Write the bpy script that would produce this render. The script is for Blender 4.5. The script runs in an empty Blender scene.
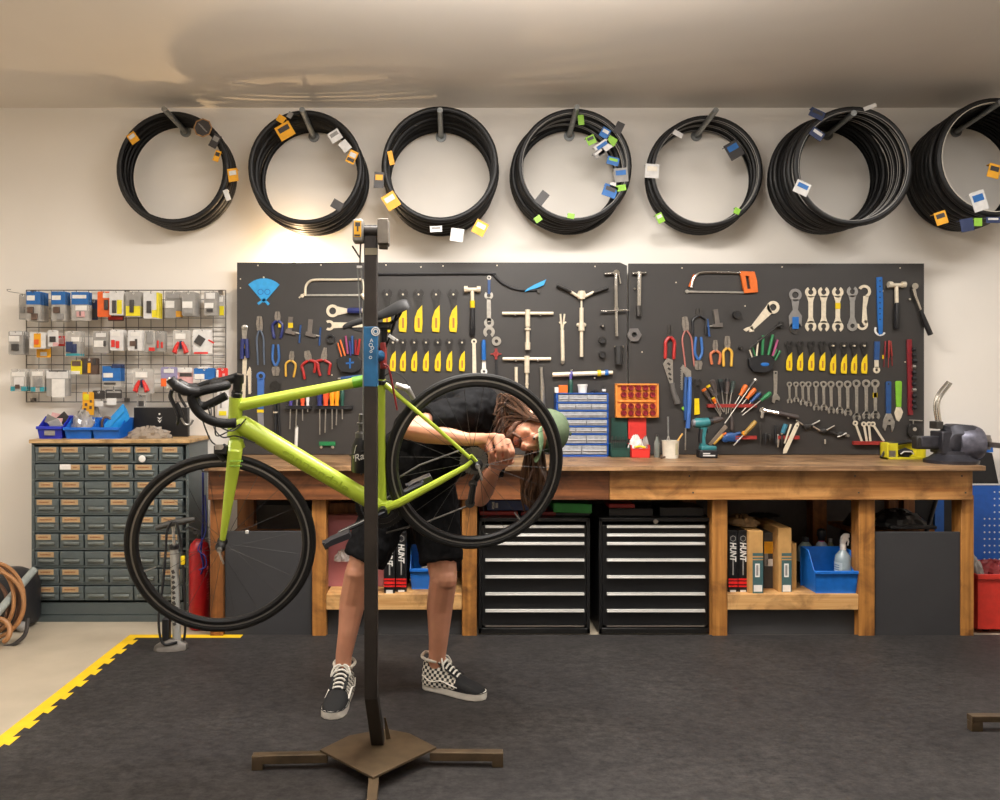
import bpy, bmesh, math, random
from mathutils import Vector, Matrix
R = random.Random(7)
SC = bpy.context.scene
COL = SC.collection
# ------------------------------------------------------------------ camera, world, lights, exposure
F, CX, CY, EYE = 810.0, 450.0, 385.0, 1.39      # focal length in pixels of a 1000x800 frame, principal point, eye height
cam = bpy.data.objects.new('camera', bpy.data.cameras.new('camera'))
COL.objects.link(cam)
cam.location = (0, 0, EYE)
cam.rotation_euler = (math.pi / 2, 0, 0)
cam.data.sensor_fit = 'HORIZONTAL'
cam.data.sensor_width = 36.0
cam.data.lens = 36.0 * F / 1000
cam.data.shift_x = (500 - CX) / 1000
cam.data.shift_y = (CY - 400) / 1000
cam.data.clip_start = 0.05
SC.camera = cam
w = bpy.data.worlds.new('world'); SC.world = w
w.use_nodes = True
w.node_tree.nodes['Background'].inputs[0].default_value = (1.0, 0.95, 0.88, 1)
w.node_tree.nodes['Background'].inputs[1].default_value = 0.05
SC.view_settings.view_transform = 'Standard'
SC.view_settings.look = 'None'
SC.view_settings.gamma = 1
SC.view_settings.use_curve_mapping = False
SC.view_settings.exposure = 0.0
SC.cycles.max_bounces = 7
SC.cycles.transparent_max_bounces = 16
SC.cycles.caustics_reflective = False
SC.cycles.caustics_refractive = False
SC.cycles.sample_clamp_indirect = 4.0

def area(name, loc, sx, sy, power, col, rot=(0, 0, 0), spread=180):
    l = bpy.data.lights.new(name, 'AREA'); l.shape = 'RECTANGLE'; l.size = sx; l.size_y = sy
    l.energy = power; l.color = col; l.spread = math.radians(spread)
    o = bpy.data.objects.new(name, l); COL.objects.link(o); o.location = loc; o.rotation_euler = rot
    return o
area('ceiling_lamp_or_fill', (0.35, 3.25, 3.08), 1.7, 0.35, 118, (1.0, 0.97, 0.935))
area('ceiling_lamp_or_fill', (-0.2, 1.0, 3.08), 2.6, 0.5, 58, (1.0, 0.97, 0.935))  # unseen fill light, added to brighten the front of the scene
area('ceiling_lamp_or_fill', (3.0, 3.1, 3.08), 1.2, 0.3, 48, (1.0, 0.975, 0.945))
area('ceiling_lamp_or_fill', (-2.6, 2.6, 3.08), 1.2, 0.3, 40, (1.0, 0.965, 0.92))
area('pendant_uplight', (0.3, 2.5, 2.72), 1.9, 0.3, 135, (1.0, 0.955, 0.91), (math.pi, 0, 0))
BULB = 2000.0                                       # the bare bulb behind the tool board

# ------------------------------------------------------------------ materials
def lin(h):
    h = h.lstrip('#')
    o = []
    for i in (0, 2, 4):
        c = int(h[i:i + 2], 16) / 255
        o.append(c / 12.92 if c <= 0.04045 else ((c + 0.055) / 1.055) ** 2.4)
    return (*o, 1)
MATS = {}
def nn(nt, t, **kw):
    n = nt.nodes.new(t)
    for k, v in kw.items(): setattr(n, k, v)
    return n
def mat(name, hexc, rough=0.5, metal=0.0, var=0.12, scale=30.0, bump=0.0, bscale=None, alpha=1.0, hex2=None, stretch=None, emit=0, trans=0, coat=0, detail=4, spec=0.5):
    """Principled surface whose colour wanders between two tones by a noise in object space."""
    if name in MATS: return MATS[name]
    m = bpy.data.materials.new(name); m.use_nodes = True
    nt = m.node_tree; b = nt.nodes['Principled BSDF']
    b.inputs['Roughness'].default_value = rough; b.inputs['Metallic'].default_value = metal
    c = lin(hexc)
    tc = nn(nt, 'ShaderNodeTexCoord'); src = tc.outputs['Object']
    if stretch:
        mp = nn(nt, 'ShaderNodeMapping'); mp.inputs['Scale'].default_value = stretch
        nt.links.new(src, mp.inputs['Vector']); src = mp.outputs['Vector']
    no = nn(nt, 'ShaderNodeTexNoise'); no.inputs['Scale'].default_value = scale; no.inputs['Detail'].default_value = detail
    nt.links.new(src, no.inputs['Vector'])
    ra = nn(nt, 'ShaderNodeValToRGB')
    c2 = lin(hex2) if hex2 else tuple(x * (1 - var) for x in c[:3]) + (1,)
    c1 = c if hex2 else tuple(min(1, x * (1 + var * 0.6)) for x in c[:3]) + (1,)
    ra.color_ramp.elements[0].position = 0.3; ra.color_ramp.elements[1].position = 0.7
    ra.color_ramp.elements[0].color = c2; ra.color_ramp.elements[1].color = c1
    nt.links.new(no.outputs['Fac'], ra.inputs['Fac']); nt.links.new(ra.outputs['Color'], b.inputs['Base Color'])
    if bump:
        n2 = nn(nt, 'ShaderNodeTexNoise'); n2.inputs['Scale'].default_value = bscale or scale * 3
        nt.links.new(src, n2.inputs['Vector'])
        bp = nn(nt, 'ShaderNodeBump'); bp.inputs['Strength'].default_value = bump; bp.inputs['Distance'].default_value = 0.002
        nt.links.new(n2.outputs['Fac'], bp.inputs['Height']); nt.links.new(bp.outputs['Normal'], b.inputs['Normal'])
    b.inputs['Specular IOR Level'].default_value = spec
    if emit:
        b.inputs['Emission Color'].default_value = c; b.inputs['Emission Strength'].default_value = emit
    if trans: b.inputs['Transmission Weight'].default_value = trans
    if coat: b.inputs['Coat Weight'].default_value = coat
    if alpha < 1: b.inputs['Alpha'].default_value = alpha
    MATS[name] = m
    return m
def wood(name, dark, light, axis='x', scale=9.0, rough=0.55, knots=True):
    m = mat(name, light, rough, 0, scale=scale, hex2=dark, bump=0.25, stretch={'x': (0.55, 11, 11), 'y': (11, 0.55, 11), 'z': (11, 11, 0.55)}[axis], detail=12)
    nt = m.node_tree; b = nt.nodes['Principled BSDF']
    if knots:
        col = b.inputs['Base Color'].links[0].from_socket
        tc = nn(nt, 'ShaderNodeTexCoord'); vo = nn(nt, 'ShaderNodeTexNoise'); vo.inputs['Scale'].default_value = 4.5; vo.inputs['Detail'].default_value = 9; vo.inputs['Roughness'].default_value = 0.62; vo.inputs['Distortion'].default_value = 0.8
        nt.links.new(tc.outputs['Object'], vo.inputs['Vector'])
        ra = nn(nt, 'ShaderNodeValToRGB'); ra.color_ramp.elements[0].position = 0.34; ra.color_ramp.elements[1].position = 0.54
        ra.color_ramp.elements[0].color = (0.28, 0.24, 0.20, 1); ra.color_ramp.elements[1].color = (1, 1, 1, 1)
        nt.links.new(vo.outputs['Fac'], ra.inputs['Fac'])
        mx = nn(nt, 'ShaderNodeMix', data_type='RGBA', blend_type='MULTIPLY'); mx.inputs['Factor'].default_value = 0.8
        nt.links.new(col, mx.inputs['A']); nt.links.new(ra.outputs['Color'], mx.inputs['B']); nt.links.new(mx.outputs['Result'], b.inputs['Base Color'])
    return m
def clear(name, hexc, fac=0.35, rough=0.15):
    """thin clear plastic: part see-through, part glossy sheet"""
    m = mat(name, hexc, rough)
    nt = m.node_tree; b = nt.nodes['Principled BSDF']; out = nt.nodes['Material Output']
    tr = nn(nt, 'ShaderNodeBsdfTransparent'); mx = nn(nt, 'ShaderNodeMixShader'); mx.inputs[0].default_value = fac
    nt.links.new(tr.outputs[0], mx.inputs[1]); nt.links.new(b.outputs[0], mx.inputs[2]); nt.links.new(mx.outputs[0], out.inputs[0])
    return m

STEEL = mat('brushed_steel', '#b9b4ab', 0.34, 0.85, 0.2, 60)
CHROME = mat('chrome', '#d2cec6', 0.18, 0.95, 0.06)
BRASSY = mat('pale_steel', '#e2d5bd', 0.42, 0.28, 0.12, 50)
GALV = mat('galvanised_steel', '#8f918f', 0.45, 0.7, 0.25, 60)
DKSTEEL = mat('dark_steel', '#4a4744', 0.42, 0.6, 0.3, 60)
BLACK = mat('black_plastic', '#17171a', 0.45)
RUBBER = mat('black_rubber', '#151414', 0.6, 0, 0.25, 60, 0.2, spec=.3)
GREY = mat('grey_plastic', '#77757a', 0.5)
WHITE = mat('white_card', '#e6e2db', 0.6)
YEL = mat('yellow_plastic', '#e0bf0e', 0.4)
BLUE = mat('blue_plastic', '#165fa8', 0.42)
NAVY = mat('navy_plastic', '#232c66', 0.42)
TEAL = mat('teal_plastic', '#2b6f86', 0.45)
REDP = mat('red_plastic', '#a3201d', 0.42)
ORG = mat('orange_plastic', '#d9681e', 0.42)
GRN = mat('green_plastic', '#19703f', 0.45)
LIME = mat('lime_plastic', '#78b32d', 0.45)
DGRN = mat('dark_green_plastic', '#14463a', 0.5)
PURP = mat('purple_plastic', '#433a86', 0.45)
PINK = mat('pink_plastic', '#973f68', 0.5)
SKYB = mat('sky_blue_plastic', '#2f9ad6', 0.45)
MAROON = mat('maroon_plastic', '#7a1620', 0.4)
CREAM = mat('cream_plastic', '#d8cdb4', 0.55)
BRICKR = mat('brick_red_metal', '#8e2b26', 0.45)
DBLUE = mat('enamel_blue', '#20477c', 0.4)
BROWN = mat('brown_card', '#a1794d', 0.7)
CLEARP = clear('clear_plastic', '#d9d6cf', 0.42)

# ------------------------------------------------------------------ geometry
def P(px, py, d):
    return Vector(((px - CX) / F * d, d, EYE - (py - CY) / F * d))
def mpp(d): return d / F                          # metres per photo pixel at depth d
def frame_of(ax):
    ax = Vector(ax).normalized()
    t = Vector((0, 0, 1)) if abs(ax.z) < 0.9 else Vector((1, 0, 0))
    u = ax.cross(t).normalized()
    return u, ax.cross(u).normalized(), ax

class MB:
    """collects shapes into one mesh; Y is the plane flat tools lie on, T an in-plane placement"""
    def __init__(s, Y=None):
        s.v = []; s.f = []; s.mi = []; s.m = 0; s.Y = Y; s.T = None; s.M = None
    def at(s, ox, oy, rot=0, sc=1.0):
        a = math.radians(rot); s.T = (ox, oy, math.cos(a) * sc, math.sin(a) * sc); return s
    def mat(s, i): s.m = i; return s
    def add(s, vs, fs):
        o = len(s.v)
        if s.M is not None: vs = [s.M @ Vector(v) for v in vs]
        s.v += [tuple(v) for v in vs]; s.f += [tuple(i + o for i in f) for f in fs]; s.mi += [s.m] * len(fs); return s
    # -- plain 3-D
    def box(s, c, d, rot=None):
        hx, hy, hz = d[0] / 2, d[1] / 2, d[2] / 2
        vs = [Vector((x, y, z)) for x in (-hx, hx) for y in (-hy, hy) for z in (-hz, hz)]
        if rot is not None: vs = [rot @ v for v in vs]
        c = Vector(c)
        return s.add([v + c for v in vs], [(0, 1, 3, 2), (4, 6, 7, 5), (0, 4, 5, 1), (2, 3, 7, 6), (0, 2, 6, 4), (1, 5, 7, 3)])
    def bx(s, x0, x1, y0, y1, z0, z1): return s.box(((x0 + x1) / 2, (y0 + y1) / 2, (z0 + z1) / 2), (x1 - x0, y1 - y0, z1 - z0))
    def tube(s, pts, r, n=8, closed=False, flat=1.0, caps=True):
        pts = [Vector(p) for p in pts]; k = len(pts)
        rs = r if isinstance(r, (list, tuple)) else [r] * k
        vs = []; fs = []; u = None
        for i, p in enumerate(pts):
            a = pts[(i - 1) % k] if closed or i else p; b = pts[(i + 1) % k] if closed or i < k - 1 else p
            t = (b - a)
            t = t.normalized() if t.length > 1e-9 else Vector((0, 0, 1))
            if u is None: u = frame_of(t)[0]
            else:
                u = u - t * u.dot(t); u = u.normalized() if u.length > 1e-6 else frame_of(t)[0]
            v = t.cross(u)
            for j in range(n):
                q = 2 * math.pi * j / n
                vs.append(p + u * (math.cos(q) * rs[i]) + v * (math.sin(q) * rs[i] * flat))
        for i in range(k if closed else k - 1):
            i2 = (i + 1) % k
            for j in range(n):
                j2 = (j + 1) % n
                fs.append((i * n + j, i2 * n + j, i2 * n + j2, i * n + j2))
        if not closed and caps:
            fs.append(tuple(range(n))); fs.append(tuple(range((k - 1) * n + n - 1, (k - 1) * n - 1, -1)))
        return s.add(vs, fs)
    def lathe(s, o, ax, prof, n=20, closed=False, a0=0, a1=360):
        """prof: (radius, height along axis); closed joins the profile to itself"""
        u, v, w_ = frame_of(ax); o = Vector(o); k = len(prof); vs = []; fs = []
        full = a1 - a0 >= 360; m = n if full else n + 1
        for i in range(m):
            q = math.radians(a0 + (a1 - a0) * i / n)
            e = u * math.cos(q) + v * math.sin(q)
            for r_, h in prof: vs.append(o + e * r_ + w_ * h)
        for i in range(n):
            i2 = (i + 1) % m
            for j in range(k if closed else k - 1):
                j2 = (j + 1) % k
                fs.append((i * k + j, i2 * k + j, i2 * k + j2, i * k + j2))
        if not closed and full:
            if prof[0][0] > 1e-5: fs.append(tuple(i * k for i in range(m)))
            if prof[-1][0] > 1e-5: fs.append(tuple(i * k + k - 1 for i in reversed(range(m))))
        return s.add(vs, fs)
    def cyl(s, a, b, r, n=16, r2=None):
        a = Vector(a); b = Vector(b)
        return s.lathe(a, b - a, [(r, 0), (r if r2 is None else r2, (b - a).length)], n)
    def torus(s, o, ax, Rr, r, n=32, k=8, flat=1.0):
        return s.lathe(o, ax, [(Rr + r * math.cos(2 * math.pi * j / k), r * flat * math.sin(2 * math.pi * j / k)) for j in range(k)], n, closed=True)
    def ball(s, c, r, n=12, rot=None):
        rx, ry, rz = (r, r, r) if not isinstance(r, (tuple, list)) else r
        c = Vector(c); vs = []; fs = []; k = n // 2
        for i in range(1, k):
            th = math.pi * i / k
            for j in range(n):
                q = 2 * math.pi * j / n
                vs.append(Vector((rx * math.sin(th) * math.cos(q), ry * math.sin(th) * math.sin(q), rz * math.cos(th))))
        vs += [Vector((0, 0, rz)), Vector((0, 0, -rz))]
        for i in range(k - 2):
            for j in range(n):
                j2 = (j + 1) % n; fs.append((i * n + j, (i + 1) * n + j, (i + 1) * n + j2, i * n + j2))
        for j in range(n):
            j2 = (j + 1) % n
            fs.append((len(vs) - 2, j, j2)); fs.append((len(vs) - 1, (k - 2) * n + j2, (k - 2) * n + j))
        if rot is not None: vs = [rot @ v for v in vs]
        return s.add([v + c for v in vs], fs)
    def loft(s, rings, caps=True):
        n = len(rings[0]); vs = [p for r_ in rings for p in r_]; fs = []
        for i in range(len(rings) - 1):
            for j in range(n):
                j2 = (j + 1) % n; fs.append((i * n + j, i * n + j2, (i + 1) * n + j2, (i + 1) * n + j))
        if caps: fs.append(tuple(reversed(range(n)))); fs.append(tuple(range((len(rings) - 1) * n, len(rings) * n)))
        return s.add(vs, fs)
    def slab(s, pts, vec):
        """polygon of 3-D points pushed along vec"""
        n = len(pts); vec = Vector(vec); vs = [Vector(p) for p in pts] + [Vector(p) + vec for p in pts]
        fs = [tuple(range(n)), tuple(reversed(range(n, 2 * n)))] + [(i, i + n, (i + 1) % n + n, (i + 1) % n) for i in range(n)]
        return s.add(vs, fs)
    # -- flat things against the plane Y, in photo pixels
    def q(s, x, y, off=0.0):
        if s.T: ox, oy, c, sn = s.T; x, y = ox + x * c - y * sn, oy + x * sn + y * c
        p = P(x, y, s.Y); p.y -= off; return p
    def px(s, r): return r * mpp(s.Y) * (math.hypot(s.T[2], s.T[3]) if s.T else 1)
    def poly(s, pts, th=0.004, off=0.001): return s.slab([s.q(x, y, off) for x, y in pts], (0, -th, 0))
    def bar(s, x0, y0, x1, y1, w0, w1=None, th=0.004, off=0.001):
        w1 = w0 if w1 is None else w1; L = math.hypot(x1 - x0, y1 - y0) or 1; nx, ny = -(y1 - y0) / L / 2, (x1 - x0) / L / 2
        return s.poly([(x0 + nx * w0, y0 + ny * w0), (x1 + nx * w1, y1 + ny * w1), (x1 - nx * w1, y1 - ny * w1), (x0 - nx * w0, y0 - ny * w0)], th, off)
    def ring(s, cx, cy, ro, ri, th=0.004, a0=0, a1=360, off=0.001, n=20):
        """flat ring or, with a gap, an open jaw; angles anticlockwise from the right"""
        k = n; full = a1 - a0 >= 360; m = k if full else k + 1; vs = []; fs = []
        for i in range(m):
            q = math.radians(a0 + (a1 - a0) * i / k); c, sn = math.cos(q), -math.sin(q)
            for r_, o in ((ri, off), (ro, off), (ro, off + th), (ri, off + th)): vs.append(s.q(cx + r_ * c, cy + r_ * sn, o))
        for i in range(k):
            i2 = (i + 1) % m
            for j in range(4): fs.append((i * 4 + j, i2 * 4 + j, i2 * 4 + (j + 1) % 4, i * 4 + (j + 1) % 4))
        if not full: fs += [(0, 1, 2, 3), (k * 4 + 3, k * 4 + 2, k * 4 + 1, k * 4)]
        return s.add(vs, fs)
    def rod(s, pts, r, off=0.001, n=8, flat=1.0):
        """round bar through pixel points; r in pixels, one or one per point"""
        rs = [s.px(a) for a in (r if isinstance(r, (list, tuple)) else [r] * len(pts))]; o = off + max(rs)
        return s.tube([s.q(x, y, o) for x, y in pts], rs, n, flat=flat)
    def disc(s, cx, cy, r, th=0.01, off=0.001, n=16, r2=None):
        return s.lathe(s.q(cx, cy, off), (0, -1, 0), [(s.px(r), 0), (s.px(r if r2 is None else r2), th)], n)
    def blob(s, cx, cy, rx, ry, th, off=0.0, n=10): return s.ball(s.q(cx, cy, off + th / 2), (s.px(rx), th / 2, s.px(ry)), n)
    def plate(s, x0, y0, x1, y1, th=0.004, off=0.001): return s.poly([(x0, y0), (x1, y0), (x1, y1), (x0, y1)], th, off)

def wloc(o):
    v = Vector((0, 0, 0))
    while o is not None: v += o.location; o = o.parent
    return v
def link(name, mb, mats, parent=None, bevel=0, sharp=35, subsurf=0, origin=None):
    me = bpy.data.meshes.new(name)
    if parent is not None: off = wloc(parent)
    elif origin is not None: off = Vector(origin)
    else:
        xs, ys, zs = zip(*mb.v); off = Vector(((min(xs) + max(xs)) / 2, (min(ys) + max(ys)) / 2, min(zs)))
    me.from_pydata([tuple(Vector(v) - off) for v in mb.v], [], mb.f)
    mats = mats if isinstance(mats, (list, tuple)) else [mats]
    for m in mats: me.materials.append(m)
    me.polygons.foreach_set('material_index', mb.mi)
    bm = bmesh.new(); bm.from_mesh(me)
    bmesh.ops.recalc_face_normals(bm, faces=bm.faces)
    lim = math.radians(sharp)
    for e in bm.edges: e.smooth = len(e.link_faces) == 2 and e.calc_face_angle(0) < lim
    for f in bm.faces: f.smooth = True
    bm.to_mesh(me); bm.free(); me.update()
    o = bpy.data.objects.new(name, me); COL.objects.link(o)
    if parent is not None: o.parent = parent
    else: o.location = off
    if bevel:
        b = o.modifiers.new('bevel', 'BEVEL'); b.width = bevel; b.segments = 2; b.limit_method = 'ANGLE'
    if subsurf:
        b = o.modifiers.new('sub', 'SUBSURF'); b.levels = subsurf; b.render_levels = subsurf
    return o
def tag(o, label, cat, group=None):
    o['label'] = label; o['category'] = cat
    if group: o['group'] = group
    return o
def thing(name, label, cat, loc, group=None):
    o = bpy.data.objects.new(name, None); COL.objects.link(o); o.location = Vector(loc); o.empty_display_size = 0.03
    return tag(o, label, cat, group)
def solo(name, mb, mats, label, cat, group=None, **kw): return tag(link(name, mb, mats, **kw), label, cat, group)
def struct(name, mb, mats, **kw):
    o = link(name, mb, mats, **kw); o['kind'] = 'structure'; return o
def copy_tree(o, parent=None):
    c = o.copy(); COL.objects.link(c); c.parent = parent
    for ch in list(o.children): copy_tree(ch, c)
    return c
ORD = ['first', 'second', 'third', 'fourth', 'fifth', 'sixth', 'seventh', 'eighth', 'ninth', 'tenth', 'eleventh', 'twelfth']
def lettering(parent, s, loc, h, m, rot=(math.pi / 2, 0, 0), name='lettering', align='CENTER', squash=1.0, shear=0.0, bold=0.0):
    cu = bpy.data.curves.new(name, 'FONT'); cu.body = s; cu.size = h; cu.extrude = 0.0006; cu.offset = h * bold; cu.align_x = align; cu.align_y = 'CENTER'; cu.shear = shear
    t = bpy.data.objects.new('tmp', cu); COL.objects.link(t)
    bpy.context.view_layer.update()
    me = bpy.data.meshes.new_from_object(t.evaluated_get(bpy.context.evaluated_depsgraph_get()))
    bpy.data.objects.remove(t); bpy.data.curves.remove(cu)
    me.materials.clear(); me.materials.append(m); me.name = name
    o = bpy.data.objects.new(name, me); COL.objects.link(o); o.parent = parent
    o.location = Vector(loc) - wloc(parent); o.rotation_euler = rot; o.scale = (squash, 1, 1)
    return o
def arc(cx, cy, r, a0, a1, n=10, ry=None):
    ry = r if ry is None else ry
    return [(cx + r * math.cos(math.radians(a0 + (a1 - a0) * i / n)), cy - ry * math.sin(math.radians(a0 + (a1 - a0) * i / n))) for i in range(n + 1)]
def spline(pts, k=6):
    """Catmull-Rom through the points"""
    pts = [Vector(p) for p in pts]; o = []
    for i in range(len(pts) - 1):
        a = pts[max(i - 1, 0)]; b = pts[i]; c = pts[i + 1]; d = pts[min(i + 2, len(pts) - 1)]
        for j in range(k):
            t = j / k
            o.append(0.5 * ((2 * b) + (c - a) * t + (2 * a - 5 * b + 4 * c - d) * t * t + (3 * b - a - 3 * c + d) * t ** 3))
    return o + [pts[-1]]
# ------------------------------------------------------------------ the setting
WALL = 5.13; CEIL = 3.145; XL, XR, YB = -4.2, 4.9, -2.0
wallm = mat('wall_paint', '#efe8de', 0.75, 0, 0.03, 1.6, 0.12, 60)
ceilm = mat('ceiling_paint', '#e2dad0', 0.6, 0, 0.03, 2.0)
concm = mat('concrete', '#b3a691', 0.55, 0, 0.12, 3.5, 0.06, 40)
struct('wall_back', MB().bx(XL, XR, WALL, WALL + 0.12, -0.05, CEIL + 0.1), wallm)
struct('wall_left', MB().bx(XL - 0.12, XL, YB, WALL, -0.05, CEIL + 0.1), wallm)
struct('wall_right', MB().bx(XR, XR + 0.12, YB, WALL, -0.05, CEIL + 0.1), wallm)
struct('wall_front', MB().bx(XL, XR, YB - 0.12, YB, -0.05, CEIL + 0.1), wallm)
struct('ceiling', MB().bx(XL, XR, YB, WALL, CEIL, CEIL + 0.1), ceilm)
struct('floor', MB().bx(XL, XR, YB, WALL, -0.06, 0), concm)

# rubber mat: studded black sheet and its yellow jigsaw edge
rub = mat('mat_rubber', '#2f2d2c', 0.6, 0, scale=2.2, hex2='#242222', detail=10, spec=.3)
def _stud(m):
    nt = m.node_tree; b = nt.nodes['Principled BSDF']
    tc = nn(nt, 'ShaderNodeTexCoord'); mp = nn(nt, 'ShaderNodeMapping'); mp.inputs['Scale'].default_value = (34, 34, 34)
    vo = nn(nt, 'ShaderNodeTexVoronoi', feature='F1'); vo.inputs['Randomness'].default_value = 0.0; vo.inputs['Scale'].default_value = 1.0
    nt.links.new(tc.outputs['Object'], mp.inputs['Vector']); nt.links.new(mp.outputs['Vector'], vo.inputs['Vector'])
    ra = nn(nt, 'ShaderNodeValToRGB'); ra.color_ramp.elements[0].position = 0.3; ra.color_ramp.elements[1].position = 0.4
    ra.color_ramp.elements[0].color = (1, 1, 1, 1); ra.color_ramp.elements[1].color = (0, 0, 0, 1)
    nt.links.new(vo.outputs['Distance'], ra.inputs['Fac'])
    bp = nn(nt, 'ShaderNodeBump'); bp.inputs['Strength'].default_value = 1.0; bp.inputs['Distance'].default_value = 0.005
    nt.links.new(ra.outputs['Color'], bp.inputs['Height']); nt.links.new(bp.outputs['Normal'], b.inputs['Normal'])
    col = b.inputs['Base Color'].links[0].from_socket                     # scuffs in the rubber
    n2 = nn(nt, 'ShaderNodeTexNoise'); n2.inputs['Scale'].default_value = 34; n2.inputs['Detail'].default_value = 8; n2.inputs['Roughness'].default_value = 0.75
    mp2 = nn(nt, 'ShaderNodeMapping'); mp2.inputs['Scale'].default_value = (0.8, 1.2, 1); nt.links.new(tc.outputs['Object'], mp2.inputs['Vector']); nt.links.new(mp2.outputs['Vector'], n2.inputs['Vector'])
    r2 = nn(nt, 'ShaderNodeValToRGB'); r2.color_ramp.elements[0].position = 0.36; r2.color_ramp.elements[1].position = 0.66
    r2.color_ramp.elements[0].color = (0.45, 0.45, 0.45, 1); r2.color_ramp.elements[1].color = (1.9, 1.87, 1.82, 1)
    nt.links.new(n2.outputs['Fac'], r2.inputs['Fac'])
    mx = nn(nt, 'ShaderNodeMix', data_type='RGBA', blend_type='MULTIPLY'); mx.inputs['Factor'].default_value = 1
    nt.links.new(col, mx.inputs['A']); nt.links.new(r2.outputs['Color'], mx.inputs['B']); nt.links.new(mx.outputs['Result'], b.inputs['Base Color'])
_stud(rub)
MX, MYB, MT = -1.765, 4.465, 0.014
t = thing('rubber_floor_mat', 'black studded rubber floor mat with a yellow jigsaw edge under the bike stand', 'floor mat', (1.5, 2.5, 0))
pitch = 0.15; SW = 0.055
def teeth(a, b, base, tip):
    """dovetail outline along one side from a down to b"""
    o = []; y = a
    while y - pitch > b:
        o += [(base, y), (base, y - pitch * 0.30), (tip, y - pitch * 0.22), (tip, y - pitch * 0.78), (base, y - pitch * 0.70)]; y -= pitch
    return o + [(base, b)]
edge = teeth(MYB - SW, 0.2, MX + SW, MX + SW + 0.026)
XB = P(243, 640, MYB).x
sheet = [(XR - 0.1, 0.2), (XR - 0.1, MYB), (XB, MYB), (XB, MYB - SW), *edge]
link('rubber_sheet', MB().slab([(x, y, 0.0) for x, y in sheet], (0, 0, MT)), rub, t)
back = [(XB, MYB - SW), (XB, MYB), (MX, MYB), (MX, 0.2)] + edge[::-1]
link('yellow_edging', MB().slab([(x, y, 0.0) for x, y in back], (0, 0, MT)), mat('mat_yellow', '#eec21e', 0.5, 0, 0.1, 12), t)

# ------------------------------------------------------------------ work bench
BT = 0.956                                        # top of the worktop
BX0, BX1 = -1.315, 2.84                           # fascia ends
wtop = wood('worktop_wood', '#5f4632', '#b08a63', 'x', 5, 0.4)
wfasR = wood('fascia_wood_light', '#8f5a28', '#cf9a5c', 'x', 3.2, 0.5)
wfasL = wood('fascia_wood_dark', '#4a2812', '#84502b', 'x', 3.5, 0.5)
wleg = wood('leg_wood', '#82511f', '#b9803e', 'z', 4, 0.55)
wlegd = wood('leg_wood_dark', '#6b3c17', '#9d6430', 'z', 4, 0.55)
wshelf = wood('shelf_wood', '#b9854a', '#dcb076', 'x', 4, 0.55)
panm = mat('painted_board', '#303032', 0.6, 0, 0.12, 5, 0.1)
bench = thing('workbench', 'long rough wooden workbench with plank worktop below the black tool boards', 'workbench', (0.75, 4.7, 0))
YF = 4.40                                         # fascia face
mb = MB()
for k, (a, b_) in enumerate(((4.345, 4.52), (4.524, 4.72), (4.724, 4.92), (4.924, WALL - 0.005))):
    mb.bx(BX0 - 0.005, BX1 + 0.035 + 0.01 * (k % 2), a, b_, BT - 0.028, BT)
link('worktop', mb, wtop, bench, bevel=0.003)
zb = EYE - (500 - CY) / F * YF
XS = (609.5 - CX) / F * YF
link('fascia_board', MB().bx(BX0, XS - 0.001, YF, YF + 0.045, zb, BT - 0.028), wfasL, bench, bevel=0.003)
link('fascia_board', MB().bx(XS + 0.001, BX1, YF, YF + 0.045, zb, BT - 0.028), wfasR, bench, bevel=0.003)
YL = 4.445
def lx(p): return (p - CX) / F * YL
for a, b_, m in ((210, 223, wlegd), (312, 326, wleg), (462, 477, wleg), (712.5, 727.5, wleg), (859, 875, wleg), (961.5, 974, wleg)):
    link('leg', MB().bx(lx(a), lx(b_), YL, YL + 0.09, 0.0, zb + 0.02), m, bench, bevel=0.003)
    link('rear_leg', MB().bx(lx(a), lx(b_), WALL - 0.12, WALL - 0.03, 0.0, BT - 0.03), wlegd, bench, bevel=0.003)
def lz(py, d=YL): return EYE - (py - CY) / F * d
# shelves in the second and fifth bay
for a, b_ in ((326, 462), (727.5, 859)):
    link('shelf_front', MB().bx(lx(a) + 0.001, lx(b_) - 0.001, YL + 0.004, YL + 0.04, lz(610), lz(594.5)), wshelf, bench, bevel=0.002)
    link('shelf_board', MB().bx(lx(a) + 0.001, lx(b_) - 0.001, YL + 0.042, WALL - 0.13, lz(594.5) - 0.02, lz(594.5)), wshelf, bench)
    link('kick_panel', MB().bx(lx(a) + 0.001, lx(b_) - 0.001, YL + 0.05, YL + 0.065, 0.005, lz(610.5)), panm, bench)
SHELF = lz(594.5)
link('door_panel', MB().bx(lx(224), lx(312) - 0.001, YL + 0.02, YL + 0.038, 0.0, lz(532)), panm, bench, bevel=0.002)
link('door_panel', MB().bx(lx(875.5), lx(962) - 0.002, YL + 0.012, YL + 0.03, 0.006, lz(532.5)), panm, bench, bevel=0.002)
link('inner_shelf', MB().bx(lx(875), lx(962), YL + 0.25, WALL - 0.13, lz(532.5) - 0.05, lz(532.5) - 0.03), wlegd, bench)
mb = MB(); mb.bx(lx(224), lx(312), YL + 0.06, WALL - 0.13, lz(532) - 0.05, lz(532) - 0.03)
link('inner_shelf', mb, wlegd, bench)
link('back_panel', MB().bx(lx(223), lx(974), WALL - 0.025, WALL - 0.01, 0.02, BT - 0.05), mat('back_board', '#4b4543', 0.7), bench)
link('brace', MB().bx(lx(919), lx(929), 4.75, 4.8, lz(535), zb + 0.05), wlegd, bench)
link('brace', MB().bx(lx(237), lx(246), 4.62, 4.68, lz(532), zb + 0.05), wlegd, bench)
link('strap_hook', MB().tube([(lx(210) + .004, YL + .05, BT - .05), (P(203, 0, 4.53).x - .004, YL + .085, BT - .05), (P(203, 0, 4.53).x - .008, YL + .085, BT - .035)], .004, 8), DKSTEEL, bench)
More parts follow.
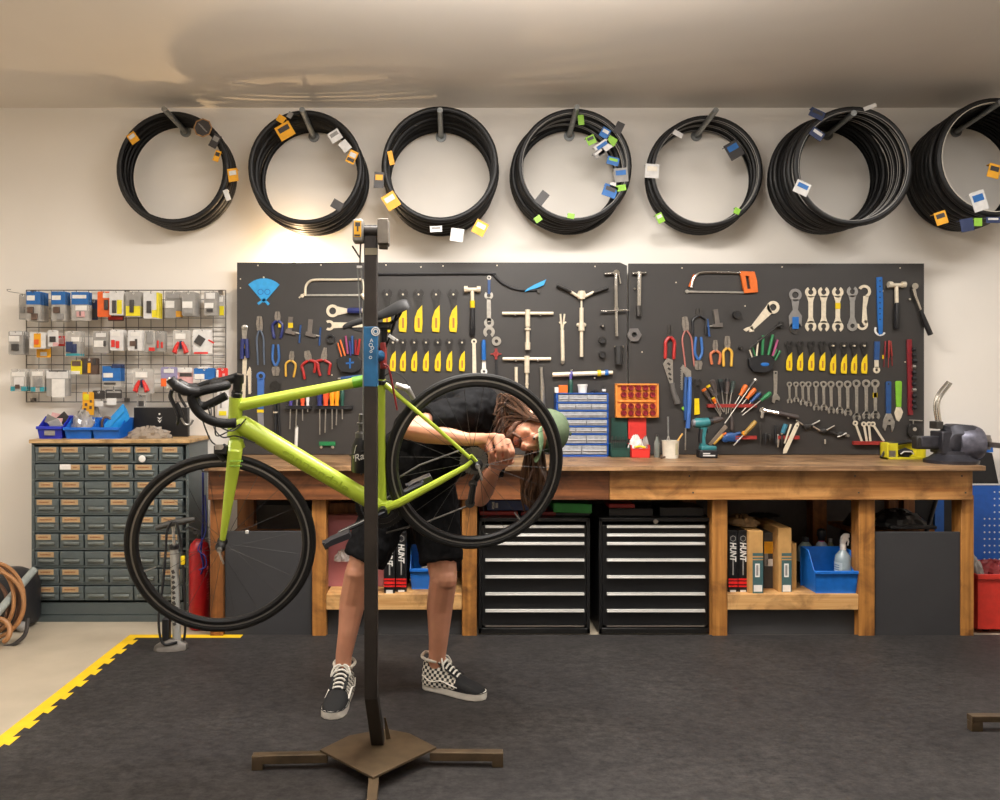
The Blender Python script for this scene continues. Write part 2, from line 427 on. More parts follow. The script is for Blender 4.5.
ml = [x for x in (-1.25, -0.3, 0.4, 1.3, 2.2, 2.78)]
mb = MB()
for x in ml:
    mb.cyl((x, YF + 0.001, BT - 0.06), (x, YF - 0.002, BT - 0.06), 0.005, 8); mb.cyl((x + 0.02, YF + 0.001, zb + 0.04), (x + 0.02, YF - 0.002, zb + 0.04), 0.005, 8)
link('screw_heads', mb, DKSTEEL, bench)

# ------------------------------------------------------------------ tool boards
YT = 5.03                                         # front face of the boards
bm_ = mat('board_paint', '#312e2c', 0.5, 0, 0.10, 3.0, 0.05)
def board_poly(x0, x1, y0, y1, ch):
    return [(x0, y0), (x1 - ch, y0 - (0 if not ch else 0)), (x1, y0 + ch * 0.45), (x1, y1), (x0, y1)]
def tool_board(x0, x1, ytop, ch, label, screws):  # the board stands just clear of the worktop
    t = thing('tool_board', label, 'tool board', P((x0 + x1) / 2, 455, YT + 0.008), 'black tool boards')
    mb = MB(YT); mb.slab([mb.q(x, y) for x, y in board_poly(x0, x1, ytop, 454.4, ch)], (0, 0.016, 0))
    link('panel', mb, bm_, t)
    mb = MB()
    for x in (x0 + 12, (x0 + x1) / 2, x1 - 12):
        p = P(x, 300, YT); mb.bx(p.x - 0.02, p.x + 0.02, YT + 0.017, WALL - 0.001, P(0, 450, YT).z, P(0, 280, YT).z)
    link('batten', mb, wlegd, t)
    for x, y in screws: link('screw', MB(YT).disc(x, y, 0.7, 0.0025, 0, 8), BRASSY, t)
    return t
tool_board(237, 627, 262.5, 7, 'left black painted tool board, hung with yellow cone wrenches and pullers', [(258, 265.5), (240.5, 279), (240.5, 288), (321, 265), (386, 265), (421, 267), (497, 265.5), (443, 266), (595, 266.5), (332, 375), (421, 274)])
tool_board(628.6, 924, 263.5, 0, 'right black painted tool board, hung with the row of combination spanners', [(682, 268), (782, 267), (752, 272), (900, 268), (676, 282.5), (745, 306), (642, 352), (905, 362)])

# bare bulb in the gap behind the left board
bl = P(294, 259.5, 5.088)
t = thing('wall_bulb', 'small glowing bare bulb behind the top edge of the left tool board', 'lamp', (bl.x, bl.y, bl.z - 0.12))
link('bulb', MB().ball(bl, 0.017, 14), mat('bulb_glass', '#ffd9a6', 0.4, emit=BULB), t)
mb = MB(); mb.cyl(bl + Vector((0, 0, -0.05)), bl + Vector((0, 0, -0.013)), 0.012, 12); mb.box(bl + Vector((0, 0.02, -0.08)), (0.05, 0.02, 0.08))
link('lamp_holder', mb, BLACK, t)

# ------------------------------------------------------------------ tyres on wall hooks
tyrem = mat('tyre_rubber', '#171616', 0.5, 0, 0.2, 40, 0.15, spec=.35)
bead = mat('tyre_bead', '#8d8a86', 0.5)
whiteb = mat('white_tape', '#e5dccb', 0.6)
greym = mat('grey_card', '#8e8b87', 0.6); dkcard = mat('dark_card', '#34302f', 0.5); ylcard = mat('amber_card', '#e8a51c', 0.5); pale = mat('pale_card', '#d9d6d2', 0.6)
navc = mat('navy_card', '#223056', 0.5); limec = mat('lime_card', '#8cc23a', 0.5); bluec = mat('blue_card', '#1b62a8', 0.5)
TR = 0.3265                                        # centre radius of the tyre tube
def tyre_mesh(rib, inner):
    """an open tyre: U section with thickness, a rib line on the shoulder; axis along Y"""
    mb = MB(); r = 0.0165; k = 12; prof = []
    a = [math.radians(-140 + 280 * i / k) for i in range(k + 1)]
    prof = [(TR + r * math.cos(q), r * math.sin(q)) for q in a] + [(TR + (r - 0.003) * math.cos(q), (r - 0.003) * math.sin(q)) for q in reversed(a)]
    mb.lathe((0, 0, 0), (0, -1, 0), prof, 56, closed=True)
    mb.mat(1)
    for s_ in (-1, 1): mb.torus((0, s_ * r * 0.66, 0), (0, 1, 0), TR - r * 0.72, 0.0026, 56, 6)
    me = link('tyre', mb, [tyrem, inner], origin=(0, 0, 0))
    return me
protos = [tyre_mesh(0, RUBBER), tyre_mesh(0, bead), tyre_mesh(0, whiteb)]
HOOKS = [  # base x at the wall, tip (px,py), hook length, tyres [sideways shift in m], near and far depth, bead kinds, name
    (186, (164, 109), 0.36, 6, 4.92, 0, 'leftmost'), (314, (302, 109.5), 0.42, 6, 4.83, 0, 'second'), (441, (440, 110), 0.42, 6, 4.77, 0, 'third'),
    (569, (577, 107), 0.40, 7, 4.85, 1, 'fourth'), (696, (716, 110), 0.40, 5, 4.92, 1, 'fifth'), (827, (854, 113), 0.50, 12, 4.66, 1, 'sixth'), (955.5, (1001, 102), 0.52, 12, 4.67, 2, 'rightmost')]
FRONT = []
for hi, (bxp, tip, hl, n, yn, kind, nm) in enumerate(HOOKS):
    hb = P(bxp, (132, 137, 137, 136, 136, 135, 132)[hi], WALL); dt = WALL - hl; ht = P(tip[0], tip[1], dt)
    t = thing('wall_hook', f'{nm} grey steel wall hook from the left, a tube stub holding a bundle of tyres', 'wall hook', hb, 'steel wall hooks')
    link('hook_tube', MB().cyl(hb, ht, 0.0165, 14), GALV, t)
    link('mounting_flange', MB().cyl(hb + Vector((0, -0.001, 0)), hb + Vector((0, -0.012, 0)), 0.034, 18), GALV, t)
    for k in range(n):                            # nearest first
        y = yn + (WALL - 0.045 - yn) * (k / max(n - 1, 1))
        f_ = (WALL - y) / hl; hz = hb.z + (ht.z - hb.z) * min(f_, 1); hx = hb.x + (ht.x - hb.x) * min(f_, 1)
        dx = {0: 0.0, 1: 0.0, 2: 0.0, 3: 0.0, 4: 0.0, 5: 0.0, 6: 0.0}[hi] + (R.uniform(-0.022, 0.022) if k else 0)
        if hi == 3 and k > 2: dx -= 0.02
        if hi == 5 and k > 5: dx -= 0.05
        zc = hz + 0.0175 - math.sqrt(max((TR - 0.011) ** 2 - dx ** 2, 0))
        pr = protos[2] if (kind == 2 and k == 0) else protos[1] if (kind == 1 and k in (0, 2, 4)) else protos[0]
        o = pr.copy(); COL.objects.link(o)
        o.location = (hx + dx, y, zc); o.rotation_euler = (R.uniform(-0.008, 0.008), R.uniform(0, 6), R.uniform(-0.008, 0.008))
        if k == 0: o.rotation_euler = (0, 0, 0); FRONT.append(o)
        look = 'pale rimmed black tyre' if pr is protos[1] else 'cream rimmed black tyre' if pr is protos[2] else 'black bicycle tyre'
        pos = 'nearest the room' if k == 0 else 'against the wall' if k == n - 1 else ORD[k] + ' from the front'
        tag(o, f'{look}, {pos} on the {nm} wall hook from the left', 'tyre', f'tyres on the {nm} wall hook')
for p_ in protos:
    me = p_.data; bpy.data.objects.remove(p_)
def swing_tag(hi, px, py, w_, h_, rot, mats_, dy=0.0):
    """a folded card tag clipped round the front tyre: sleeve, printed band"""
    o = FRONT[hi]; d = o.location.y - 0.018 + dy; c = P(px, py, d); s_ = mpp(d)
    mb = MB(); a = math.radians(-rot); rt = Matrix.Rotation(a, 3, 'Y')
    W, H = w_ * s_, h_ * s_
    mb.box(c, (W, 0.003, H), rt); mb.box(c + rt @ Vector((0, 0.017, H * 0.42)), (W, 0.034, 0.003), rt)
    if len(mats_) > 1:
        mb.mat(1); mb.box(c + rt @ Vector((0, -0.002, H * 0.16)), (W * 0.72, 0.002, H * 0.34), rt)
    if len(mats_) > 2:
        mb.mat(2); mb.box(c + rt @ Vector((0, -0.0021, -H * 0.24)), (W * 0.8, 0.002, H * 0.26), rt)
    link('swing_tag', mb, list(mats_), o)
TG = [(0, 133, 138, 9, 11, 35, (ylcard, pale)), (0, 215, 141, 8, 14, -28, (dkcard, greym)), (0, 217, 156, 6, 11, -20, (ylcard, dkcard)), (0, 233, 175, 10, 13, 8, (ylcard, pale)), (0, 227, 195, 5, 11, 20, (pale,)),
      (1, 285, 131, 16, 15, 30, (ylcard, dkcard)), (1, 281, 119, 8, 7, -30, (ylcard,)), (1, 290, 115, 5, 6, -30, (greym,)), (1, 335, 136, 12, 11, 32, (pale, greym)), (1, 345, 146, 9, 11, 40, (pale,)), (1, 352, 157, 9, 13, -25, (ylcard, pale, dkcard)), (1, 337, 205, 11, 9, -30, (dkcard,)),
      (2, 379, 180, 10, 16, -3, (dkcard, ylcard)), (2, 391, 158, 5, 14, 12, (ylcard,)), (2, 391, 201, 14, 16, 32, (ylcard, pale)), (2, 436, 229, 12, 6, 3, (pale, greym)), (2, 457, 235, 13, 13, -8, (pale,)), (2, 480, 228, 13, 14, -28, (ylcard, pale)),
      (3, 581, 120, 6, 10, 5, (limec,)), (3, 619, 128, 8, 12, -25, (dkcard,)), (3, 605, 133, 9, 10, -30, (bluec, pale)), (3, 591, 140, 9, 9, 25, (limec, dkcard)), (3, 603, 147, 16, 11, 35, (pale, bluec)), (3, 612, 141, 9, 8, -30, (limec,)), (3, 599, 153, 12, 7, 40, (greym, pale)), (3, 613, 161, 12, 8, -15, (bluec, limec)), (3, 621, 175, 14, 14, 5, (greym, bluec)), (3, 610, 191, 14, 12, -20, (bluec, dkcard)), (3, 621, 188, 10, 6, 10, (limec,)), (3, 613, 186, 6, 7, 0, (pale,)), (3, 542, 198, 9, 14, -38, (dkcard,)), (3, 538, 219, 7, 6, 35, (limec,)), (3, 571, 216, 7, 5, -10, (limec,)),
      (4, 734, 150, 15, 17, 30, (dkcard, bluec)), (4, 652, 171, 14, 14, -4, (pale, whiteb)), (4, 660, 218, 7, 10, 25, (limec, pale)), (4, 737, 211, 6, 6, -25, (limec,)), (4, 678, 134, 10, 5, -30, (pale,)),
      (5, 817, 114, 15, 9, -25, (navc, dkcard)), (5, 870, 107, 13, 4, 20, (pale,)), (5, 802, 188, 15, 13, -25, (pale, bluec)), (5, 817, 134, 14, 9, -35, (navc, pale)),
      (6, 994, 171, 12, 14, -15, (ylcard, dkcard)), (6, 979, 201, 15, 20, 18, (pale, bluec)), (6, 941, 218, 12, 13, 18, (ylcard, dkcard)), (6, 967, 225, 13, 13, 10, (navc,)), (6, 978, 222, 8, 8, 0, (limec,)), (6, 993, 220, 14, 6, 0, (navc, pale))]
for a in TG: swing_tag(a[0], *a[1:], dy=0.0)
# tags on the inside of the sixth bundle and on the side of the last one
for (hi, px, py, w_, h_, rot, d) in ((5, 877, 128, 11, 8, 35, 4.90), (5, 885, 145, 10, 12, -25, 4.90), (6, 928, 176, 4, 14, -20, 4.86)):
    mb = MB(); mb.box(P(px, py, d), (w_ * mpp(d), 0.004, h_ * mpp(d)), Matrix.Rotation(math.radians(rot), 3, 'Y')); link('paper_label', mb, pale, FRONT[hi])
mb = MB(); c = P(203, 128, FRONT[0].location.y - 0.02); mb.cyl(c, c + Vector((0, -0.004, 0)), 0.056, 8); mb.mat(1); mb.torus(c + Vector((0, -0.004, 0)), (0, 1, 0), 0.054, 0.004, 8, 6); mb.mat(2)
for a in range(3): mb.box(c + Vector((-0.012 + 0.012 * a, -0.005, 0.014 - 0.014 * a)), (0.035, 0.002, 0.006), Matrix.Rotation(0.7, 3, 'Y'))
link('round_tag', mb, [dkcard, BROWN, greym], FRONT[0])
# ------------------------------------------------------------------ hand tools hung on the boards (photo pixels on the board's plane)
def tool(name, label, cat, at, parts, group=None, T=None, bevel=0.0006, Y=YT):
    """parts: (part name, material, function drawing it)"""
    t = thing(name, label, cat, P(at[0], at[1], Y), group)
    for pn, m, fn in parts:
        mb = MB(Y)
        if T: mb.at(*T)
        fn(mb); link(pn, mb, m, t, bevel=bevel)
    return t
def one(name, label, cat, m, fn, group=None, T=None, bevel=0.0006, Y=YT):
    mb = MB(Y)
    if T: mb.at(*T)
    fn(mb); return solo(name, mb, m, label, cat, group, bevel=bevel)

# cone wrenches with yellow handles: head, neck, grip with a printed mark
YTXT = mat('grip_print', '#a06a2a', 0.6)
def cone_wrench(x, yt, yb, w_, label, group, stud=True):
    h = yb - yt; hr = w_ * 0.62
    t = thing('cone_wrench', label, 'cone wrench', P(x, yt, YT), group)
    mb = MB(YT).ring(x, yt + hr, hr, hr * 0.48, 0.003, 115, 425, 0.008)
    mb.poly([(x - hr * .75, yt + hr * 1.5), (x + hr * .75, yt + hr * 1.5), (x + w_ * .3, yt + h * .5), (x - w_ * .12, yt + h * .52)], 0.003, 0.008)
    link('head', mb, DKSTEEL2, t)
    yg = yt + h * .38
    pts = [(x + w_ * .42, yg), (x + w_ * .47, yb - h * .2), (x + w_ * .38, yb), (x - w_ * .4, yb - h * .02), (x - w_ * .5, yb - h * .12), (x - w_ * .44, yb - h * .33), (x - w_ * .12, yb - h * .5)]
    link('grip', MB(YT).poly(pts, 0.008, 0.004), YEL, t, bevel=0.0015)
    link('printed_mark', MB(YT).plate(x - w_ * .1, yb - h * .33, x + w_ * .14, yb - h * .1, 0.0004, 0.0122), YTXT, t)
    if stud: link('hanging_stud', MB(YT).disc(x, yt + hr * 1.15, 0.9, 0.016, 0, 10), BRASSY, t)
    return t
DKSTEEL2 = mat('blackened_steel', '#33312f', 0.42, 0.5, 0.3, 60)
PL = ['first from the left', 'second from the left', 'third from the left', 'fourth from the left', 'fifth from the left', 'sixth from the left', 'seventh from the left', 'rightmost']
for i, x in enumerate((387, 403, 418.6, 436, 453.3)):
    cone_wrench(x, 288.5, 332.5, 8.6, f'yellow handled cone wrench, {PL[i] if i < 4 else "rightmost"} in upper row beside the hammer', 'upper row of large cone wrenches')
for i, x in enumerate((393, 403, 414.3, 426, 437.8, 449.3, 462)):
    cone_wrench(x, 338, 371.5, 6.4, f'small yellow handled cone wrench, {PL[i] if i < 6 else "rightmost"} in lower row on left board', 'lower row of small cone wrenches')
for i, x in enumerate((788.7, 799.5, 810.7, 821.7, 832.4, 843.3, 853.4, 863.6)):
    cone_wrench(x, 340.5 + (0.8 if i > 3 else 0), 371 + (3 if i > 3 else 0), 6.4, f'small yellow handled cone wrench, {PL[i]} in the row on the right board', 'row of cone wrenches on the right board', i > 3)

# blue fan gauge
t = thing('fan_gauge', 'bright blue fan shaped gauge with two round holes at top left of board', 'gauge', P(264, 278, YT))
mb = MB(YT).poly([(264, 303)] + arc(264, 301, 22.6, 134, 46, 10), 0.004, 0.002); link('fan_plate', mb, SKYB, t, bevel=0.001)
link('hole_rim', MB(YT).ring(260.8, 292, 3.0, 2.3, 0.001, off=0.006), BLUE, t); link('hole_rim', MB(YT).ring(267.6, 292, 3.0, 2.3, 0.001, off=0.006), BLUE, t)
link('foot', MB(YT).bar(264, 300, 258, 304, 2, 2.4, 0.004, 0.002), SKYB, t); link('foot', MB(YT).bar(263.5, 299, 269, 304.6, 2.2, 2.6, 0.004, 0.002), SKYB, t)
link('hanging_stud', MB(YT).disc(264, 277.5, 0.8, 0.012, 0, 10), BRASSY, t)

# hacksaws
tool('hacksaw', 'silver framed hacksaw hanging behind the stand post, left board', 'hacksaw', (330, 280), [
    ('frame', BRASSY, lambda m: m.rod(spline([(362, 279.5, 0), (340, 280, 0), (316, 280, 0), (309.5, 282, 0), (306, 287, 0), (305.6, 296, 0)], 5) and [(p.x, p.y) for p in spline([(362, 279.5, 0), (340, 280, 0), (316, 280, 0), (309.5, 282, 0), (306, 287, 0), (305.6, 296, 0)], 5)], 1.3).rod([(362, 279.5), (363.5, 285), (364, 299)], 1.3)),
    ('blade', STEEL, lambda m: m.bar(303, 295.3, 363, 295.3, 2.0, th=0.002, off=0.008)),
    ('handle', BRASSY, lambda m: m.rod([(362, 294), (365, 299), (371, 304)], 2.0)),
    ('wing_nut', BRASSY, lambda m: m.disc(302.5, 296, 1.8, 0.012).bar(299, 298, 306, 292.5, 1.6))])
def sp(*pts, k=5): return [(p.x, p.y) for p in spline([(x, y, 0) for x, y in pts], k)]
tool('hacksaw', 'hacksaw with orange grip at the top of the right board', 'hacksaw', (722, 272), [
    ('frame', CHROME, lambda m: m.rod(sp((740, 273), (722, 272.5), (704, 272.5), (696.5, 274.5), (692.5, 280), (690.8, 288)), 1.5)),
    ('blade', STEEL, lambda m: m.bar(687, 291.8, 744, 292.6, 1.9, th=0.002, off=0.008)),
    ('front_post', ORG, lambda m: m.bar(694.6, 275, 689.5, 287, 3.2, 3.2, 0.012)),
    ('tension_nut', STEEL, lambda m: m.disc(686.5, 291.7, 1.9, 0.012)),
    ('grip', ORG, lambda m: m.poly([(739, 271.5), (753.5, 272), (756, 281), (757, 292.5), (743.5, 293.5), (743, 289.5), (750, 289), (748, 276.5), (744.5, 276), (746.5, 289.6), (742.8, 290)], 0.018))], bevel=0.001)

def ringspanner(label, x0, y, x1, hc, hm):
    tool('ring_wrench', label, 'ring wrench', (x0, y), [('head', BRASSY, lambda m: m.ring(x0, y, 6.4, 3.5, 0.005, off=0.004).poly([(x0 + 4, y - 4.6), (x0 + 16, y - 2), (x0 + 16, y + 2), (x0 + 4, y + 4.6)], 0.005, 0.004)),
        ('grip', hc, lambda m: m.rod([(x0 + 15, y), (x0 + 17, y), (x1, y)], [2.2, 3.0, 3.0])), ('end_cap', hm, lambda m: m.rod([(x1, y), (x1 + 6, y)], 2.4))])
ringspanner('large pale ring wrench with blue grip lying level behind the saddle', 332.8, 311, 362, NAVY, BRASSY)
tool('cone_spanner', 'pale open ended spanner lying level below the blue gripped ring wrench', 'spanner', (330, 325), [('head', BRASSY, lambda m: m.ring(329.3, 325.4, 5.2, 2.6, 0.004, -125, 125, 0.004)), ('shank', BRASSY, lambda m: m.bar(333, 325.3, 372, 325, 6, 4, 0.004, 0.004))])
one('lockring', 'small black lockring hanging below the pale open spanner', 'lockring', BLACK, lambda m: m.ring(330.6, 339, 4.6, 2.7, 0.014))

# pliers
PLJ = mat('plier_steel', '#8d857b', 0.4, 0.55, 0.25, 80)
def pliers(label, x, yt, yp, yb, hw, spread, head_m, grip_m, rot=0, bow=1.6, group=None, r=1.15, collar=None, long_nose=False, name='pliers'):
    """head with two jaws above pivot (yp), two bowed grips below it; rotated about the pivot"""
    hw *= .8; head_m = PLJ if head_m in (STEEL, BRASSY) else head_m
    t = thing(name, label, 'pliers', P(x, yp, YT), group); T = (x, yp, rot); a = yt - yp; b_ = yb - yp
    mb = MB(YT).at(*T)
    for s_ in (-1, 1):
        if long_nose: mb.poly([(s_ * .25, a), (s_ * hw * .30, a), (s_ * hw * .6, a * .35), (s_ * hw * .6, 1.5), (s_ * .2, 1.5)], 0.006, 0.002 + 0.0004 * (s_ > 0))
        else: mb.poly([(s_ * .3, a), (s_ * hw * .45, a * .96), (s_ * hw * .65, a * .4), (s_ * hw * .5, 1.8), (s_ * .1, 1.8)], 0.007, 0.002 + 0.0004 * (s_ > 0))
    mb.disc(0, 0, hw * .3, 0.011, 0, 12); link('jaws', mb, head_m, t)
    for s_ in (-1, 1):
        pts = sp((s_ * 0.5, 1), (s_ * spread * bow * .5, b_ * .25), (s_ * spread * .5 * bow, b_ * .6), (s_ * spread * .5, b_), k=4)
        link('grip', MB(YT).at(*T).rod(pts, [r * .7] + [r] * (len(pts) - 2) + [r * .8]), grip_m, t)
    if collar: link('price_tag', MB(YT).at(*T).plate(1, 3, 5.5, 7.5, 0.001, 0.012), collar, t)
    return t
ORNG2 = mat('orange_grip', '#bd6a42', 0.45); SALM = mat('salmon_grip', '#a8665c', 0.5); GRIPY = mat('yellow_grip', '#d0a13a', 0.45)
mat('grip_blue', '#2d5f9e', .45)
pliers('cutters with navy blue bowed grips and a yellow tag, left board', 277.8, 311.5, 320, 338.5, 6, 6.2, STEEL, NAVY, 0, 1.5, r=1.5, collar=YEL)
pliers('side cutters hung head down with light blue grips, left board', 276, 376, 365, 344.5, 8, 4.6, STEEL, MATS['grip_blue'], 0, 1.3, r=1.3)
pliers('long nosed pliers with mustard yellow bowed grips, left board', 291.5, 351, 359.5, 377, 5, 7.5, STEEL, GRIPY, 5, 1.25)
pliers('circlip pliers with wide spread red grips, left of the two red pairs', 308.8, 350.5, 359.5, 378, 7, 16, STEEL, REDP, -12, 0.95, r=1.4)
pliers('needle nosed pliers with red grips, right of the two red pairs', 323.8, 347.5, 359, 374, 6, 15, STEEL, REDP, 8, 0.95, r=1.4, long_nose=True)
pliers('adjustable pliers with slim grey grips hanging left of the navy cutters', 260, 316, 329, 365, 6.5, 6.4, BRASSY, mat('slate_grip', '#4e5a6b', 0.5), -2, 1.0, r=.95, name='adjustable_pliers')
pliers('cutters with straight red grips and black head, right board', 669.8, 325, 336, 359, 6, 8.5, DKSTEEL, REDP, 2, 1.0, r=1.7)
pliers('long slim adjustable pliers with salmon grips, right board', 685.5, 316.5, 329, 367, 7, 9, BRASSY, SALM, -6, 1.0, r=.85, name='adjustable_pliers')
pliers('black handled pincers hanging open near the blue chain tool, right board', 699, 308.5, 315, 335, 7, 13, DKSTEEL, BLACK, 0, 1.0, r=1.2)
pliers('cutters hung head down with bright blue grips, right board', 698, 370, 359, 337, 8, 5, STEEL, MATS['grip_blue'], 0, 1.35, r=1.4)
pliers('small pliers with orange bowed grips, right board', 715, 340, 350, 364.5, 5, 7, BRASSY, ORNG2, 0, 1.3, r=1.4)
pliers('pliers with yellow and black grips right of the orange pair', 727, 336, 347, 366.5, 6, 7.4, STEEL, GRIPY, 0, 1.1, r=1.4)

# chain breakers
def chain_tool(label, x, y, hm, tagm=None):
    t = thing('chain_breaker', label, 'chain tool', P(x, y, YT))
    link('body', MB(YT).bar(x, y - 11, x - 1.5, y + 5, 4.4, 4.4, 0.012).bar(x - 5, y + 3, x + 5, y + 6, 4.2, 3, 0.014), mat('chain_tool_steel', '#6f6862', 0.45, 0.5), t, bevel=0.001)
    link('screw', MB(YT).rod([(x + 3, y + 4.6), (x + 9.5, y + 5.8)], .9), STEEL, t)
    link('tee_handle', MB(YT).rod([(x + 9.8, y - 3), (x + 9, y + 5.5), (x + 8.5, y + 15)], .9), hm, t)
    if tagm: link('price_tag', MB(YT).plate(x - 2.4, y - 5, x + 2.4, y, 0.001, 0.0135), tagm, t)
chain_tool('chain breaker with yellow tag and blue tee handle, left one on left board', 291, 328, DBLUE, YEL)
chain_tool('bare chain breaker with blue tee handle, right one on left board', 311, 330.5, DBLUE)
T_ = thing('chain_breaker', 'chain breaker with blue tee handle hanging left on the right board', 'chain tool', P(715, 318, YT))
link('body', MB(YT).bar(715, 309.5, 717, 324, 4.6, 4.6, 0.012).bar(712, 326, 722, 325, 3, 4.5, 0.014), MATS['chain_tool_steel'], T_, bevel=0.001)
link('tee_handle', MB(YT).rod([(707, 319), (708, 327), (709, 336.5)], 1.1), DBLUE, T_); link('screw', MB(YT).rod([(708, 326.6), (713, 326)], .9), STEEL, T_)

# left column
tool('chain_whip', 'steel and navy gripped chain whip hanging at the left edge of board', 'chain whip', (245, 326), [
    ('head', STEEL, lambda m: m.blob(244.8, 327.5, 3.6, 3.0, 0.012).bar(244.8, 328, 244.5, 340, 6, 4, 0.006)), ('grip', NAVY, lambda m: m.rod([(243.4, 339), (242.6, 350), (242.5, 359)], 2.1).rod([(246.8, 339), (247.6, 350), (248, 358)], 2.0)),
    ('price_tag', YEL, lambda m: m.plate(244.5, 344, 248.8, 348.5, 0.001, 0.014)), ('bar', BRASSY, lambda m: m.bar(245, 356, 243.6, 400, 4.4, 3.4, 0.004))])
tool('saw_blade', 'narrow steel saw blade with teeth beside the chain whip', 'saw blade', (249, 367), [('blade', BRASSY, lambda m: m.poly([(247, 372), (249.8, 366.5), (251.2, 369), (251, 394), (248.6, 394), (248, 376)], 0.002, 0.003)), ('teeth', STEEL, lambda m: [m.poly([(251, 371 + 2 * i), (252.2, 372 + 2 * i), (251, 373 + 2 * i)], 0.002, 0.003) for i in range(11)]), ('rivet', BRASSY, lambda m: m.disc(247.4, 374.5, 1.0, 0.01))])
tool('pedal_wrench', 'long blue ring headed wrench with yellow band hanging behind the top tube', 'pedal wrench', (261, 372), [
    ('head', BLUE2 if False else mat('wrench_blue', '#3a64a8', 0.45), lambda m: m.ring(261, 376, 4.4, 2.2, 0.006)), ('shank', MATS['wrench_blue'], lambda m: m.bar(261, 379, 260.8, 409, 7, 6, 0.006)),
    ('tape_band', YEL, lambda m: m.bar(260.6, 409.5, 260.6, 412.5, 6.6, th=0.0075)), ('lower_shank', GREY, lambda m: m.bar(260.5, 412, 261.5, 432, 6, 5.5, 0.005))])
tool('adjustable_pliers', 'black adjustable pliers hanging right of the long blue wrench', 'pliers', (275, 381), [
    ('jaws', DKSTEEL2, lambda m: m.poly([(269.5, 386), (272, 382), (277, 380.6), (281, 384), (280, 390), (276, 393), (271, 391)], 0.009)), ('grip', BLACK, lambda m: m.rod([(274, 391), (275.6, 411), (276, 438)], 1.5).rod([(277.6, 391), (278.6, 412), (280, 436)], 1.2)), ('collar', BRASSY, lambda m: m.rod([(275.8, 411.6), (275.8, 413)], 2.2))])
tool('blue_pick', 'short blue handled pick hanging just above the top tube', 'pick', (345, 378), [('handle', DBLUE, lambda m: m.rod([(341, 378.5), (350, 377.5), (362, 376)], [1.6, 1.8, 1.5])), ('tip', STEEL, lambda m: m.rod([(338, 378.8), (341, 378.5)], .9))])

# screwdriver racks behind the top tube
def rack(label, x0, x1, y, m): return one('tool_rack', label, 'tool rack', m, lambda b: b.plate(x0, y - 1.5, x1, y + 2, 0.03), None)
rack('short black screwdriver rack under the top tube, left one', 286.5, 312, 407, BLACK)
rack('longer black screwdriver rack under the top tube, right one', 316, 353, 407, BLACK)
def driver(label, x, y0, y1, hm, x1=None, yc=405.5, hw=2.3, off=0.012, name='screwdriver', shaft=STEEL, group='screwdrivers in the racks behind the bike'):
    """handle from y0 to yc, shaft to y1"""
    x1 = x if x1 is None else x1; xm = x + (x1 - x) * (yc - y0) / (y1 - y0)
    t = thing(name, label, 'screwdriver', P(x, yc, YT), group); h = yc - y0
    dx = xm - x
    link('handle', MB(YT).rod([(x, y0), (x + dx * .06, y0 + .08 * h), (x + dx * .5, y0 + .5 * h), (x + dx * .8, y0 + .8 * h), (xm, yc)], [hw * .6, hw * .95, hw, hw * .68, hw * .85], off), hm, t)
    link('shaft', MB(YT).rod([(xm, yc), (x1, y1)], .62, off + 0.007), shaft, t)
ORED = mat('coral_grip', '#e8552e', 0.4); AMB = mat('amber_grip', '#f09a1a', 0.4)
driver('purple handled screwdriver, leftmost under the top tube', 291.8, 394, 429, PURP, 290.6)
driver('thin all steel driver standing beside the purple screwdriver', 298, 396, 428, STEEL, 296.5, hw=1.2)
driver('red and yellow handled screwdriver in the short black rack', 303.3, 396, 420.5, ORED)
driver('white handled screwdriver at the right of the short black rack', 308.3, 395, 412, WHITE, hw=1.8)
driver('royal blue handled screwdriver, leftmost in the longer black rack', 320.4, 390, 434.5, NAVY, hw=3)
driver('coral red handled screwdriver in the longer black rack', 326.8, 389, 432.5, ORED, 325.6, hw=3)
driver('orange handled screwdriver right of the coral red one', 332.7, 389, 429, AMB, hw=2.7)
driver('amber yellow handled screwdriver in the longer black rack', 337.8, 388, 425, AMB, 336.8, hw=2.6)
driver('dark green handled screwdriver, rightmost in the longer black rack', 342.8, 389, 419, DGRN, hw=2.2)
tool('spoke_key', 'thin white handled spoke key standing at the board below the racks', 'spoke key', (297, 428), [('handle', WHITE, lambda m: m.rod([(297, 427), (296.6, 440), (296, 454)], 1.7)), ('end_cap', STEEL, lambda m: m.rod([(297, 425.5), (297, 428)], 1.1))])
tool('hand_tool', 'small green level tool with steel ends low on the left board', 'hand tool', (327.5, 444), [('body', GRN, lambda m: m.bar(319.5, 443.5, 335.5, 443.5, 4, th=0.014)), ('roller', CHROME, lambda m: m.disc(321.5, 447, 1.5, 0.012)), ('roller', CHROME, lambda m: m.disc(333, 447, 1.5, 0.012))])

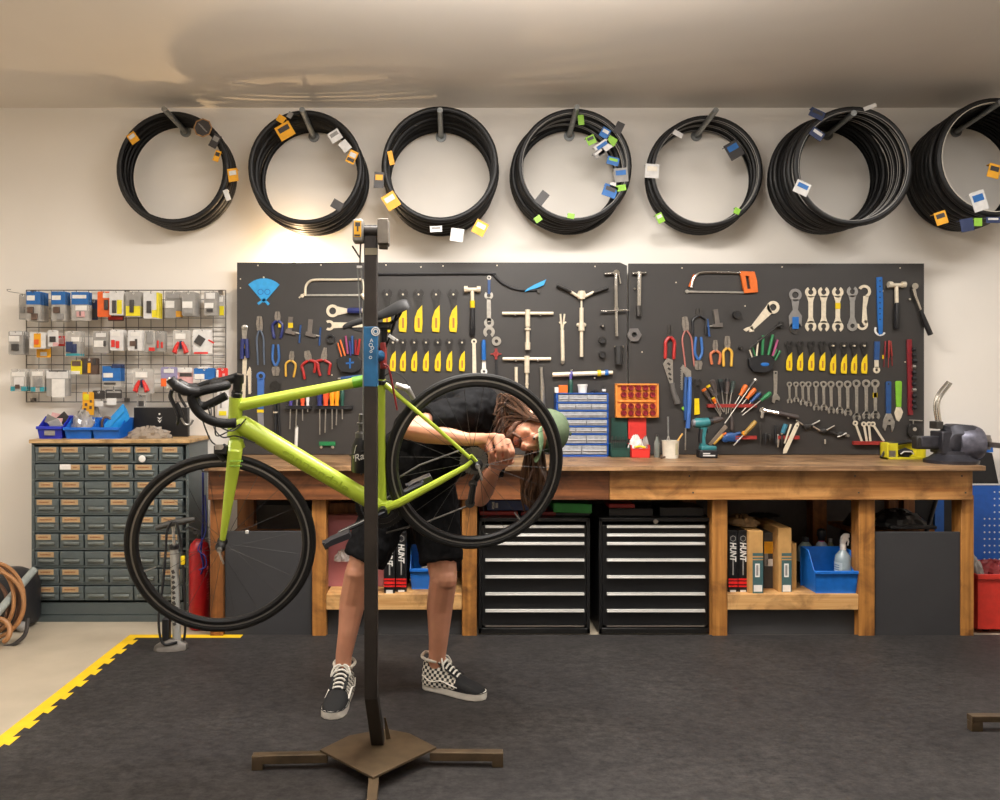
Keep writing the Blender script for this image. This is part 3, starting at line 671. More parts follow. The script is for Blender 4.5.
# key holders: black fan block with coloured hex keys
def key_holder(label, x, y, keys, mark):
    t = thing('hex_key_holder', label, 'hex key holder', P(x, y, YT))
    link('block', MB(YT).poly([(x - 13, y - 5), (x - 6, y - 8), (x + 8, y - 8), (x + 13, y - 3), (x + 11, y + 6), (x + 4, y + 9), (x - 8, y + 8), (x - 12, y + 3)], 0.03), BLACK, t, bevel=0.003)
    link('emblem', mark(MB(YT)), BLUE, t)
    for x0, y0, x1, y1, w_, m in keys: link('hex_key', MB(YT).rod([(x0, y0), (x1, y1)], w_, 0.012), m, t)
    return t
key_holder('black holder of coloured hex keys with blue cross, left board behind the post', 350, 364, [(338, 343, 342, 357, .7, ORG), (340.5, 340, 345.5, 356, .9, ORG), (346, 336, 348, 354, 1, PINK), (350, 341, 351, 356, .8, PURP), (352.5, 336, 353, 354, 1.3, DBLUE), (356, 340, 356, 355, 1.2, MAROON), (360, 339, 358, 355, 1.2, REDP)], lambda m: m.bar(346.5, 363.5, 354.5, 362.5, 1.6, th=0.001, off=0.031).bar(350.6, 358.5, 350.6, 368.5, 1.6, th=0.001, off=0.031))
key_holder('black holder of green hex keys with blue oval badge, right board', 760, 364, [(751.5, 347, 755, 358, .7, GRN), (757, 341, 755.5, 357, .9, BRASSY), (762, 335.5, 761, 355, 1.4, GRN), (771.5, 335, 767, 355, 1.5, GRN), (776.5, 340, 771.5, 356, 1.2, PINK), (775.5, 349.5, 772, 357, 1.1, GRN), (779, 351, 774, 360, 1.1, GRN), (748.5, 350, 753, 362, .7, BRASSY)], lambda m: m.blob(763, 364.5, 5, 2, 0.003, 0.029))
tool('hex_key', 'large black hex key leaning above the green key holder', 'hex key', (770, 335), [('long_arm', DKSTEEL2, lambda m: m.rod([(748, 349), (776, 326)], 1.0, 0.02)), ('socket_end', DKSTEEL2, lambda m: m.disc(780, 325, 3.2, 0.02, 0.004).rod([(775, 327), (780, 325)], 1.6, 0.008))])

# long bar, hammers, small spanners in the middle
tool('rubber_hose', 'long black hose along the top of the left board ending in blue tape', 'hose', (450, 274), [
    ('hose', BLACK, lambda m: m.rod(sp((366, 274.5), (420, 274.3), (489, 274), (494, 276), (503, 284), (516, 289.5), (530, 290.5), (538, 290)), 1.1)),
    ('blue_tape', SKYB, lambda m: m.poly([(524, 292.5), (527, 289), (534, 285), (546, 279.6), (543.5, 285.5), (536, 288.5), (530, 290)], 0.004, 0.012)), ('end_ball', DKSTEEL, lambda m: m.disc(538.6, 291.5, 1.8, 0.014))])
def hammer(label, x, y, L, hw, hm, cm):
    tool('hammer', label, 'hammer', (x, y), [('head', BRASSY, lambda m: m.rod([(x - hw, y - .4), (x - hw * .55, y - .4)], 3.3).rod([(x - hw * .6, y), (x + hw * .6, y)], 2.2).rod([(x + hw * .55, y - .4), (x + hw, y - .4)], 3.2)),
        ('shaft', cm, lambda m: m.rod([(x, y + 1), (x + .3, y + L * .42)], 1.9, 0.004)), ('grip', hm, lambda m: m.rod([(x + .3, y + L * .40), (x + .2, y + L * .6), (x, y + L * .97), (x, y + L)], [2.0, 2.6, 2.7, 2.0], 0.002))])
hammer('small hammer with black grip beside the upper yellow cone wrenches', 472.2, 290, 46, 8.2, BLACK, BRASSY)
hammer('small hammer with pale neck and black grip at upper right corner', 895, 285.5, 44, 8.6, BLACK, BRASSY)
link('neck_band', MB(YT).rod([(472.3, 301), (472.4, 308)], 2.5, 0.003), YEL, [o for o in COL.objects if o.name == 'hammer'][0])
tool('spanner_bundle', 'pair of overlapping steel spanners hung on a loop under the black hose', 'spanners', (489, 278), [('loop', STEEL, lambda m: m.ring(489, 277.8, 2.2, 1.0, 0.006)), ('tail', DBLUE, lambda m: m.bar(489, 280, 489, 294, 2.6, th=0.004)),
    ('front_spanner', STEEL, lambda m: m.ring(488.7, 295.5, 4.4, 1.9, 0.005, 130, 410).bar(488.7, 298, 489, 322, 4, 4.4, 0.005).ring(489, 323, 5, 2, 0.005, 0, 360)),
    ('rear_spanner', STEEL, lambda m: m.ring(489, 332, 5.8, 2.6, 0.004, -60, 240, 0.001))])
tool('box_spanner', 'slim steel box spanner directly under the black gripped hammer', 'spanner', (474, 340), [('head', BRASSY, lambda m: m.ring(474, 341.5, 2.8, 1.2, 0.006)), ('shank', BRASSY, lambda m: m.bar(474, 343.5, 474.5, 380, 3.4, 4, 0.006))])
tool('pin_spanner', 'small pin spanner with blue grip beside the steel box spanner', 'spanner', (483.6, 345), [('grip', BLUE, lambda m: m.rod([(483.7, 340), (483.5, 343), (483.8, 360)], [1.6, 2.2, 2.2])), ('head', WHITE, lambda m: m.bar(483.8, 359, 484, 369, 3.2, 4, 0.006).ring(484, 371.5, 3.3, 1.3, 0.006))])
tool('freewheel_remover', 'small toothed steel ring over a red handled spoke tool', 'spoke tool', (496.4, 341), [('ring', STEEL, lambda m: m.ring(496.4, 341.3, 4.7, 1.8, 0.01)), ('red_body', BRICKR, lambda m: m.ring(496, 354, 2.8, .6, 0.012).bar(496, 348.6, 496, 359.5, 2.6, th=0.008).bar(490.6, 354, 501.5, 354, 1.3, th=0.008)), ('chain', BLACK, lambda m: [m.disc(496.4, 361.5 + 2.9 * i, 1.6, 0.008) for i in range(5)])])

# pullers and presses
def press(label, x0, x1, y, xs, segs):
    tool('headset_press', label, 'press', ((x0 + x1) / 2, y), [('cross_bar', BRASSY, lambda m: m.rod([(x0, y), (x1, y)], 1.7, 0.006)), ('stem', BRASSY, lambda m: [m.rod([(xs, a), (xs, b)], r_, 0.006 + (3 - r_) * 0.003) for a, b, r_ in segs]),
        ('peg', CHROME, lambda m: m.disc(x0 + 13, y + 1.5, 1.1, 0.03)), ('peg', CHROME, lambda m: m.disc(x1 - 13, y + 1.5, 1.1, 0.03))])
press('steel tee handled press with chrome stem, upper one of two', 502, 553, 313.6, 527.3, [(310, 327, 2.6), (326, 331, 1.8), (328.5, 330.5, 3.1), (331, 344, 1.9), (342.5, 350, 2.7)])
press('steel tee handled press with brass tinted stem, lower one of two', 502.5, 550.5, 359, 526.6, [(356, 373, 2.7), (372, 388, 1.5), (383, 385, 1.9), (386, 396, 1.2)])
one('tube_spanner', 'short steel tube hanging left of the lower tee press', 'tube spanner', BRASSY, lambda m: m.rod([(516, 367), (516.2, 390)], 1.7))
one('tyre_iron', 'long tapered steel drift hanging right of the lower tee press', 'drift', STEEL, lambda m: m.rod([(540.8, 367), (541, 371), (542, 388), (543, 412)], [1.8, 1.5, 2.3, 2.9]))
tool('cup_remover', 'split tube steel cup remover hanging right of the upper tee press', 'cup remover', (562, 318), [('tube', BRASSY, lambda m: m.rod([(562, 330), (562.5, 361)], 2.0)), ('prong', BRASSY, lambda m: m.rod([(562.4, 331), (564.4, 314)], 1.0)), ('prong', BRASSY, lambda m: m.rod([(561.6, 331), (560.2, 314)], 1.0)), ('prong', BRASSY, lambda m: m.rod([(559, 322), (561.5, 324.5)], .9).rod([(566, 322), (563, 324.5)], .9)), ('tip', STEEL, lambda m: m.blob(562.5, 361.5, 2.2, 3.2, 0.02))])
tool('crown_race_puller', 'Y shaped puller with two black arms and a stepped steel stem', 'puller', (581, 295), [
    ('arm', DKSTEEL2, lambda m: m.rod([(556.5, 286), (571, 292.5)], 1.5, 0.012)), ('arm', DKSTEEL2, lambda m: m.rod([(607.5, 288.5), (592, 293.5)], 1.5, 0.012)),
    ('clevis', BRASSY, lambda m: m.rod([(570, 292), (577, 296.5)], 1.6, 0.01).rod([(593, 292.6), (585, 296.5)], 1.6, 0.01)), ('hub', BRASSY, lambda m: m.disc(581, 295.5, 4.4, 0.03).rod([(581, 291.5), (581, 299.5)], 3.4, 0.004)),
    ('stem', BRASSY, lambda m: m.rod([(581, 299), (581, 308)], 1.0, 0.012).rod([(581, 308), (581, 324)], 2.2, 0.006).rod([(581, 323), (581, 331)], 3.1, 0.003).rod([(581, 330), (581, 357)], 1.8, 0.008)),
    ('lug', BRASSY, lambda m: m.blob(577.5, 325, 1.6, 2, 0.02)), ('lug', BRASSY, lambda m: m.blob(584.6, 325, 1.6, 2, 0.02))])
tool('fork_cutter', 'long chrome bar with a lever head and small cross handle', 'press', (615, 272), [
    ('lever', CHROME, lambda m: m.rod([(604, 274.6), (612, 273.5), (619, 273)], 1.5, 0.008).rod([(618, 273), (620, 284)], 1.1, 0.008)), ('head', CHROME, lambda m: m.disc(615.4, 273.5, 3.2, 0.03)),
    ('shaft', CHROME, lambda m: m.rod([(615, 274), (615.4, 309)], 2.1, 0.006).rod([(615.4, 309), (616, 336.5)], 1.8, 0.007)), ('cross_bar', CHROME, lambda m: m.rod([(600, 311.6), (627.5, 310.4)], 1.0, 0.02)), ('set_screw', CHROME, lambda m: m.disc(615.5, 309.5, 2.3, 0.028))])
tool('socket_wrench', 'chrome tee topped socket driver hanging at the gap between the boards', 'socket driver', (638, 272), [('top_bar', CHROME, lambda m: m.rod([(631.5, 273.8), (645.5, 273.4)], 1.5, 0.008)), ('shaft', CHROME, lambda m: m.rod([(638.6, 272), (638, 307)], 2.4, 0.004)), ('peg', CHROME, lambda m: m.disc(634, 289, 1, 0.02)), ('socket', DKSTEEL, lambda m: m.rod([(637.8, 306), (638, 316.5)], 2.6, 0.003))])
one('hex_nut', 'large steel hexagonal nut hanging below the chrome socket driver', 'nut', mat('nut_steel', '#787472', 0.4, 0.6), lambda m: m.lathe(m.q(633.6, 335, 0.001), (0, -1, 0), [(m.px(4), 0), (m.px(7.4), 0), (m.px(7.4), .02), (m.px(4), .02)], 6, closed=True).ring(633.6, 335, 4.6, 2.6, 0.022))
def cup(label, x, y, r, m): one('socket', label, 'socket', [m, DKSTEEL2], lambda b: b.disc(x, y, r, 0.028).mat(1).ring(x, y, r, r * .55, 0.03))
for y, r, l in ((326, 1.8, 'tiny steel bolt head, topmost of three beside the black cylinder'), (340.3, 3.6, 'round black socket, middle of three beside the black cylinder'), (354.6, 3.5, 'round black socket, lowest of three beside the black cylinder')): cup(l, 602, y, r, STEEL if r < 2 else BLACK)
tool('black_sleeve', 'matt black cylinder hung from two pegs, left board', 'cylinder', (618, 346), [('sleeve', mat('matt_black', '#222120', 0.6), lambda m: m.rod([(618, 346), (618, 364.5)], 4.0)), ('peg', CHROME, lambda m: m.disc(614.5, 346.8, 1.0, 0.03)), ('peg', CHROME, lambda m: m.disc(622, 346.8, 1.0, 0.03))])
tool('steel_rod', 'level steel rod carrying purple, yellow and blue rings above the blue organiser', 'rod', (582, 374), [('rod', BRASSY, lambda m: m.rod([(552, 374.8), (606, 373), (612, 372.6)], [2.4, 2.3, 1.8], 0.008)), ('purple_ring', PURP, lambda m: m.rod([(569.6, 374.2), (572, 374.1)], 3.2, 0.004)), ('yellow_ring', YEL, lambda m: m.rod([(596.5, 373.3), (600, 373.2)], 3.2, 0.004)), ('blue_ring', BLUE, lambda m: m.rod([(604, 373), (607.5, 372.8)], 3.0, 0.004)), ('clip', CHROME, lambda m: m.disc(571, 370.5, 1.0, 0.02).disc(594, 378, 1.0, 0.02))])

# right board
cup('small black round socket right of the blue chain tool', 736, 315, 4.0, BLACK); cup('tiny steel ball peg hanging right of the yellow pliers', 739.8, 348.2, 1.8, DKSTEEL)
tool('crank_wrench', 'pale ring and open ended wrench hanging at a slant', 'ring wrench', (773, 307), [('ring', BRASSY, lambda m: m.ring(772.8, 307.4, 6.4, 3.4, 0.006)), ('shank', BRASSY, lambda m: m.poly([(768, 303.5), (772, 313), (752.5, 330.5), (749.5, 328)], 0.006)), ('jaw', BRASSY, lambda m: m.poly([(752, 326), (754, 331.5), (749, 332.2), (748.6, 330), (746, 331.8), (743, 329.6), (746.5, 327.6)], 0.006))])
tool('bottom_bracket_spanner', 'grey double ring spanner with blue centre patch', 'spanner', (795, 295), [('ring', mat('mid_steel', '#928f8c', 0.4, 0.6), lambda m: m.ring(795, 295, 6.3, 3.3, 0.006)), ('body', MATS['mid_steel'], lambda m: m.poly([(791, 299.5), (799, 299.5), (797.5, 310), (801.5, 316), (801, 327), (789, 327), (788.5, 316), (792.5, 310)], 0.006)), ('blue_patch', BLUE, lambda m: m.plate(791.8, 317, 798.3, 329, 0.001, 0.0072)), ('jaw', DKSTEEL, lambda m: m.ring(795, 328, 6, 3, 0.006, -240, 60))])
for i, (x, yt, yb, m_, band) in enumerate(((810.4, 287, 331.5, BRASSY, 0), (823.4, 287, 331.5, BRASSY, 0), (837.5, 287, 331.8, BRASSY, 1), (852, 286.5, 331, mat('grey_spanner', '#a09d98', 0.4, 0.6), 0))):
    nm = ('leftmost of the four large open spanners, upper right board', 'second of the four large open spanners, upper right board', 'third large open spanner, with a yellow band on its shank', 'rightmost large open spanner, greyer with a ring lower end')[i]
    ps = [('top_jaw', m_, lambda m: m.ring(x, yt + 5.2, 5.6, 2.6, 0.005, 118, 422)), ('shank', m_, lambda m: m.poly([(x - 4, yt + 9), (x + 4, yt + 9), (x + 2.3, yt + 15), (x + 2.2, yb - 14), (x + 4, yb - 8.5), (x - 4, yb - 8.5), (x - 2.2, yb - 14), (x - 2.3, yt + 15)], 0.005)),
          ('lower_jaw', m_, (lambda m: m.ring(x, yb - 5, 5.6, 2.6, 0.005, -62, 242)) if i < 3 else (lambda m: m.ring(x, yb - 5, 5.2, 2.2, 0.006)))]
    if band: ps.append(('yellow_band', YEL, lambda m: m.bar(x, yt + 16, x, yt + 22, 4.8, th=0.007)))
    tool('open_ended_spanner', 'pale ' * (i < 3) + nm if i != 2 else nm, 'spanner', (x, yt), ps, 'large open spanners')
tool('hook_spanner', 'pale hook spanner with curled ends right of the open spanners', 'hook spanner', (865, 287), [('top_hook', BRASSY, lambda m: m.ring(864, 291.5, 6.6, 3.8, 0.005, -70, 150)), ('shank', BRASSY, lambda m: m.poly([(863, 296), (868.5, 296), (866, 308), (867, 322), (864, 326), (861.5, 322), (862.5, 306)], 0.005)), ('lower_hook', BRASSY, lambda m: m.ring(862, 324.6, 5.6, 3.2, 0.005, -190, 60))])
tool('chain_gauge', 'tall bright blue gauge bar with dark dots and a white lower hook', 'gauge', (879, 277), [('bar', BLUE, lambda m: m.poly([(876, 277.5), (881.5, 277), (882.5, 300), (882, 334), (878.5, 335), (877, 320), (876.5, 300)], 0.008)), ('white_hook', WHITE, lambda m: m.ring(880, 330, 6, 4.2, 0.005, 150, 330, 0)), ('dots', BLACK, lambda m: [m.disc(879.2, 281 + 5.5 * i, .8, 0.001, 0.009, 8) for i in range(8)]), ('peg', CHROME, lambda m: m.disc(881.6, 291, 1.6, 0.004))])
tool('ratchet_wrench', 'slanting ratchet with chrome head and black grip at the right edge', 'ratchet', (913, 286), [('head', CHROME, lambda m: m.disc(913.4, 286.4, 3.2, 0.02)), ('shaft', CHROME, lambda m: m.rod([(911.5, 289), (913.5, 297), (919, 311)], [2.2, 1.7, 1.3], 0.006)), ('grip', BLACK, lambda m: m.rod([(918.5, 310), (923, 322), (928.6, 335)], [1.8, 2.6, 2.6], 0.004)), ('peg', CHROME, lambda m: m.disc(908, 299.5, 1.2, 0.02))])
tool('pedal_spanner', 'short spanner with blue grip and small ring end', 'spanner', (876, 342), [('grip', DBLUE, lambda m: m.bar(876.6, 341.5, 876, 360, 5, 5, 0.01)), ('shank', BRASSY, lambda m: m.bar(876, 360, 876.2, 368, 4, th=0.007)), ('ring_end', BRASSY, lambda m: m.ring(876.2, 370, 3.4, 1.5, 0.007))])
tool('hex_key_set', 'bundle of slim red handled picks right of the blue gripped spanner', 'picks', (888, 342), [('pick', MAROON, lambda m: m.rod([(885, 341), (884, 357)], .8).rod([(884, 357), (883.6, 367)], .4)), ('pick', BRICKR, lambda m: m.rod([(888, 340.5), (887.8, 358)], .9, 0.006).rod([(887.8, 358), (887.6, 368)], .4, 0.006)), ('pick', BRICKR, lambda m: m.rod([(890, 341), (891.4, 356)], .9).rod([(891.4, 356), (892, 366)], .4)), ('yellow_tip', YEL, lambda m: m.bar(882.8, 355, 882.8, 359, 1.4, th=0.004))])
t = thing('socket_rail', 'long dark red socket rail holding black sockets at the board edge', 'socket rail', P(909, 340, YT))
link('rail', MB(YT).bar(908.5, 339.5, 909.8, 415, 4.6, 4.6, 0.012), MAROON, t, bevel=0.001)
for i in range(11):
    y = 349.5 + i * 5.8; link('socket', MB(YT).rod([(910.5, y), (913.6 + (i % 3) * .4, y)], 1.9 + .25 * (i % 4 == 2), 0.006), STEEL if i in (3, 7) else BLACK, t)

# combination spanners in a row, small to large
for i, (x, yb) in enumerate(((789, 404), (795.6, 403), (802.2, 406), (808, 407.5), (815.6, 411.5), (823.2, 411.8), (830.6, 414.5), (839, 415), (847.2, 417), (856, 422), (865.7, 420.5), (874.7, 420.5))):
    sc = 0.62 + 0.38 * i / 11; yt = 383.4 - (0.8 if i > 8 else 0)
    pos = 'leftmost and smallest' if i == 0 else 'rightmost' if i == 11 else ORD[i] + ' from the left'
    ps = [('ring_end', STEEL, lambda m: m.ring(x, yt + 1, 4.3 * sc, 2.1 * sc, 0.007)), ('shank', STEEL, lambda m: m.bar(x, yt + 4 * sc, x + .3, yb - 7 * sc, 3.6 * sc, 3.2 * sc, 0.005, 0.002)),
          ('open_jaw', STEEL, lambda m: m.ring(x + .4, yb - 4.4 * sc, 4.5 * sc, 1.9 * sc, 0.006, -50, 230).bar(x + .3, yb - 9.5 * sc, x + .4, yb - 7.4 * sc, 3.4 * sc, 7 * sc, 0.006))]
    if i == 11: ps.append(('yellow_band', YEL, lambda m: m.bar(x + .1, yt + 10, x + .1, yt + 15, 4.2, th=0.006)))
    tool('combination_spanner', f'steel combination spanner, {pos} in the row of twelve' + (' with a yellow band' if i == 11 else ''), 'spanner', (x, yt), ps, 'row of combination spanners')

def adj(label, x, yt, yb, hm, bm, w_, up=False):
    """adjustable spanner hung by its handle end"""
    tool('adjustable_spanner', label, 'spanner', (x, yt), [('handle', hm, lambda m: m.poly([(x - w_ * .4, yt + 1), (x - w_ * .2, yt), (x + w_ * .3, yt), (x + w_ * .45, yt + 1), (x + w_ * .4, yb - 18), (x - w_ * .35, yb - 18)], 0.009)),
        ('head', bm, lambda m: m.poly([(x - w_ * .4, yb - 18.5), (x + w_ * .4, yb - 18.5), (x + w_ * 1.0, yb - 10), (x + w_ * .9, yb - 5), (x + w_ * .55, yb), (x + w_ * .35, yb - 7), (x - w_ * .25, yb - 7), (x - w_ * .55, yb - 1), (x - w_ * .95, yb - 5), (x - w_ * .85, yb - 11)], 0.010)), ('knurl', DKSTEEL, lambda m: m.disc(x + w_ * .1, yb - 11.5, w_ * .18, 0.013)), ('hole', BLACK, lambda m: m.disc(x, yt + 2.6, .9, 0.0098))])
adj('large adjustable spanner with long blue handle below the cone wrenches', 887.8, 381.3, 432, DBLUE, STEEL, 6.2)
tool('freewheel_wrench', 'green handled wrench with pale blade, right of the blue adjustable spanner', 'wrench', (898, 381), [('handle', LIME, lambda m: m.poly([(894.8, 382), (896, 381), (900, 381), (901.2, 382), (900.6, 407), (895.8, 407)], 0.008)), ('blade', BRASSY, lambda m: m.poly([(896, 407), (900.4, 407), (902.6, 412), (901, 417), (898.6, 421.5), (896, 420), (894, 413)], 0.005))])
tool('adjustable_spanner', 'slim steel adjustable spanner hung head down by the green hex keys', 'spanner', (775, 371), [('shank', STEEL, lambda m: m.bar(775.2, 371, 775, 396, 4, 3.2, 0.006)), ('head', STEEL, lambda m: m.poly([(773.4, 394), (777, 394), (779.5, 398), (779, 401), (776.5, 399.5), (775, 400), (774, 403.5), (771.5, 402), (772, 397)], 0.008)), ('hole', BLACK, lambda m: m.disc(775.2, 373, 1.0, 0.0075))])
tool('folding_saw', 'folding saw with dark grey grip and toothed blade, right board', 'saw', (670, 365), [('blade', STEEL, lambda m: m.poly([(662.6, 364), (666.5, 357.8), (672.5, 360), (672.8, 384), (669.8, 385)], 0.003, 0.006)), ('slots', DKSTEEL, lambda m: [m.bar(667 + .5 * i, 363 + 5 * i, 669.8 + .4 * i, 365 + 5 * i, 2, th=0.001, off=0.0092) for i in range(4)]), ('grip', mat('saw_grip', '#55524f', 0.5), lambda m: m.rod(sp((671, 383), (672.5, 392), (675.5, 400), (676.5, 404)), [2.6] * 8 + [3.1] * 7 + [2.4], 0.003))])
tool('bolt_cutter', 'long blue handled pruner with serrated jaw, right board', 'bolt cutter', (685, 366), [('jaw', STEEL, lambda m: m.poly([(680.8, 372), (682.5, 364.5), (686, 367), (690.8, 371), (691, 379), (687, 380), (684, 373)], 0.006)), ('serration', STEEL, lambda m: [m.poly([(681.8, 367 + 2.4 * i), (680, 368.2 + 2.4 * i), (681.8, 369.4 + 2.4 * i)], 0.004) for i in range(9)] and m.bar(682.2, 366, 681.6, 390, 1.6, th=0.004)),
    ('blue_arm', DBLUE, lambda m: m.rod([(685.4, 377), (684.6, 400), (685.4, 420)], [1.6, 2.0, 2.0])), ('blue_arm', MATS['wrench_blue'], lambda m: m.rod([(689.2, 377), (688.6, 402), (687, 428)], [1.8, 2.3, 2.3], 0.002)), ('green_stop', LIME, lambda m: m.disc(683.2, 408.5, 1.9, 0.016)), ('rod', STEEL, lambda m: m.rod([(685.3, 428), (685, 450)], .8))])
tool('scraper', 'black headed tool with straight yellow grip above the cordless drill', 'scraper', (697, 378), [('head', DKSTEEL2, lambda m: m.ring(697, 382.6, 4.6, 2, 0.006, 115, 425).bar(697, 386, 696.4, 400, 6.4, 4, 0.006)), ('grip', YEL, lambda m: m.poly([(694, 398.5), (698.6, 398.2), (699.2, 414), (694, 415)], 0.010))])

# fan of screwdrivers in a red rack
rack('red plastic screwdriver rack at the middle of the right board', 706.5, 755, 405.4, BRICKR)
def fan(label, x0, y0, x1, y1, f_, hm, hw, cap=None, off=0.016):
    t = thing('screwdriver', label, 'screwdriver', P(x0, y0, YT), 'screwdrivers fanned in the red rack')
    L = lambda k: (x0 + (x1 - x0) * k, y0 + (y1 - y0) * k)
    link('handle', MB(YT).rod([L(0), L(.08 * f_), L(.5 * f_), L(.82 * f_), L(f_)], [hw * .6, hw, hw, hw * .65, hw * .9], off), hm, t)
    link('shaft', MB(YT).rod([L(f_), L(1)], .55, off + 0.008), STEEL, t)
    if cap: link('end_cap', MB(YT).rod([L(-.02), L(.12 * f_)], hw * 1.02, off - 0.0005), cap, t)
dkg = mat('dark_grip', '#433a37', 0.5); dkg2 = mat('dark_green_grip', '#2e3b38', 0.5)
fan('screwdriver with orange end cap, leftmost in the red fan rack', 702.2, 389.5, 719, 416, .38, dkg, 2.4, ORG)
fan('screwdriver with yellow end cap in the red fan rack', 706.3, 386, 722, 412, .35, dkg, 2.2, YEL, .02)
fan('short yellow and orange stubby screwdriver crossing the fan rack', 711, 398, 718.5, 415, .3, ORG, 1.9, YEL, .03)
fan('large brown handled screwdriver, tallest left in the fan rack', 710, 380, 720, 414, .45, dkg, 3.0, None, .014)
fan('black screwdriver left of centre in the fan rack', 718.8, 380, 723, 412, .38, BLACK, 2.3, dkg2)
fan('black screwdriver at the centre of the fan rack', 726, 380, 724.6, 414, .40, dkg, 2.4, BLACK)
fan('green tinted black screwdriver right of centre in the fan rack', 732, 381, 726.5, 413, .35, dkg2, 2.3)
fan('thin shafted dark screwdriver crossing long to lower left', 752.6, 380, 722.5, 423, .18, DKSTEEL, 2.0, STEEL, .03)
fan('bright orange screwdriver left of the two orange ones', 744.5, 385, 731, 408, .45, ORG, 2.5)
fan('bright orange screwdriver right of the two orange ones', 753.3, 388.5, 738, 407, .55, ORG, 2.5)
fan('screwdriver with black and blue handle in the fan rack', 758.5, 392.5, 740, 412, .5, DBLUE, 2.0, dkg2)
fan('green handled screwdriver, rightmost in the red fan rack', 768, 392.5, 740, 415, .35, GRN, 2.3, None, .03)
tool('screwdriver', 'small dark screwdriver hanging straight down under the red rack', 'screwdriver', (731, 415), [('shaft', STEEL, lambda m: m.rod([(730.6, 406), (730.6, 418)], .6)), ('handle', dkg, lambda m: m.rod([(730.8, 416), (731, 421), (731.2, 430)], [1.0, 2.2, 1.8]))])
# lower racks
rack('red rack under the amber screwdriver, right board', 729, 755, 437, BRICKR); rack('red rack beneath the cluster of dark tools, right board', 776, 797.5, 437, BRICKR)
tool('screwdriver', 'amber handled screwdriver slanting over the red rack near the drill', 'screwdriver', (750, 424), [('handle', mat('amber_dark', '#9c7a34', 0.4), lambda m: m.rod([(753, 421), (750, 424.5), (743.5, 431.5), (741.6, 434)], [2.0, 2.4, 2.0, 1.6], 0.03)), ('collar', AMB, lambda m: m.disc(741.8, 432.8, 2.2, 0.02, 0.03)), ('shaft', STEEL, lambda m: m.rod([(741.5, 434), (731.4, 445)], .7, 0.035))])
tool('work_gloves', 'crumpled royal blue work glove tucked beside the amber screwdriver', 'glove', (729, 437), [('palm', DBLUE, lambda m: m.blob(730, 437, 8, 5, 0.035).blob(724.5, 438.5, 4.5, 4, 0.03)), ('finger', DBLUE, lambda m: m.rod([(733, 434.5), (739, 432.8)], 1.6, 0.01)), ('finger', DBLUE, lambda m: m.rod([(734, 437.5), (740, 437)], 1.6, 0.012)), ('finger', NAVY, lambda m: m.rod([(733, 440), (738, 441.5)], 1.5, 0.012))])
one('file', 'flat steel file leaning at a slant behind the cordless drill', 'file', mat('file_steel', '#85786a', 0.5, 0.4), lambda m: m.bar(724.5, 425.5, 708, 444.5, 4, 3.4, 0.004, 0.03))
tool('chisel', 'yellow handled chisel lying behind the cordless drill', 'chisel', (716, 438), [('handle', GRIPY, lambda m: m.rod([(712, 443.5), (721, 434.6)], 1.9, 0.012)), ('blade', ORG, lambda m: m.rod([(721, 434.6), (725, 433)], 1.2, 0.012))])
mid = [(759.5, 422, 446, DKSTEEL, .9, 'thin steel rod standing left'), (764, 433, 444, BLACK, 2.2, 'stubby black bit'), (768, 434, 441, DKSTEEL2, 2.4, 'short dark bit'), (774, 425, 444, BLACK, 1.6, 'tall black punch'), (776.5, 434, 447, STEEL, 1.6, 'bright steel punch'), (780, 434, 446, DKSTEEL2, 2.0, 'dark steel punch')]
for x, a, b_, m_, r_, l in mid: one('punch', f'{l} in the row of dark tools under the long ratchet', 'punch', m_, lambda m: m.rod([(x, a), (x + .2, (a + b_) / 2), (x, b_)], [r_ * .7, r_, r_ * .5], 0.012))
tool('pin_punch', 'blue handled punch left of the pale tyre lever', 'punch', (783, 427), [('handle', TEAL, lambda m: m.rod([(784, 424), (780.8, 433)], 2.3, 0.012)), ('shaft', BRASSY, lambda m: m.rod([(780.8, 433), (778.5, 439)], .9, 0.016))])
tool('tyre_lever', 'pale flat tyre lever leaning at a slant, right board', 'tyre lever', (789, 437), [('blade', CREAM, lambda m: m.poly([(793, 423.5), (795.6, 421.6), (796.6, 424.5), (784, 452.5), (780.6, 453), (781, 449)], 0.006, 0.034)), ('hole', BLACK, lambda m: m.disc(794.4, 425.6, .8, 0.0002, 0.0402))])
one('feeler_strip', 'narrow pale strip standing beside the pale tyre lever', 'strip', CREAM, lambda m: m.bar(788.6, 424, 782, 443, 1.8, 1.4, 0.004, 0.034))
tool('torque_wrench', 'long dark torque wrench lying nearly level with chrome head', 'torque wrench', (778, 414), [('head', CHROME, lambda m: m.disc(761.5, 410.4, 3.2, 0.02).rod([(761, 411), (760.5, 418)], 2.0, 0.006)), ('shaft', CHROME, lambda m: m.rod([(762, 410), (778, 413.4)], 1.9, 0.006)), ('grip', dkg, lambda m: m.rod([(777, 413), (796.5, 417.2)], 2.3, 0.004)), ('peg', CHROME, lambda m: m.disc(787, 417.6, 1.1, 0.02))])
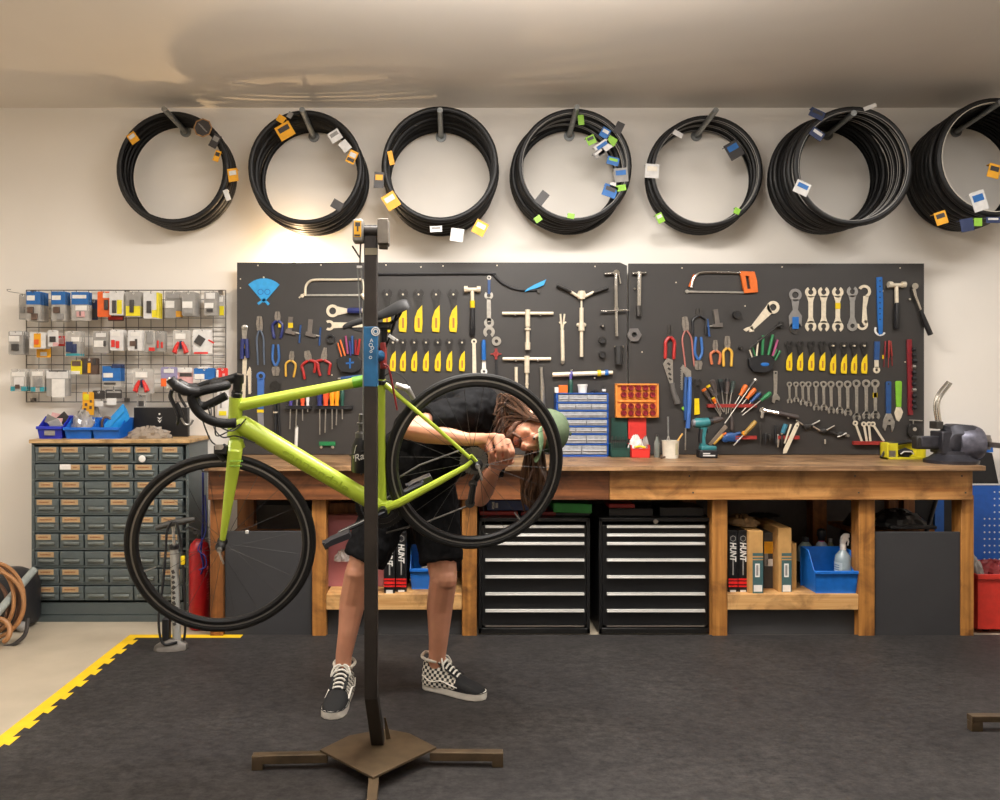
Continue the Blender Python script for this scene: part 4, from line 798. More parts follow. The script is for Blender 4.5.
tool('clamp_string', 'string of small black clamps with chrome levers low on the right board', 'clamps', (822, 428), [('lever', CHROME, lambda m: m.rod([(794.5, 420), (801.5, 424.6)], 1.1, 0.01)), ('clamp', DKSTEEL2, lambda m: m.blob(806, 427, 4, 3, 0.025).rod([(802, 425.5), (811, 425)], 1.1, 0.01)), ('lever', STEEL, lambda m: m.rod([(808, 426), (818.5, 420.5)], .8, 0.012)), ('lever', CHROME, lambda m: m.rod([(811.5, 426), (818.5, 430.4)], 1.1, 0.01)),
    ('clamp', DKSTEEL2, lambda m: m.blob(823, 431, 5, 2.8, 0.025)), ('lever', CHROME, lambda m: m.rod([(825, 430), (833, 425.5)], 1.0, 0.012)), ('peg', CHROME, lambda m: m.rod([(823.8, 439), (824, 444)], 1.2, 0.005)), ('clamp', DKSTEEL2, lambda m: m.blob(840, 434.5, 4.5, 3, 0.025).rod([(828, 431.5), (837, 435)], 1.1, 0.01)), ('lever', STEEL, lambda m: m.rod([(836, 437), (845, 433)], 1.0, 0.012)), ('knob', STEEL, lambda m: m.disc(846.5, 435.5, 1.6, 0.02))])
rack('red rack holding leaning spanners beside the yellow box', 852, 882, 442.5, BRICKR)
for i, (x0, y0, x1, y1) in enumerate(((853.5, 423, 860, 441), (862, 424, 865, 441), (867, 424, 868.5, 441), (871, 424, 882, 441))):
    tool('small_spanner', f'thin steel spanner leaning in the red rack, {["leftmost", "second from the left", "third from the left", "rightmost"][i]}', 'spanner', (x0, y0), [('ring', BRASSY, lambda m: m.ring(x0, y0, 2.6, 1.1, 0.005, off=0.02)), ('shank', BRASSY, lambda m: m.bar(x0 + (x1 - x0) * .1, y0 + (y1 - y0) * .1, x1, y1, 2.2, 2.2, 0.004, 0.02))], 'spanners leaning in the red rack')
tool('cable_pulley', 'small black pulley block with steel crossbar low at the board edge', 'pulley', (912, 432), [('body', DKSTEEL2, lambda m: m.poly([(908.6, 424), (914.5, 424), (917.5, 429), (916.5, 437), (910, 438.6), (906.5, 434), (906.5, 428)], 0.02)), ('wheel', CHROME, lambda m: m.disc(912.4, 429, 2, 0.026)), ('cross_bar', STEEL, lambda m: m.rod([(908, 420), (921, 420.6)], .6, 0.01).rod([(912, 420), (912, 424)], .6, 0.01))])
# ------------------------------------------------------------------ wire grid with hanging packages
GY = WALL - 0.03
wire = mat('grid_wire', '#6f6a64', 0.45, 0.5)
mb = MB()
def gx(p): return P(p, 300, GY).x
def gz(p): return P(0, p, GY).z
for i in range(17): 
    x = 26.5 + 12.45 * i; mb.cyl((gx(x), GY, gz(402)), (gx(x), GY, gz(290)), 0.0022 if i not in (0, 8, 16) else 0.0038, 6)
for i in range(13):
    y = 290.3 + 9.3 * i; mb.cyl((gx(26.5), GY - 0.003, gz(y)), (gx(225.7), GY - 0.003, gz(y)), 0.0019 if i not in (0, 4, 8, 12) else 0.0034, 6)
for i in range(12): y = 332 + 5.05 * i; mb.cyl((gx(213), GY - 0.003, gz(y)), (gx(225.7), GY - 0.003, gz(y)), 0.0016, 6)
t = thing('wire_grid_panel', 'grey wire grid panel fixed to the left wall, full of hanging packets', 'grid panel', P(126, 402, GY))
link('wire_mesh', mb, wire, t)
for x in (32, 126, 220):
    for y in (292, 400): link('wall_bracket', MB().bx(gx(x) - .012, gx(x) + .012, GY + 0.003, WALL - 0.001, gz(y) - .012, gz(y) + .012), wire, t)
link('bent_hook', MB().tube(spline([P(27, 295, GY - .01), P(18, 293, GY - .03), P(9, 291.5, GY - .06), P(7, 289.5, GY - .065), P(11, 289.5, GY - .06)], 5), 0.002, 6), wire, t)

bag = clear('packet_film', '#cfcac2', 0.5, 0.2)
grbag = clear('grey_packet_film', '#b0aca6', 0.62, 0.25)
tealc = mat('teal_card', '#2f8f9a', 0.5); yelc = mat('yellow_card', '#e3d21e', 0.5); orc = mat('orange_card', '#e2601c', 0.5); pinkc = mat('pink_card', '#d8a6a4', 0.55); redc = mat('red_card', '#cf2f28', 0.5); prod_dk = mat('dark_part', '#3a3634', 0.5); prod_br = mat('brown_part', '#5b463a', 0.5); lilac = mat('lilac_card', '#8d86a8', 0.5)
CM = {'b': bluec, 'w': WHITE, 'y': yelc, 'o': orc, 'k': prod_dk, 'n': prod_br, 't': tealc, 'r': redc, 'p': pinkc, 'g': greym, 'c': bag, 'G': grbag, 'l': lilac, 'N': navc, 's': pale, 'a': ylcard}
def packet(label, x0, y0, x1, y1, base, bits, hook, n=1, gap=0.014, group=None, name='hanging_packet'):
    """hook: metres the nearest packet hangs out from the grid; bits: (colour, x0,y0,x1,y1, thickness)"""
    d = GY - hook; cx, cy = (x0 + x1) / 2, y0
    g = group or 'packets on the wire grid'
    t = thing(name, label, 'packet', P(cx, y1, d), g)
    mb = MB(d).poly([(x0, y0 + 1), (x0 + 1, y0), (x1 - 1, y0), (x1, y0 + 1), (x1, y1 - .6), (x1 - .8, y1), (x0 + .8, y1), (x0, y1 - .6)], 0.0012, 0)
    link('card', mb, CM[base], t)
    for c, a, b_, e, f_, th in bits:
        nmx = 'label' if c in 'ws' else 'header' if c in 'by' and b_ < y0 + 3 else 'content'
        link(nmx, MB(d).poly([(a, b_), (e, b_), (e, f_), (a, f_)], th, 0.0013), CM[c], t, bevel=min(0.002, th * .3))
    link('hang_hole', MB(d).ring(cx, y0 + 1.6, 1.1, .6, 0.0006, off=0.0014), WHITE, t)
    for k in range(1, n):
        c = copy_tree(t); c.location = t.location + Vector((0.0, gap * k, 0)); s_ = ORD[k] if k < n - 1 else 'last'
        c['label'] = f'{s_} packet behind {" ".join(label.split()[:13])}'
    h = GY - d
    mb = MB(); p = P(cx, y0 + 1.4, d); q = Vector((p.x, GY - 0.004, p.z + 0.004))
    if h > 0.02: link('hook_wire', mb.tube([q, Vector((p.x, d - 0.008, p.z)), Vector((p.x, d - 0.012, p.z + 0.008))], 0.0018, 6), wire, t)
    return t
packet('blue headed clear packet of brake blocks, top left of grid', 26.5, 291.5, 40.5, 321, 'c', [('b', 26.5, 291.5, 40.5, 304.5, .0015), ('w', 27, 295.5, 35, 300.5, .0022), ('n', 28, 307, 34, 313, .012), ('n', 32, 313.5, 38, 320, .012)], 0.14, 6, 0.02)
packet('clear bag hanging behind and left of the top left packets', 19, 294, 27, 319.5, 'G', [('g', 20.5, 307, 25, 313, .008)], 0.06)
packet('blue headed clear packet of brake blocks, second on top row', 51.5, 291.5, 65.5, 321, 'c', [('b', 51.5, 291.5, 65.5, 304.5, .0015), ('w', 52, 295.5, 61, 300, .0022), ('n', 54, 307, 60, 313, .012), ('g', 57.5, 313.5, 63.5, 320, .012)], 0.13, 4, 0.022)
packet('wide packet with white striped blue header on top row', 71.5, 292, 88.5, 320.5, 'c', [('b', 71.5, 292, 88.5, 304.5, .0015), ('w', 72.5, 295, 86.5, 298.5, .0022), ('w', 75.5, 305.5, 87, 310.5, .002), ('p', 77, 311.5, 85, 317, .008), ('k', 80, 311.5, 81.5, 316, .009)], 0.12, 3, 0.025)
packet('navy packet half hidden behind the white striped blue packet', 90, 300, 98, 320, 'N', [('k', 91, 309, 97, 318, .006)], 0.05)
packet('bright orange card pack with dark part, top row', 97.5, 291.5, 111, 317, 'o', [('w', 103, 293, 111, 298, .0015), ('k', 104.5, 300, 108.5, 310, .008)], 0.12)
packet('pale card pack with dark valve overlapping the orange pack', 109.5, 291, 123.5, 315, 's', [('y', 117, 300, 122, 314, .0015), ('k', 112.5, 300.5, 116.5, 313, .008)], 0.14, 3, 0.03)
packet('dark red bottomed pack under the pale card pack', 108, 313, 124, 321, 'n', [('r', 108.5, 316.5, 123, 319.8, .003)], 0.07)
packet('grey pack with yellow lower half, top row', 125.5, 291.5, 141, 317, 'G', [('y', 126, 306, 140.5, 316, .0018), ('k', 130, 300, 134, 312.5, .009)], 0.13, 3, 0.03)
packet('white pack with yellow right edge, top row', 143.5, 292, 159, 318.5, 's', [('y', 156.5, 292.5, 159, 318, .0018), ('y', 152, 310, 157, 317.5, .0018), ('k', 147, 301, 151.5, 313, .009)], 0.13, 3, 0.03)
packet('clear packet with white label right of the yellow edged packs', 165, 291.5, 181, 318, 'G', [('w', 165.5, 301, 174.5, 308, .003), ('g', 167, 294, 180, 299, .006), ('a', 176, 311, 181, 317, .002)], 0.10, 2, 0.03)
packet('clear packet with white label, second from right on top row', 182, 291.5, 195, 315.5, 'G', [('w', 182.5, 301.5, 192.5, 308, .003), ('g', 184, 310, 193, 314, .006)], 0.16, 6, 0.02)
packet('clear packet holding a black part, rightmost bag of top row', 204, 291.5, 216.5, 315.5, 'G', [('w', 204.5, 303, 213.5, 308, .003), ('k', 207, 309, 213, 312, .008), ('s', 206, 293, 215, 299, .004)], 0.12, 4, 0.02)
packet('narrow white and yellow packet at the top right corner of grid', 217.5, 295, 225, 316, 'c', [('w', 218, 297, 223, 302, .002), ('y', 219.5, 306, 224, 315.5, .002)], 0.05)

packet('clear packet with dark round part, leftmost of middle row', 8.5, 331, 23.5, 354.5, 'G', [('w', 9, 336, 19.5, 341.5, .002), ('k', 12, 344, 19, 350.5, .010), ('s', 10, 331.5, 22, 335, .002)], 0.14, 4, 0.022)
packet('white packet with orange square in middle row', 30, 332.5, 46, 348.5, 's', [('a', 34, 333.5, 41, 347.5, .002), ('o', 34.5, 339.5, 39, 344.5, .006)], 0.14, 3, 0.025)
packet('brown card packet under the orange square one', 36.5, 347, 51, 357.5, 'a', [('s', 40.5, 352, 47, 356, .002)], 0.07)
packet('white scalloped packet with black disc in middle row', 48, 330, 58.5, 346.5, 's', [('k', 50, 336.5, 56, 342, .008), ('p', 53, 342.5, 58.5, 346.2, .002)], 0.15)
packet('red packet behind the white scalloped one', 57, 336, 67, 346, 'r', [('p', 58, 338, 64, 344, .003)], 0.06)
packet('clear packet of dark blue parts in middle row', 65, 331, 80.5, 356.5, 'c', [('w', 71.5, 337, 79.5, 341.5, .002), ('N', 66.5, 341.5, 73, 352, .010), ('N', 71, 344, 77, 353, .008), ('t', 66, 353.5, 80, 355.8, .002)], 0.13, 3, 0.03)
packet('grey packet with square white label in middle row', 93, 331, 109, 353, 'G', [('w', 94, 340.5, 104, 347, .003), ('k', 103.5, 341, 106, 346.5, .004), ('s', 96, 333, 106, 337, .002)], 0.12, 2, 0.03)
packet('white card packet of red parts left of its pair in middle row', 110, 329.5, 123.5, 350.5, 's', [('r', 111.5, 340, 115, 347, .006), ('r', 116, 341, 119.5, 348, .006), ('w', 111, 331.5, 120, 336, .002)], 0.13, 3, 0.025)
packet('white card packet of dark red parts right of its pair in middle row', 128, 330, 142.5, 350.5, 's', [('n', 130, 341, 136, 346, .006), ('k', 135, 339, 137.5, 349, .005), ('w', 131, 332, 140, 336, .002)], 0.14, 2, 0.03)
packet('clear crinkled bag with red base in middle row', 142.5, 330, 155, 351.5, 'c', [('g', 147, 332, 153, 344, .006), ('r', 149, 347.5, 155, 351, .004)], 0.10)
packet('clear bag with small red parts in middle row', 155, 331, 165.5, 351.5, 'G', [('r', 157, 340.5, 159, 348, .004), ('r', 161, 342, 163, 348, .004)], 0.08, 2, 0.03)
def vpacket(label, x0, y0, x1, y1, hook):
    t = packet(label, x0, y0, x1, y1, 'c', [('w', x0 + 2.5, y0 + 3.5, x1 - 5, y0 + 9, .002)], hook, 2, 0.03)
    cx = (x0 + x1) / 2 - .5; d = GY - hook
    mb = MB(d)
    for s_ in (-1, 1): mb.rod([(cx + s_ * 1.8, y1 - 13), (cx + s_ * 4, y1 - 8), (cx + s_ * 6, y1 - 3), (cx + s_ * 3.6, y1 - 2.2)], [1.2, 2.2, 2.5, 1.6], 0.002)
    link('red_grip', mb, redc, t); link('tool_body', MB(d).bar(cx, y1 - 14, cx + .5, y1 - 6, 2.4, 3, 0.008, 0.003), navc, t)
vpacket('clear packet with a red legged V shaped tool in middle row', 173, 330, 190.5, 355, 0.13)
t = packet('white card with black diamond part, rightmost of middle row', 193, 329.5, 212, 353.5, 's', [('r', 194, 352, 208, 354, .002)], 0.12)
link('content', MB(GY - 0.12).at(200, 340.5, 33).plate(-4, -4.4, 4, 4.4, 0.010, 0.0013), prod_dk, t); link('content', MB(GY - .12).bar(208.5, 340, 214, 343, 1.4, 1.8, .003, .0013), redc, t)

packet('clear packet with teal lower corners, leftmost of bottom row', 10.5, 369, 26.5, 391.5, 'c', [('w', 12, 372, 25, 376.5, .002), ('s', 14, 377, 24, 386, .003), ('n', 15.5, 384.5, 20, 388.5, .006), ('t', 10.8, 386.5, 15, 391, .003), ('t', 21.5, 386.5, 26.2, 391, .003)], 0.12, 3, 0.03)
packet('clear packet with teal lower corners, second of bottom row', 30.5, 369, 45, 392, 'c', [('w', 32, 371.5, 43, 376, .002), ('g', 34, 378, 42, 387, .006), ('t', 31, 387, 35.5, 391.5, .003), ('t', 40, 387, 44.5, 391.5, .003)], 0.12, 3, 0.03)
packet('clear packet with wide cream header and white drawing sheet', 46.5, 370.5, 69, 396, 'G', [('s', 46.5, 370.5, 68.5, 378.5, .002), ('w', 52, 379, 65, 397.5, .003), ('k', 49, 370.3, 67, 371.6, .003)], 0.13, 2, 0.03)
packet('small yellow and white labelled packet in bottom row', 71, 360.5, 82, 374.5, 'y', [('w', 71.2, 371, 80, 374.3, .003), ('n', 72, 361, 81, 366, .004)], 0.10)
packet('dark brown bundle of small packets in bottom row', 81, 358, 97.5, 374.5, 'n', [('k', 84, 359, 87, 373, .006), ('a', 88, 363, 91, 373, .007), ('k', 93, 358.5, 96.5, 365, .008)], 0.09, 2, 0.03)
packet('blue card packet with white label in bottom row', 102.5, 366, 121, 386.5, 'c', [('b', 102.5, 366, 121, 381, .0016), ('w', 103.5, 373, 113, 377.5, .0026), ('N', 112, 364, 121, 368, .004), ('k', 104, 382.5, 116, 384.5, .005)], 0.13, 3, 0.03)
vpacket('clear packet with red legged V shaped tool in bottom row', 133, 368.5, 152.5, 393.5, 0.14)
packet('lilac crinkled packet in bottom row', 161, 367, 177.5, 379, 'l', [('s', 164, 369, 174, 373, .004), ('o', 161, 378.5, 166.5, 386.5, .003)], 0.12)
packet('white and pink pack with black band in bottom row', 177.5, 367.5, 193, 393, 'p', [('w', 177.5, 367.5, 192.5, 372.5, .002), ('k', 180, 373, 192, 376.5, .004)], 0.10)
packet('blue and white pack near the right end of bottom row', 194, 368, 214.5, 379.5, 'b', [('w', 194.5, 374, 204.5, 379.2, .002), ('s', 198, 366.8, 208, 368.6, .003)], 0.12, 2, 0.03)
packet('bright red pack at the right end of bottom row', 217, 368, 228, 384.5, 'r', [('w', 216.6, 370, 218.6, 383, .003), ('p', 222.5, 373.5, 225, 378.5, .003)], 0.10)
packet('white tall pack with yellow foot below the red pack', 217.5, 388, 229, 416, 's', [('y', 219, 411, 226.5, 415.5, .002), ('g', 220, 392, 222, 408, .003)], 0.06)
packet('black flat pack hanging under the blue card pack', 105.5, 389.5, 122, 398.5, 'k', [('w', 107, 398.2, 116.5, 405, .002), ('g', 107, 391, 121, 393, .004)], 0.12)
packet('black flat pack left of its neighbour under the blue card pack', 92.5, 390.5, 105, 399, 'k', [('w', 94.5, 401, 103.5, 406.5, .002)], 0.10)
packet('yellow spotted packet hanging above the middle blue bin', 82.5, 392, 94, 415, 'a', [('y', 83.5, 394, 89, 400, .002), ('n', 85, 403, 87.5, 406, .003), ('n', 89.5, 406, 92, 409, .003), ('n', 84, 408, 86.5, 411, .003), ('n', 90, 400, 92, 402.5, .003)], 0.12)
packet('small clear bag with dark part above the black laptop', 137, 395, 146, 407, 'c', [('k', 139, 401, 144, 406, .010)], 0.08)

# ------------------------------------------------------------------ grey drawer cabinet
cabm = mat('cabinet_enamel', '#4b5455', 0.38, 0, 0.14, 6); cabd = mat('drawer_enamel', '#525b5c', 0.34, 0, 0.16, 8); inner = mat('cabinet_dark', '#1d201f', 0.6)
CYF = 4.75; s_ = mpp(CYF)
cx0, cx1 = (31.5 - CX) * s_, (189 - CX) * s_
cab = thing('drawer_cabinet', 'grey steel cabinet of many small labelled drawers against the left wall', 'drawer cabinet', ((cx0 + cx1) / 2, 4.93, 0))
CT = EYE - (443 - CY) * s_
mb = MB(); zb0 = EYE - (605 - CY) * s_
mb.bx(cx0, cx0 + .018, CYF, WALL - .01, 0, CT); mb.bx(cx1 - .018, cx1, CYF, WALL - .01, 0, CT); mb.bx(cx0, cx1, CYF + .004, WALL - .01, CT - .012, CT)
mb.bx(cx0, cx1, CYF + .003, CYF + .03, 0, EYE - (615.5 - CY) * s_); mb.bx(cx0, cx1, CYF + .010, CYF + .03, EYE - (615 - CY) * s_, EYE - (603 - CY) * s_)
rowy = [446 + 17.45 * i for i in range(9)]
for y in rowy[1:]: mb.bx(cx0 + .01, cx1 - .01, CYF + .002, CYF + .03, EYE - (y - .6 - CY) * s_, EYE - (y - 2.6 - CY) * s_)
link('carcass', mb, cabm, cab, bevel=0.001)
link('back_panel', MB().bx(cx0 + .01, cx1 - .01, CYF + .12, CYF + .13, .02, CT - .01), inner, cab)
for x in (cx0 + .009, cx1 - .009):
    for y in (445.5, 462, 480, 497, 515, 532, 550, 567, 585, 602.5, 611, 617.5): link('rivet', MB().cyl((x, CYF + .001, EYE - (y - CY) * s_), (x, CYF - .0015, EYE - (y - CY) * s_), 0.0035, 8), GALV, cab)
link('wooden_top', MB().bx(cx0 - .006, cx1 + .012, CYF - .02, WALL - .006, CT, CT + .021), wood('cabinet_top_wood', '#b08a58', '#d6b483', 'x', 4, .5), cab, bevel=0.002)
cardb = mat('drawer_label', '#bd9f78', 0.7, 0, scale=160, hex2='#9c7d57', stretch=(1, 1, 3))
LBL = ['110111', '021110', '110111', '110111', '110011', '111001', '100101', '110001', '110000']
dpro = None
for r_ in range(9):
    for c in range(6):
        x0 = 35.6 + c * 24.75; y0 = rowy[r_] + .3; w_, h_ = 23.2, 14.3
        X0, X1 = (x0 - CX) * s_, (x0 + w_ - CX) * s_; Z1, Z0 = EYE - (y0 - CY) * s_, EYE - (y0 + h_ - CY) * s_
        if dpro is None:
            mb = MB(); mb.bx(X0, X1, CYF - .002, CYF + .10, Z0, Z1 - .002)
            mb.bx(X0, X1, CYF - .006, CYF - .001, Z0 + (Z1 - Z0) * .50, Z1 - .003)              # raised label band
            dr = link('drawer', mb, cabd, cab, bevel=0.0015); dpro = dr; px0, pz0 = X0, Z0
            mb = MB()                                                                            # cup pull
            for a in range(7):
                pass
            prof = [(math.cos(math.radians(q)) * .020, math.sin(math.radians(q)) * .012) for q in range(0, 181, 30)]
            xm = (X0 + X1) / 2; zm = Z0 + (Z1 - Z0) * .30
            rings = [[Vector((xm + k * .046, CYF - .002 - py_ * (1 - .35 * abs(k)) , zm + px_ * .62)) for px_, py_ in prof] for k in (-1, -.6, 0, .6, 1)]
            pull = link('cup_pull', mb.loft(rings), mat('pull_enamel', '#6a706d', 0.25, 0.3), dr)
        else:
            dr = dpro.copy(); COL.objects.link(dr); dr.parent = cab; dr.location = Vector((X0 - px0, 0, Z0 - pz0))
            pl = pull.copy(); COL.objects.link(pl); pl.parent = dr
        k = LBL[r_][c]
        if k != '0':
            lw = R.uniform(14, 18); lo = R.uniform(1, 4); za = Z0 + (Z1 - Z0) * .58; zc = Z1 - .005
            base = wloc(dr)
            if k == '2':
                link('white_label', MB().bx(X0 + .0, X0 + 11 * s_, CYF - .0085, CYF - .006, za + .002, zc + .003), WHITE, dr); lo, lw = 11, 9
            lb = link('label_card', MB().bx(X0 + lo * s_, X0 + (lo + lw) * s_, CYF - .0078, CYF - .006, za, zc), cardb, dr)
            link('handwriting', MB().bx(X0 + (lo + 2) * s_, X0 + (lo + lw - 3) * s_, CYF - .0082, CYF - .0078, za + (zc - za) * .36, za + (zc - za) * .62), mat('ink', '#6a4428', 0.7, 0, scale=300, hex2='#a8794e'), dr)
# torn tape on a drawer of the first row
solo('tape_scrap', MB(CYF - .0).blob(143.5, 458.5, 3.6, 3.6, .004, .02), WHITE, 'scrap of white tape stuck on a drawer in the top row', 'tape')

# on the cabinet top
TOP = CT + .021
def open_bin(label, x0, x1, yb, h_px, d, dep, m, group, label_card=None):
    """stackable picking bin: sloped low front, high back"""
    s2 = mpp(d); X0, X1 = (x0 - CX) * s2, (x1 - CX) * s2; H = h_px * s2; z = TOP if yb is None else EYE - (yb - CY) * s2
    t = thing('storage_bin', label, 'storage bin', ((X0 + X1) / 2, d + dep / 2, z), group)
    mb = MB(); w_ = .004; f = .55
    mb.bx(X0 + .01, X1 - .01, d + .01, d + dep, z, z + w_)
    for xa, sg in ((X0, 1), (X1 - w_, -1)):
        mb.slab([(xa + sg * .010, d + .012, z), (xa + sg * .010, d + dep, z), (xa, d + dep, z + H), (xa, d + dep * .45, z + H), (xa, d + .012, z + H * f), (xa, d - .004, z + H * f)], (w_, 0, 0))
    mb.slab([(X0 + .008, d + .012, z), (X1 - .008, d + .012, z), (X1, d - .004, z + H * f), (X0, d - .004, z + H * f)], (0, w_, 0))
    mb.bx(X0, X1, d + dep - w_, d + dep, z, z + H)
    link('tub', mb, m, t, bevel=0.001)
    link('front_lip', MB().bx(X0 - .002, X1 + .002, d - .012, d + .004, z + H * f - .014, z + H * f + .003), m, t, bevel=0.002)
    if label_card: link('label_card', MB().box(((X0 + X1) / 2, d + .002, z + H * .27), ((X1 - X0) * .42, .004, H * .22)), label_card, t)
    return t, (X0, X1, d, dep, z, H)
b1, q1 = open_bin('deep navy blue plastic bin with papers, leftmost on the grey cabinet', 37, 62, None, 22, 4.80, .22, mat('bin_navy', '#2434b4', .4), 'blue bins on the grey cabinet', greym)
b2, q2 = open_bin('bright blue plastic bin with clear bags, middle on the grey cabinet', 64, 91.5, None, 20, 4.80, .22, mat('bin_blue', '#1263c4', .4), 'blue bins on the grey cabinet')
b3, q3 = open_bin('bright blue plastic bin with sky blue pouch, right on the grey cabinet', 92.2, 119.5, None, 20, 4.80, .22, MATS['bin_blue'], 'blue bins on the grey cabinet')
def crumple(label, x0, x1, yt, yb, d, dep, m, seed, name='plastic_bag', cat='bag', n=26, amp=.5, z0=None):
    """creased film or paper: a jittered dome"""
    r_ = random.Random(seed); s2 = mpp(d); X0, X1 = (x0 - CX) * s2, (x1 - CX) * s2; zt = EYE - (yt - CY) * s2; zbb = z0 if z0 is not None else EYE - (yb - CY) * s2
    cx_, hw, H = (X0 + X1) / 2, (X1 - X0) / 2, zt - zbb; vs = []; fs = []
    k = 6
    for i in range(k + 1):
        th = math.pi / 2 * i / k
        for j in range(n):
            q_ = 2 * math.pi * j / n; jj = 1 + amp * r_.uniform(-.5, .3)
            vs.append((cx_ + hw * math.cos(q_) * math.cos(th) * jj, d + dep / 2 + dep / 2 * math.sin(q_) * math.cos(th) * jj, zbb + max(0.001, H * math.sin(th) * (1 + amp * r_.uniform(-.6, .3)))))
    for i in range(k):
        for j in range(n): fs.append((i * n + j, i * n + (j + 1) % n, (i + 1) * n + (j + 1) % n, (i + 1) * n + j))
    mb = MB(); mb.add(vs, fs); return solo(name, mb, m, label, cat, sharp=12)
film = clear('film', '#c8c2ba', .5, .1)
crumple('crumpled clear plastic bags heaped in the middle blue bin', 66, 90, 411, 432, 4.83, .14, film, 3, z0=q2[4] + .03)
crumple('clear film packet lying behind the bins under the yellow spotted packet', 70, 104, 404, 428, 5.0, .08, film, 9, z0=TOP + .0)
def card(label, c, d3, rot, m, name='paper_card', cat='card'): return solo(name, MB().box(c, d3, rot), m, label, cat)
rr = lambda a, b_, c: (Matrix.Rotation(a, 3, 'X') @ Matrix.Rotation(b_, 3, 'Y') @ Matrix.Rotation(c, 3, 'Z'))
zc = q1[4] + .085; xm = (q1[0] + q1[1]) / 2
for i, (dx, dy, dz, a, b_, m, l) in enumerate(((-.015, .06, .02, .3, .5, greym, 'grey card leaning leftmost in the navy bin'), (.01, .05, .0, .5, -.35, pale, 'white card lying in front in the navy bin'), (.03, .10, .03, .1, -.7, prod_dk, 'dark card standing at the right of the navy bin'), (-.005, .10, .035, -.2, .2, pinkc, 'pale pink card standing at the back of the navy bin'))):
    card(l, (xm + dx, q1[2] + dy, zc + dz), (.075, .004, .055), rr(a, b_, 0), m)
mb = MB(); xa, xb = q3[0], q3[1]
t = thing('pouch', 'sky blue pouch sticking up out of the right blue bin', 'pouch', (xa + .1, q3[2] + .1, q3[4] + .03))
mb.loft([[Vector((xa + .05 + u_ * .11 + v * .02, q3[2] + .09 + w2, q3[4] + .035 + u_ * .12 - v * .045)) for v, w2 in ((-1, 0), (-.6, .012), (0, .018), (.6, .012), (1, 0), (.6, -.012), (0, -.018), (-.6, -.012))] for u_ in (0, .3, .7, 1.0, 1.06)]); link('body', mb, mat('pouch_blue', '#2795e0', .35), t)
link('fold_line', MB().tube([(xa + .06, q3[2] + .07, q3[4] + .05), (xa + .16, q3[2] + .068, q3[4] + .16)], .003, 6), SKYB, t)
one('strap_coil', 'dark brown strap coil standing in the right blue bin', 'strap', prod_br, lambda m: m.tube(spline([(q3[0] + .02, q3[2] + .09, q3[4] + .02), (q3[0] + .025, q3[2] + .08, q3[4] + .10), (q3[0] + .05, q3[2] + .08, q3[4] + .125), (q3[0] + .08, q3[2] + .09, q3[4] + .11)], 5), .008, 8), Y=4.8)
s2 = mpp(5.0); X0, X1 = (134 - CX) * s2, (188 - CX) * s2
t = thing('display_box', 'black box standing upright on the cabinet with a tiny white logo', 'box', ((X0 + X1) / 2, 5.0, TOP))
zt = EYE - (407.5 - CY) * s2
link('shell', MB().bx(X0, X1, 4.995, 5.035, TOP, zt), mat('box_black', '#121214', .4), t, bevel=.003)
lx0 = P(159.5, 414, 4.994); mb = MB(); mb.cyl(lx0, lx0 + Vector((0, -.001, 0)), .006, 10)
mb.M = None; mb.slab([P(157, 417, 4.994), P(159.5, 419.8, 4.994), P(162.3, 417, 4.994), P(159.7, 418, 4.994)], (0, -.001, 0)); mb.slab([P(157.6, 419.6, 4.994), P(159.8, 421, 4.994), P(162, 419.4, 4.994), P(159.8, 423, 4.994)], (0, -.001, 0))
link('logo', mb, WHITE, t)
crumple('crumpled beige plastic bag lying in front of the black box', 121, 167, 427, 440, 4.79, .15, clear('beige_film', '#a89a8a', .75, .2), 5, n=30, z0=TOP)

# ------------------------------------------------------------------ on the bench
def bench_px(px, py, d): return P(px, py, d)
# blue organiser with clear drawers
OY = 4.90; t = thing('parts_organiser', 'blue small parts organiser with seven rows of clear drawers', 'organiser', P(583, 455, OY + .05))
t.location.z = BT; s2 = mpp(OY); X0, X1 = (556.5 - CX) * s2, (608.5 - CX) * s2; ZT = EYE - (393 - CY) * s2
obl = mat('organiser_blue', '#1c4fa3', .4); cld = mat('drawer_clear', '#94969b', .25, 0, .25, 40)
mb = MB(); mb.bx(X0, X0 + .008, OY, OY + .12, BT, ZT); mb.bx(X1 - .008, X1, OY, OY + .12, BT, ZT); mb.bx(X0, X1, OY + .11, OY + .12, BT, ZT); mb.bx(X0, X1, OY, OY + .12, ZT - .006, ZT); mb.bx(X0, X1, OY, OY + .12, BT, BT + .012)
H = ZT - BT - .012; edges = [0, .145, .275, .405, .53, .655, .82, 1.0]
for e in edges[1:-1]: mb.bx(X0, X1, OY, OY + .12, ZT - .004 - H * e - .004, ZT - .004 - H * e + .004)
link('frame', mb, obl, t, bevel=.001)
for i, ncol in enumerate((3, 3, 1, 2, 3, 2, 2)):
    cuts = {3: [0, .22 if i == 0 else .36, .6 if i == 0 else .68, 1], 2: [0, .58 if i != 6 else .48, 1], 1: [0, 1]}[ncol]
    for j in range(ncol):
        a, b_ = X0 + .010 + (X1 - X0 - .02) * cuts[j] + .001, X0 + .010 + (X1 - X0 - .02) * cuts[j + 1] - .001
        z1, z0 = ZT - .008 - H * edges[i] - .004, ZT - .004 - H * edges[i + 1] + .007
        d_ = link('drawer', MB().bx(a, b_, OY - .004, OY + .09, z0, z1), cld, t, bevel=.0015)
        link('drawer_lip', MB().bx(a + .004, b_ - .004, OY - .010, OY - .004, z0 + (z1 - z0) * .40, z0 + (z1 - z0) * .52), mat('drawer_lip', '#b9babd', .3), d_)
def on_top(px): return (px - CX) * mpp(OY + .05)
one('small_box', 'small bright orange box on top of the blue organiser', 'box', ORG, lambda m: m.bx(on_top(558.5), on_top(567), OY + .02, OY + .07, ZT, ZT + .048), bevel=.002)
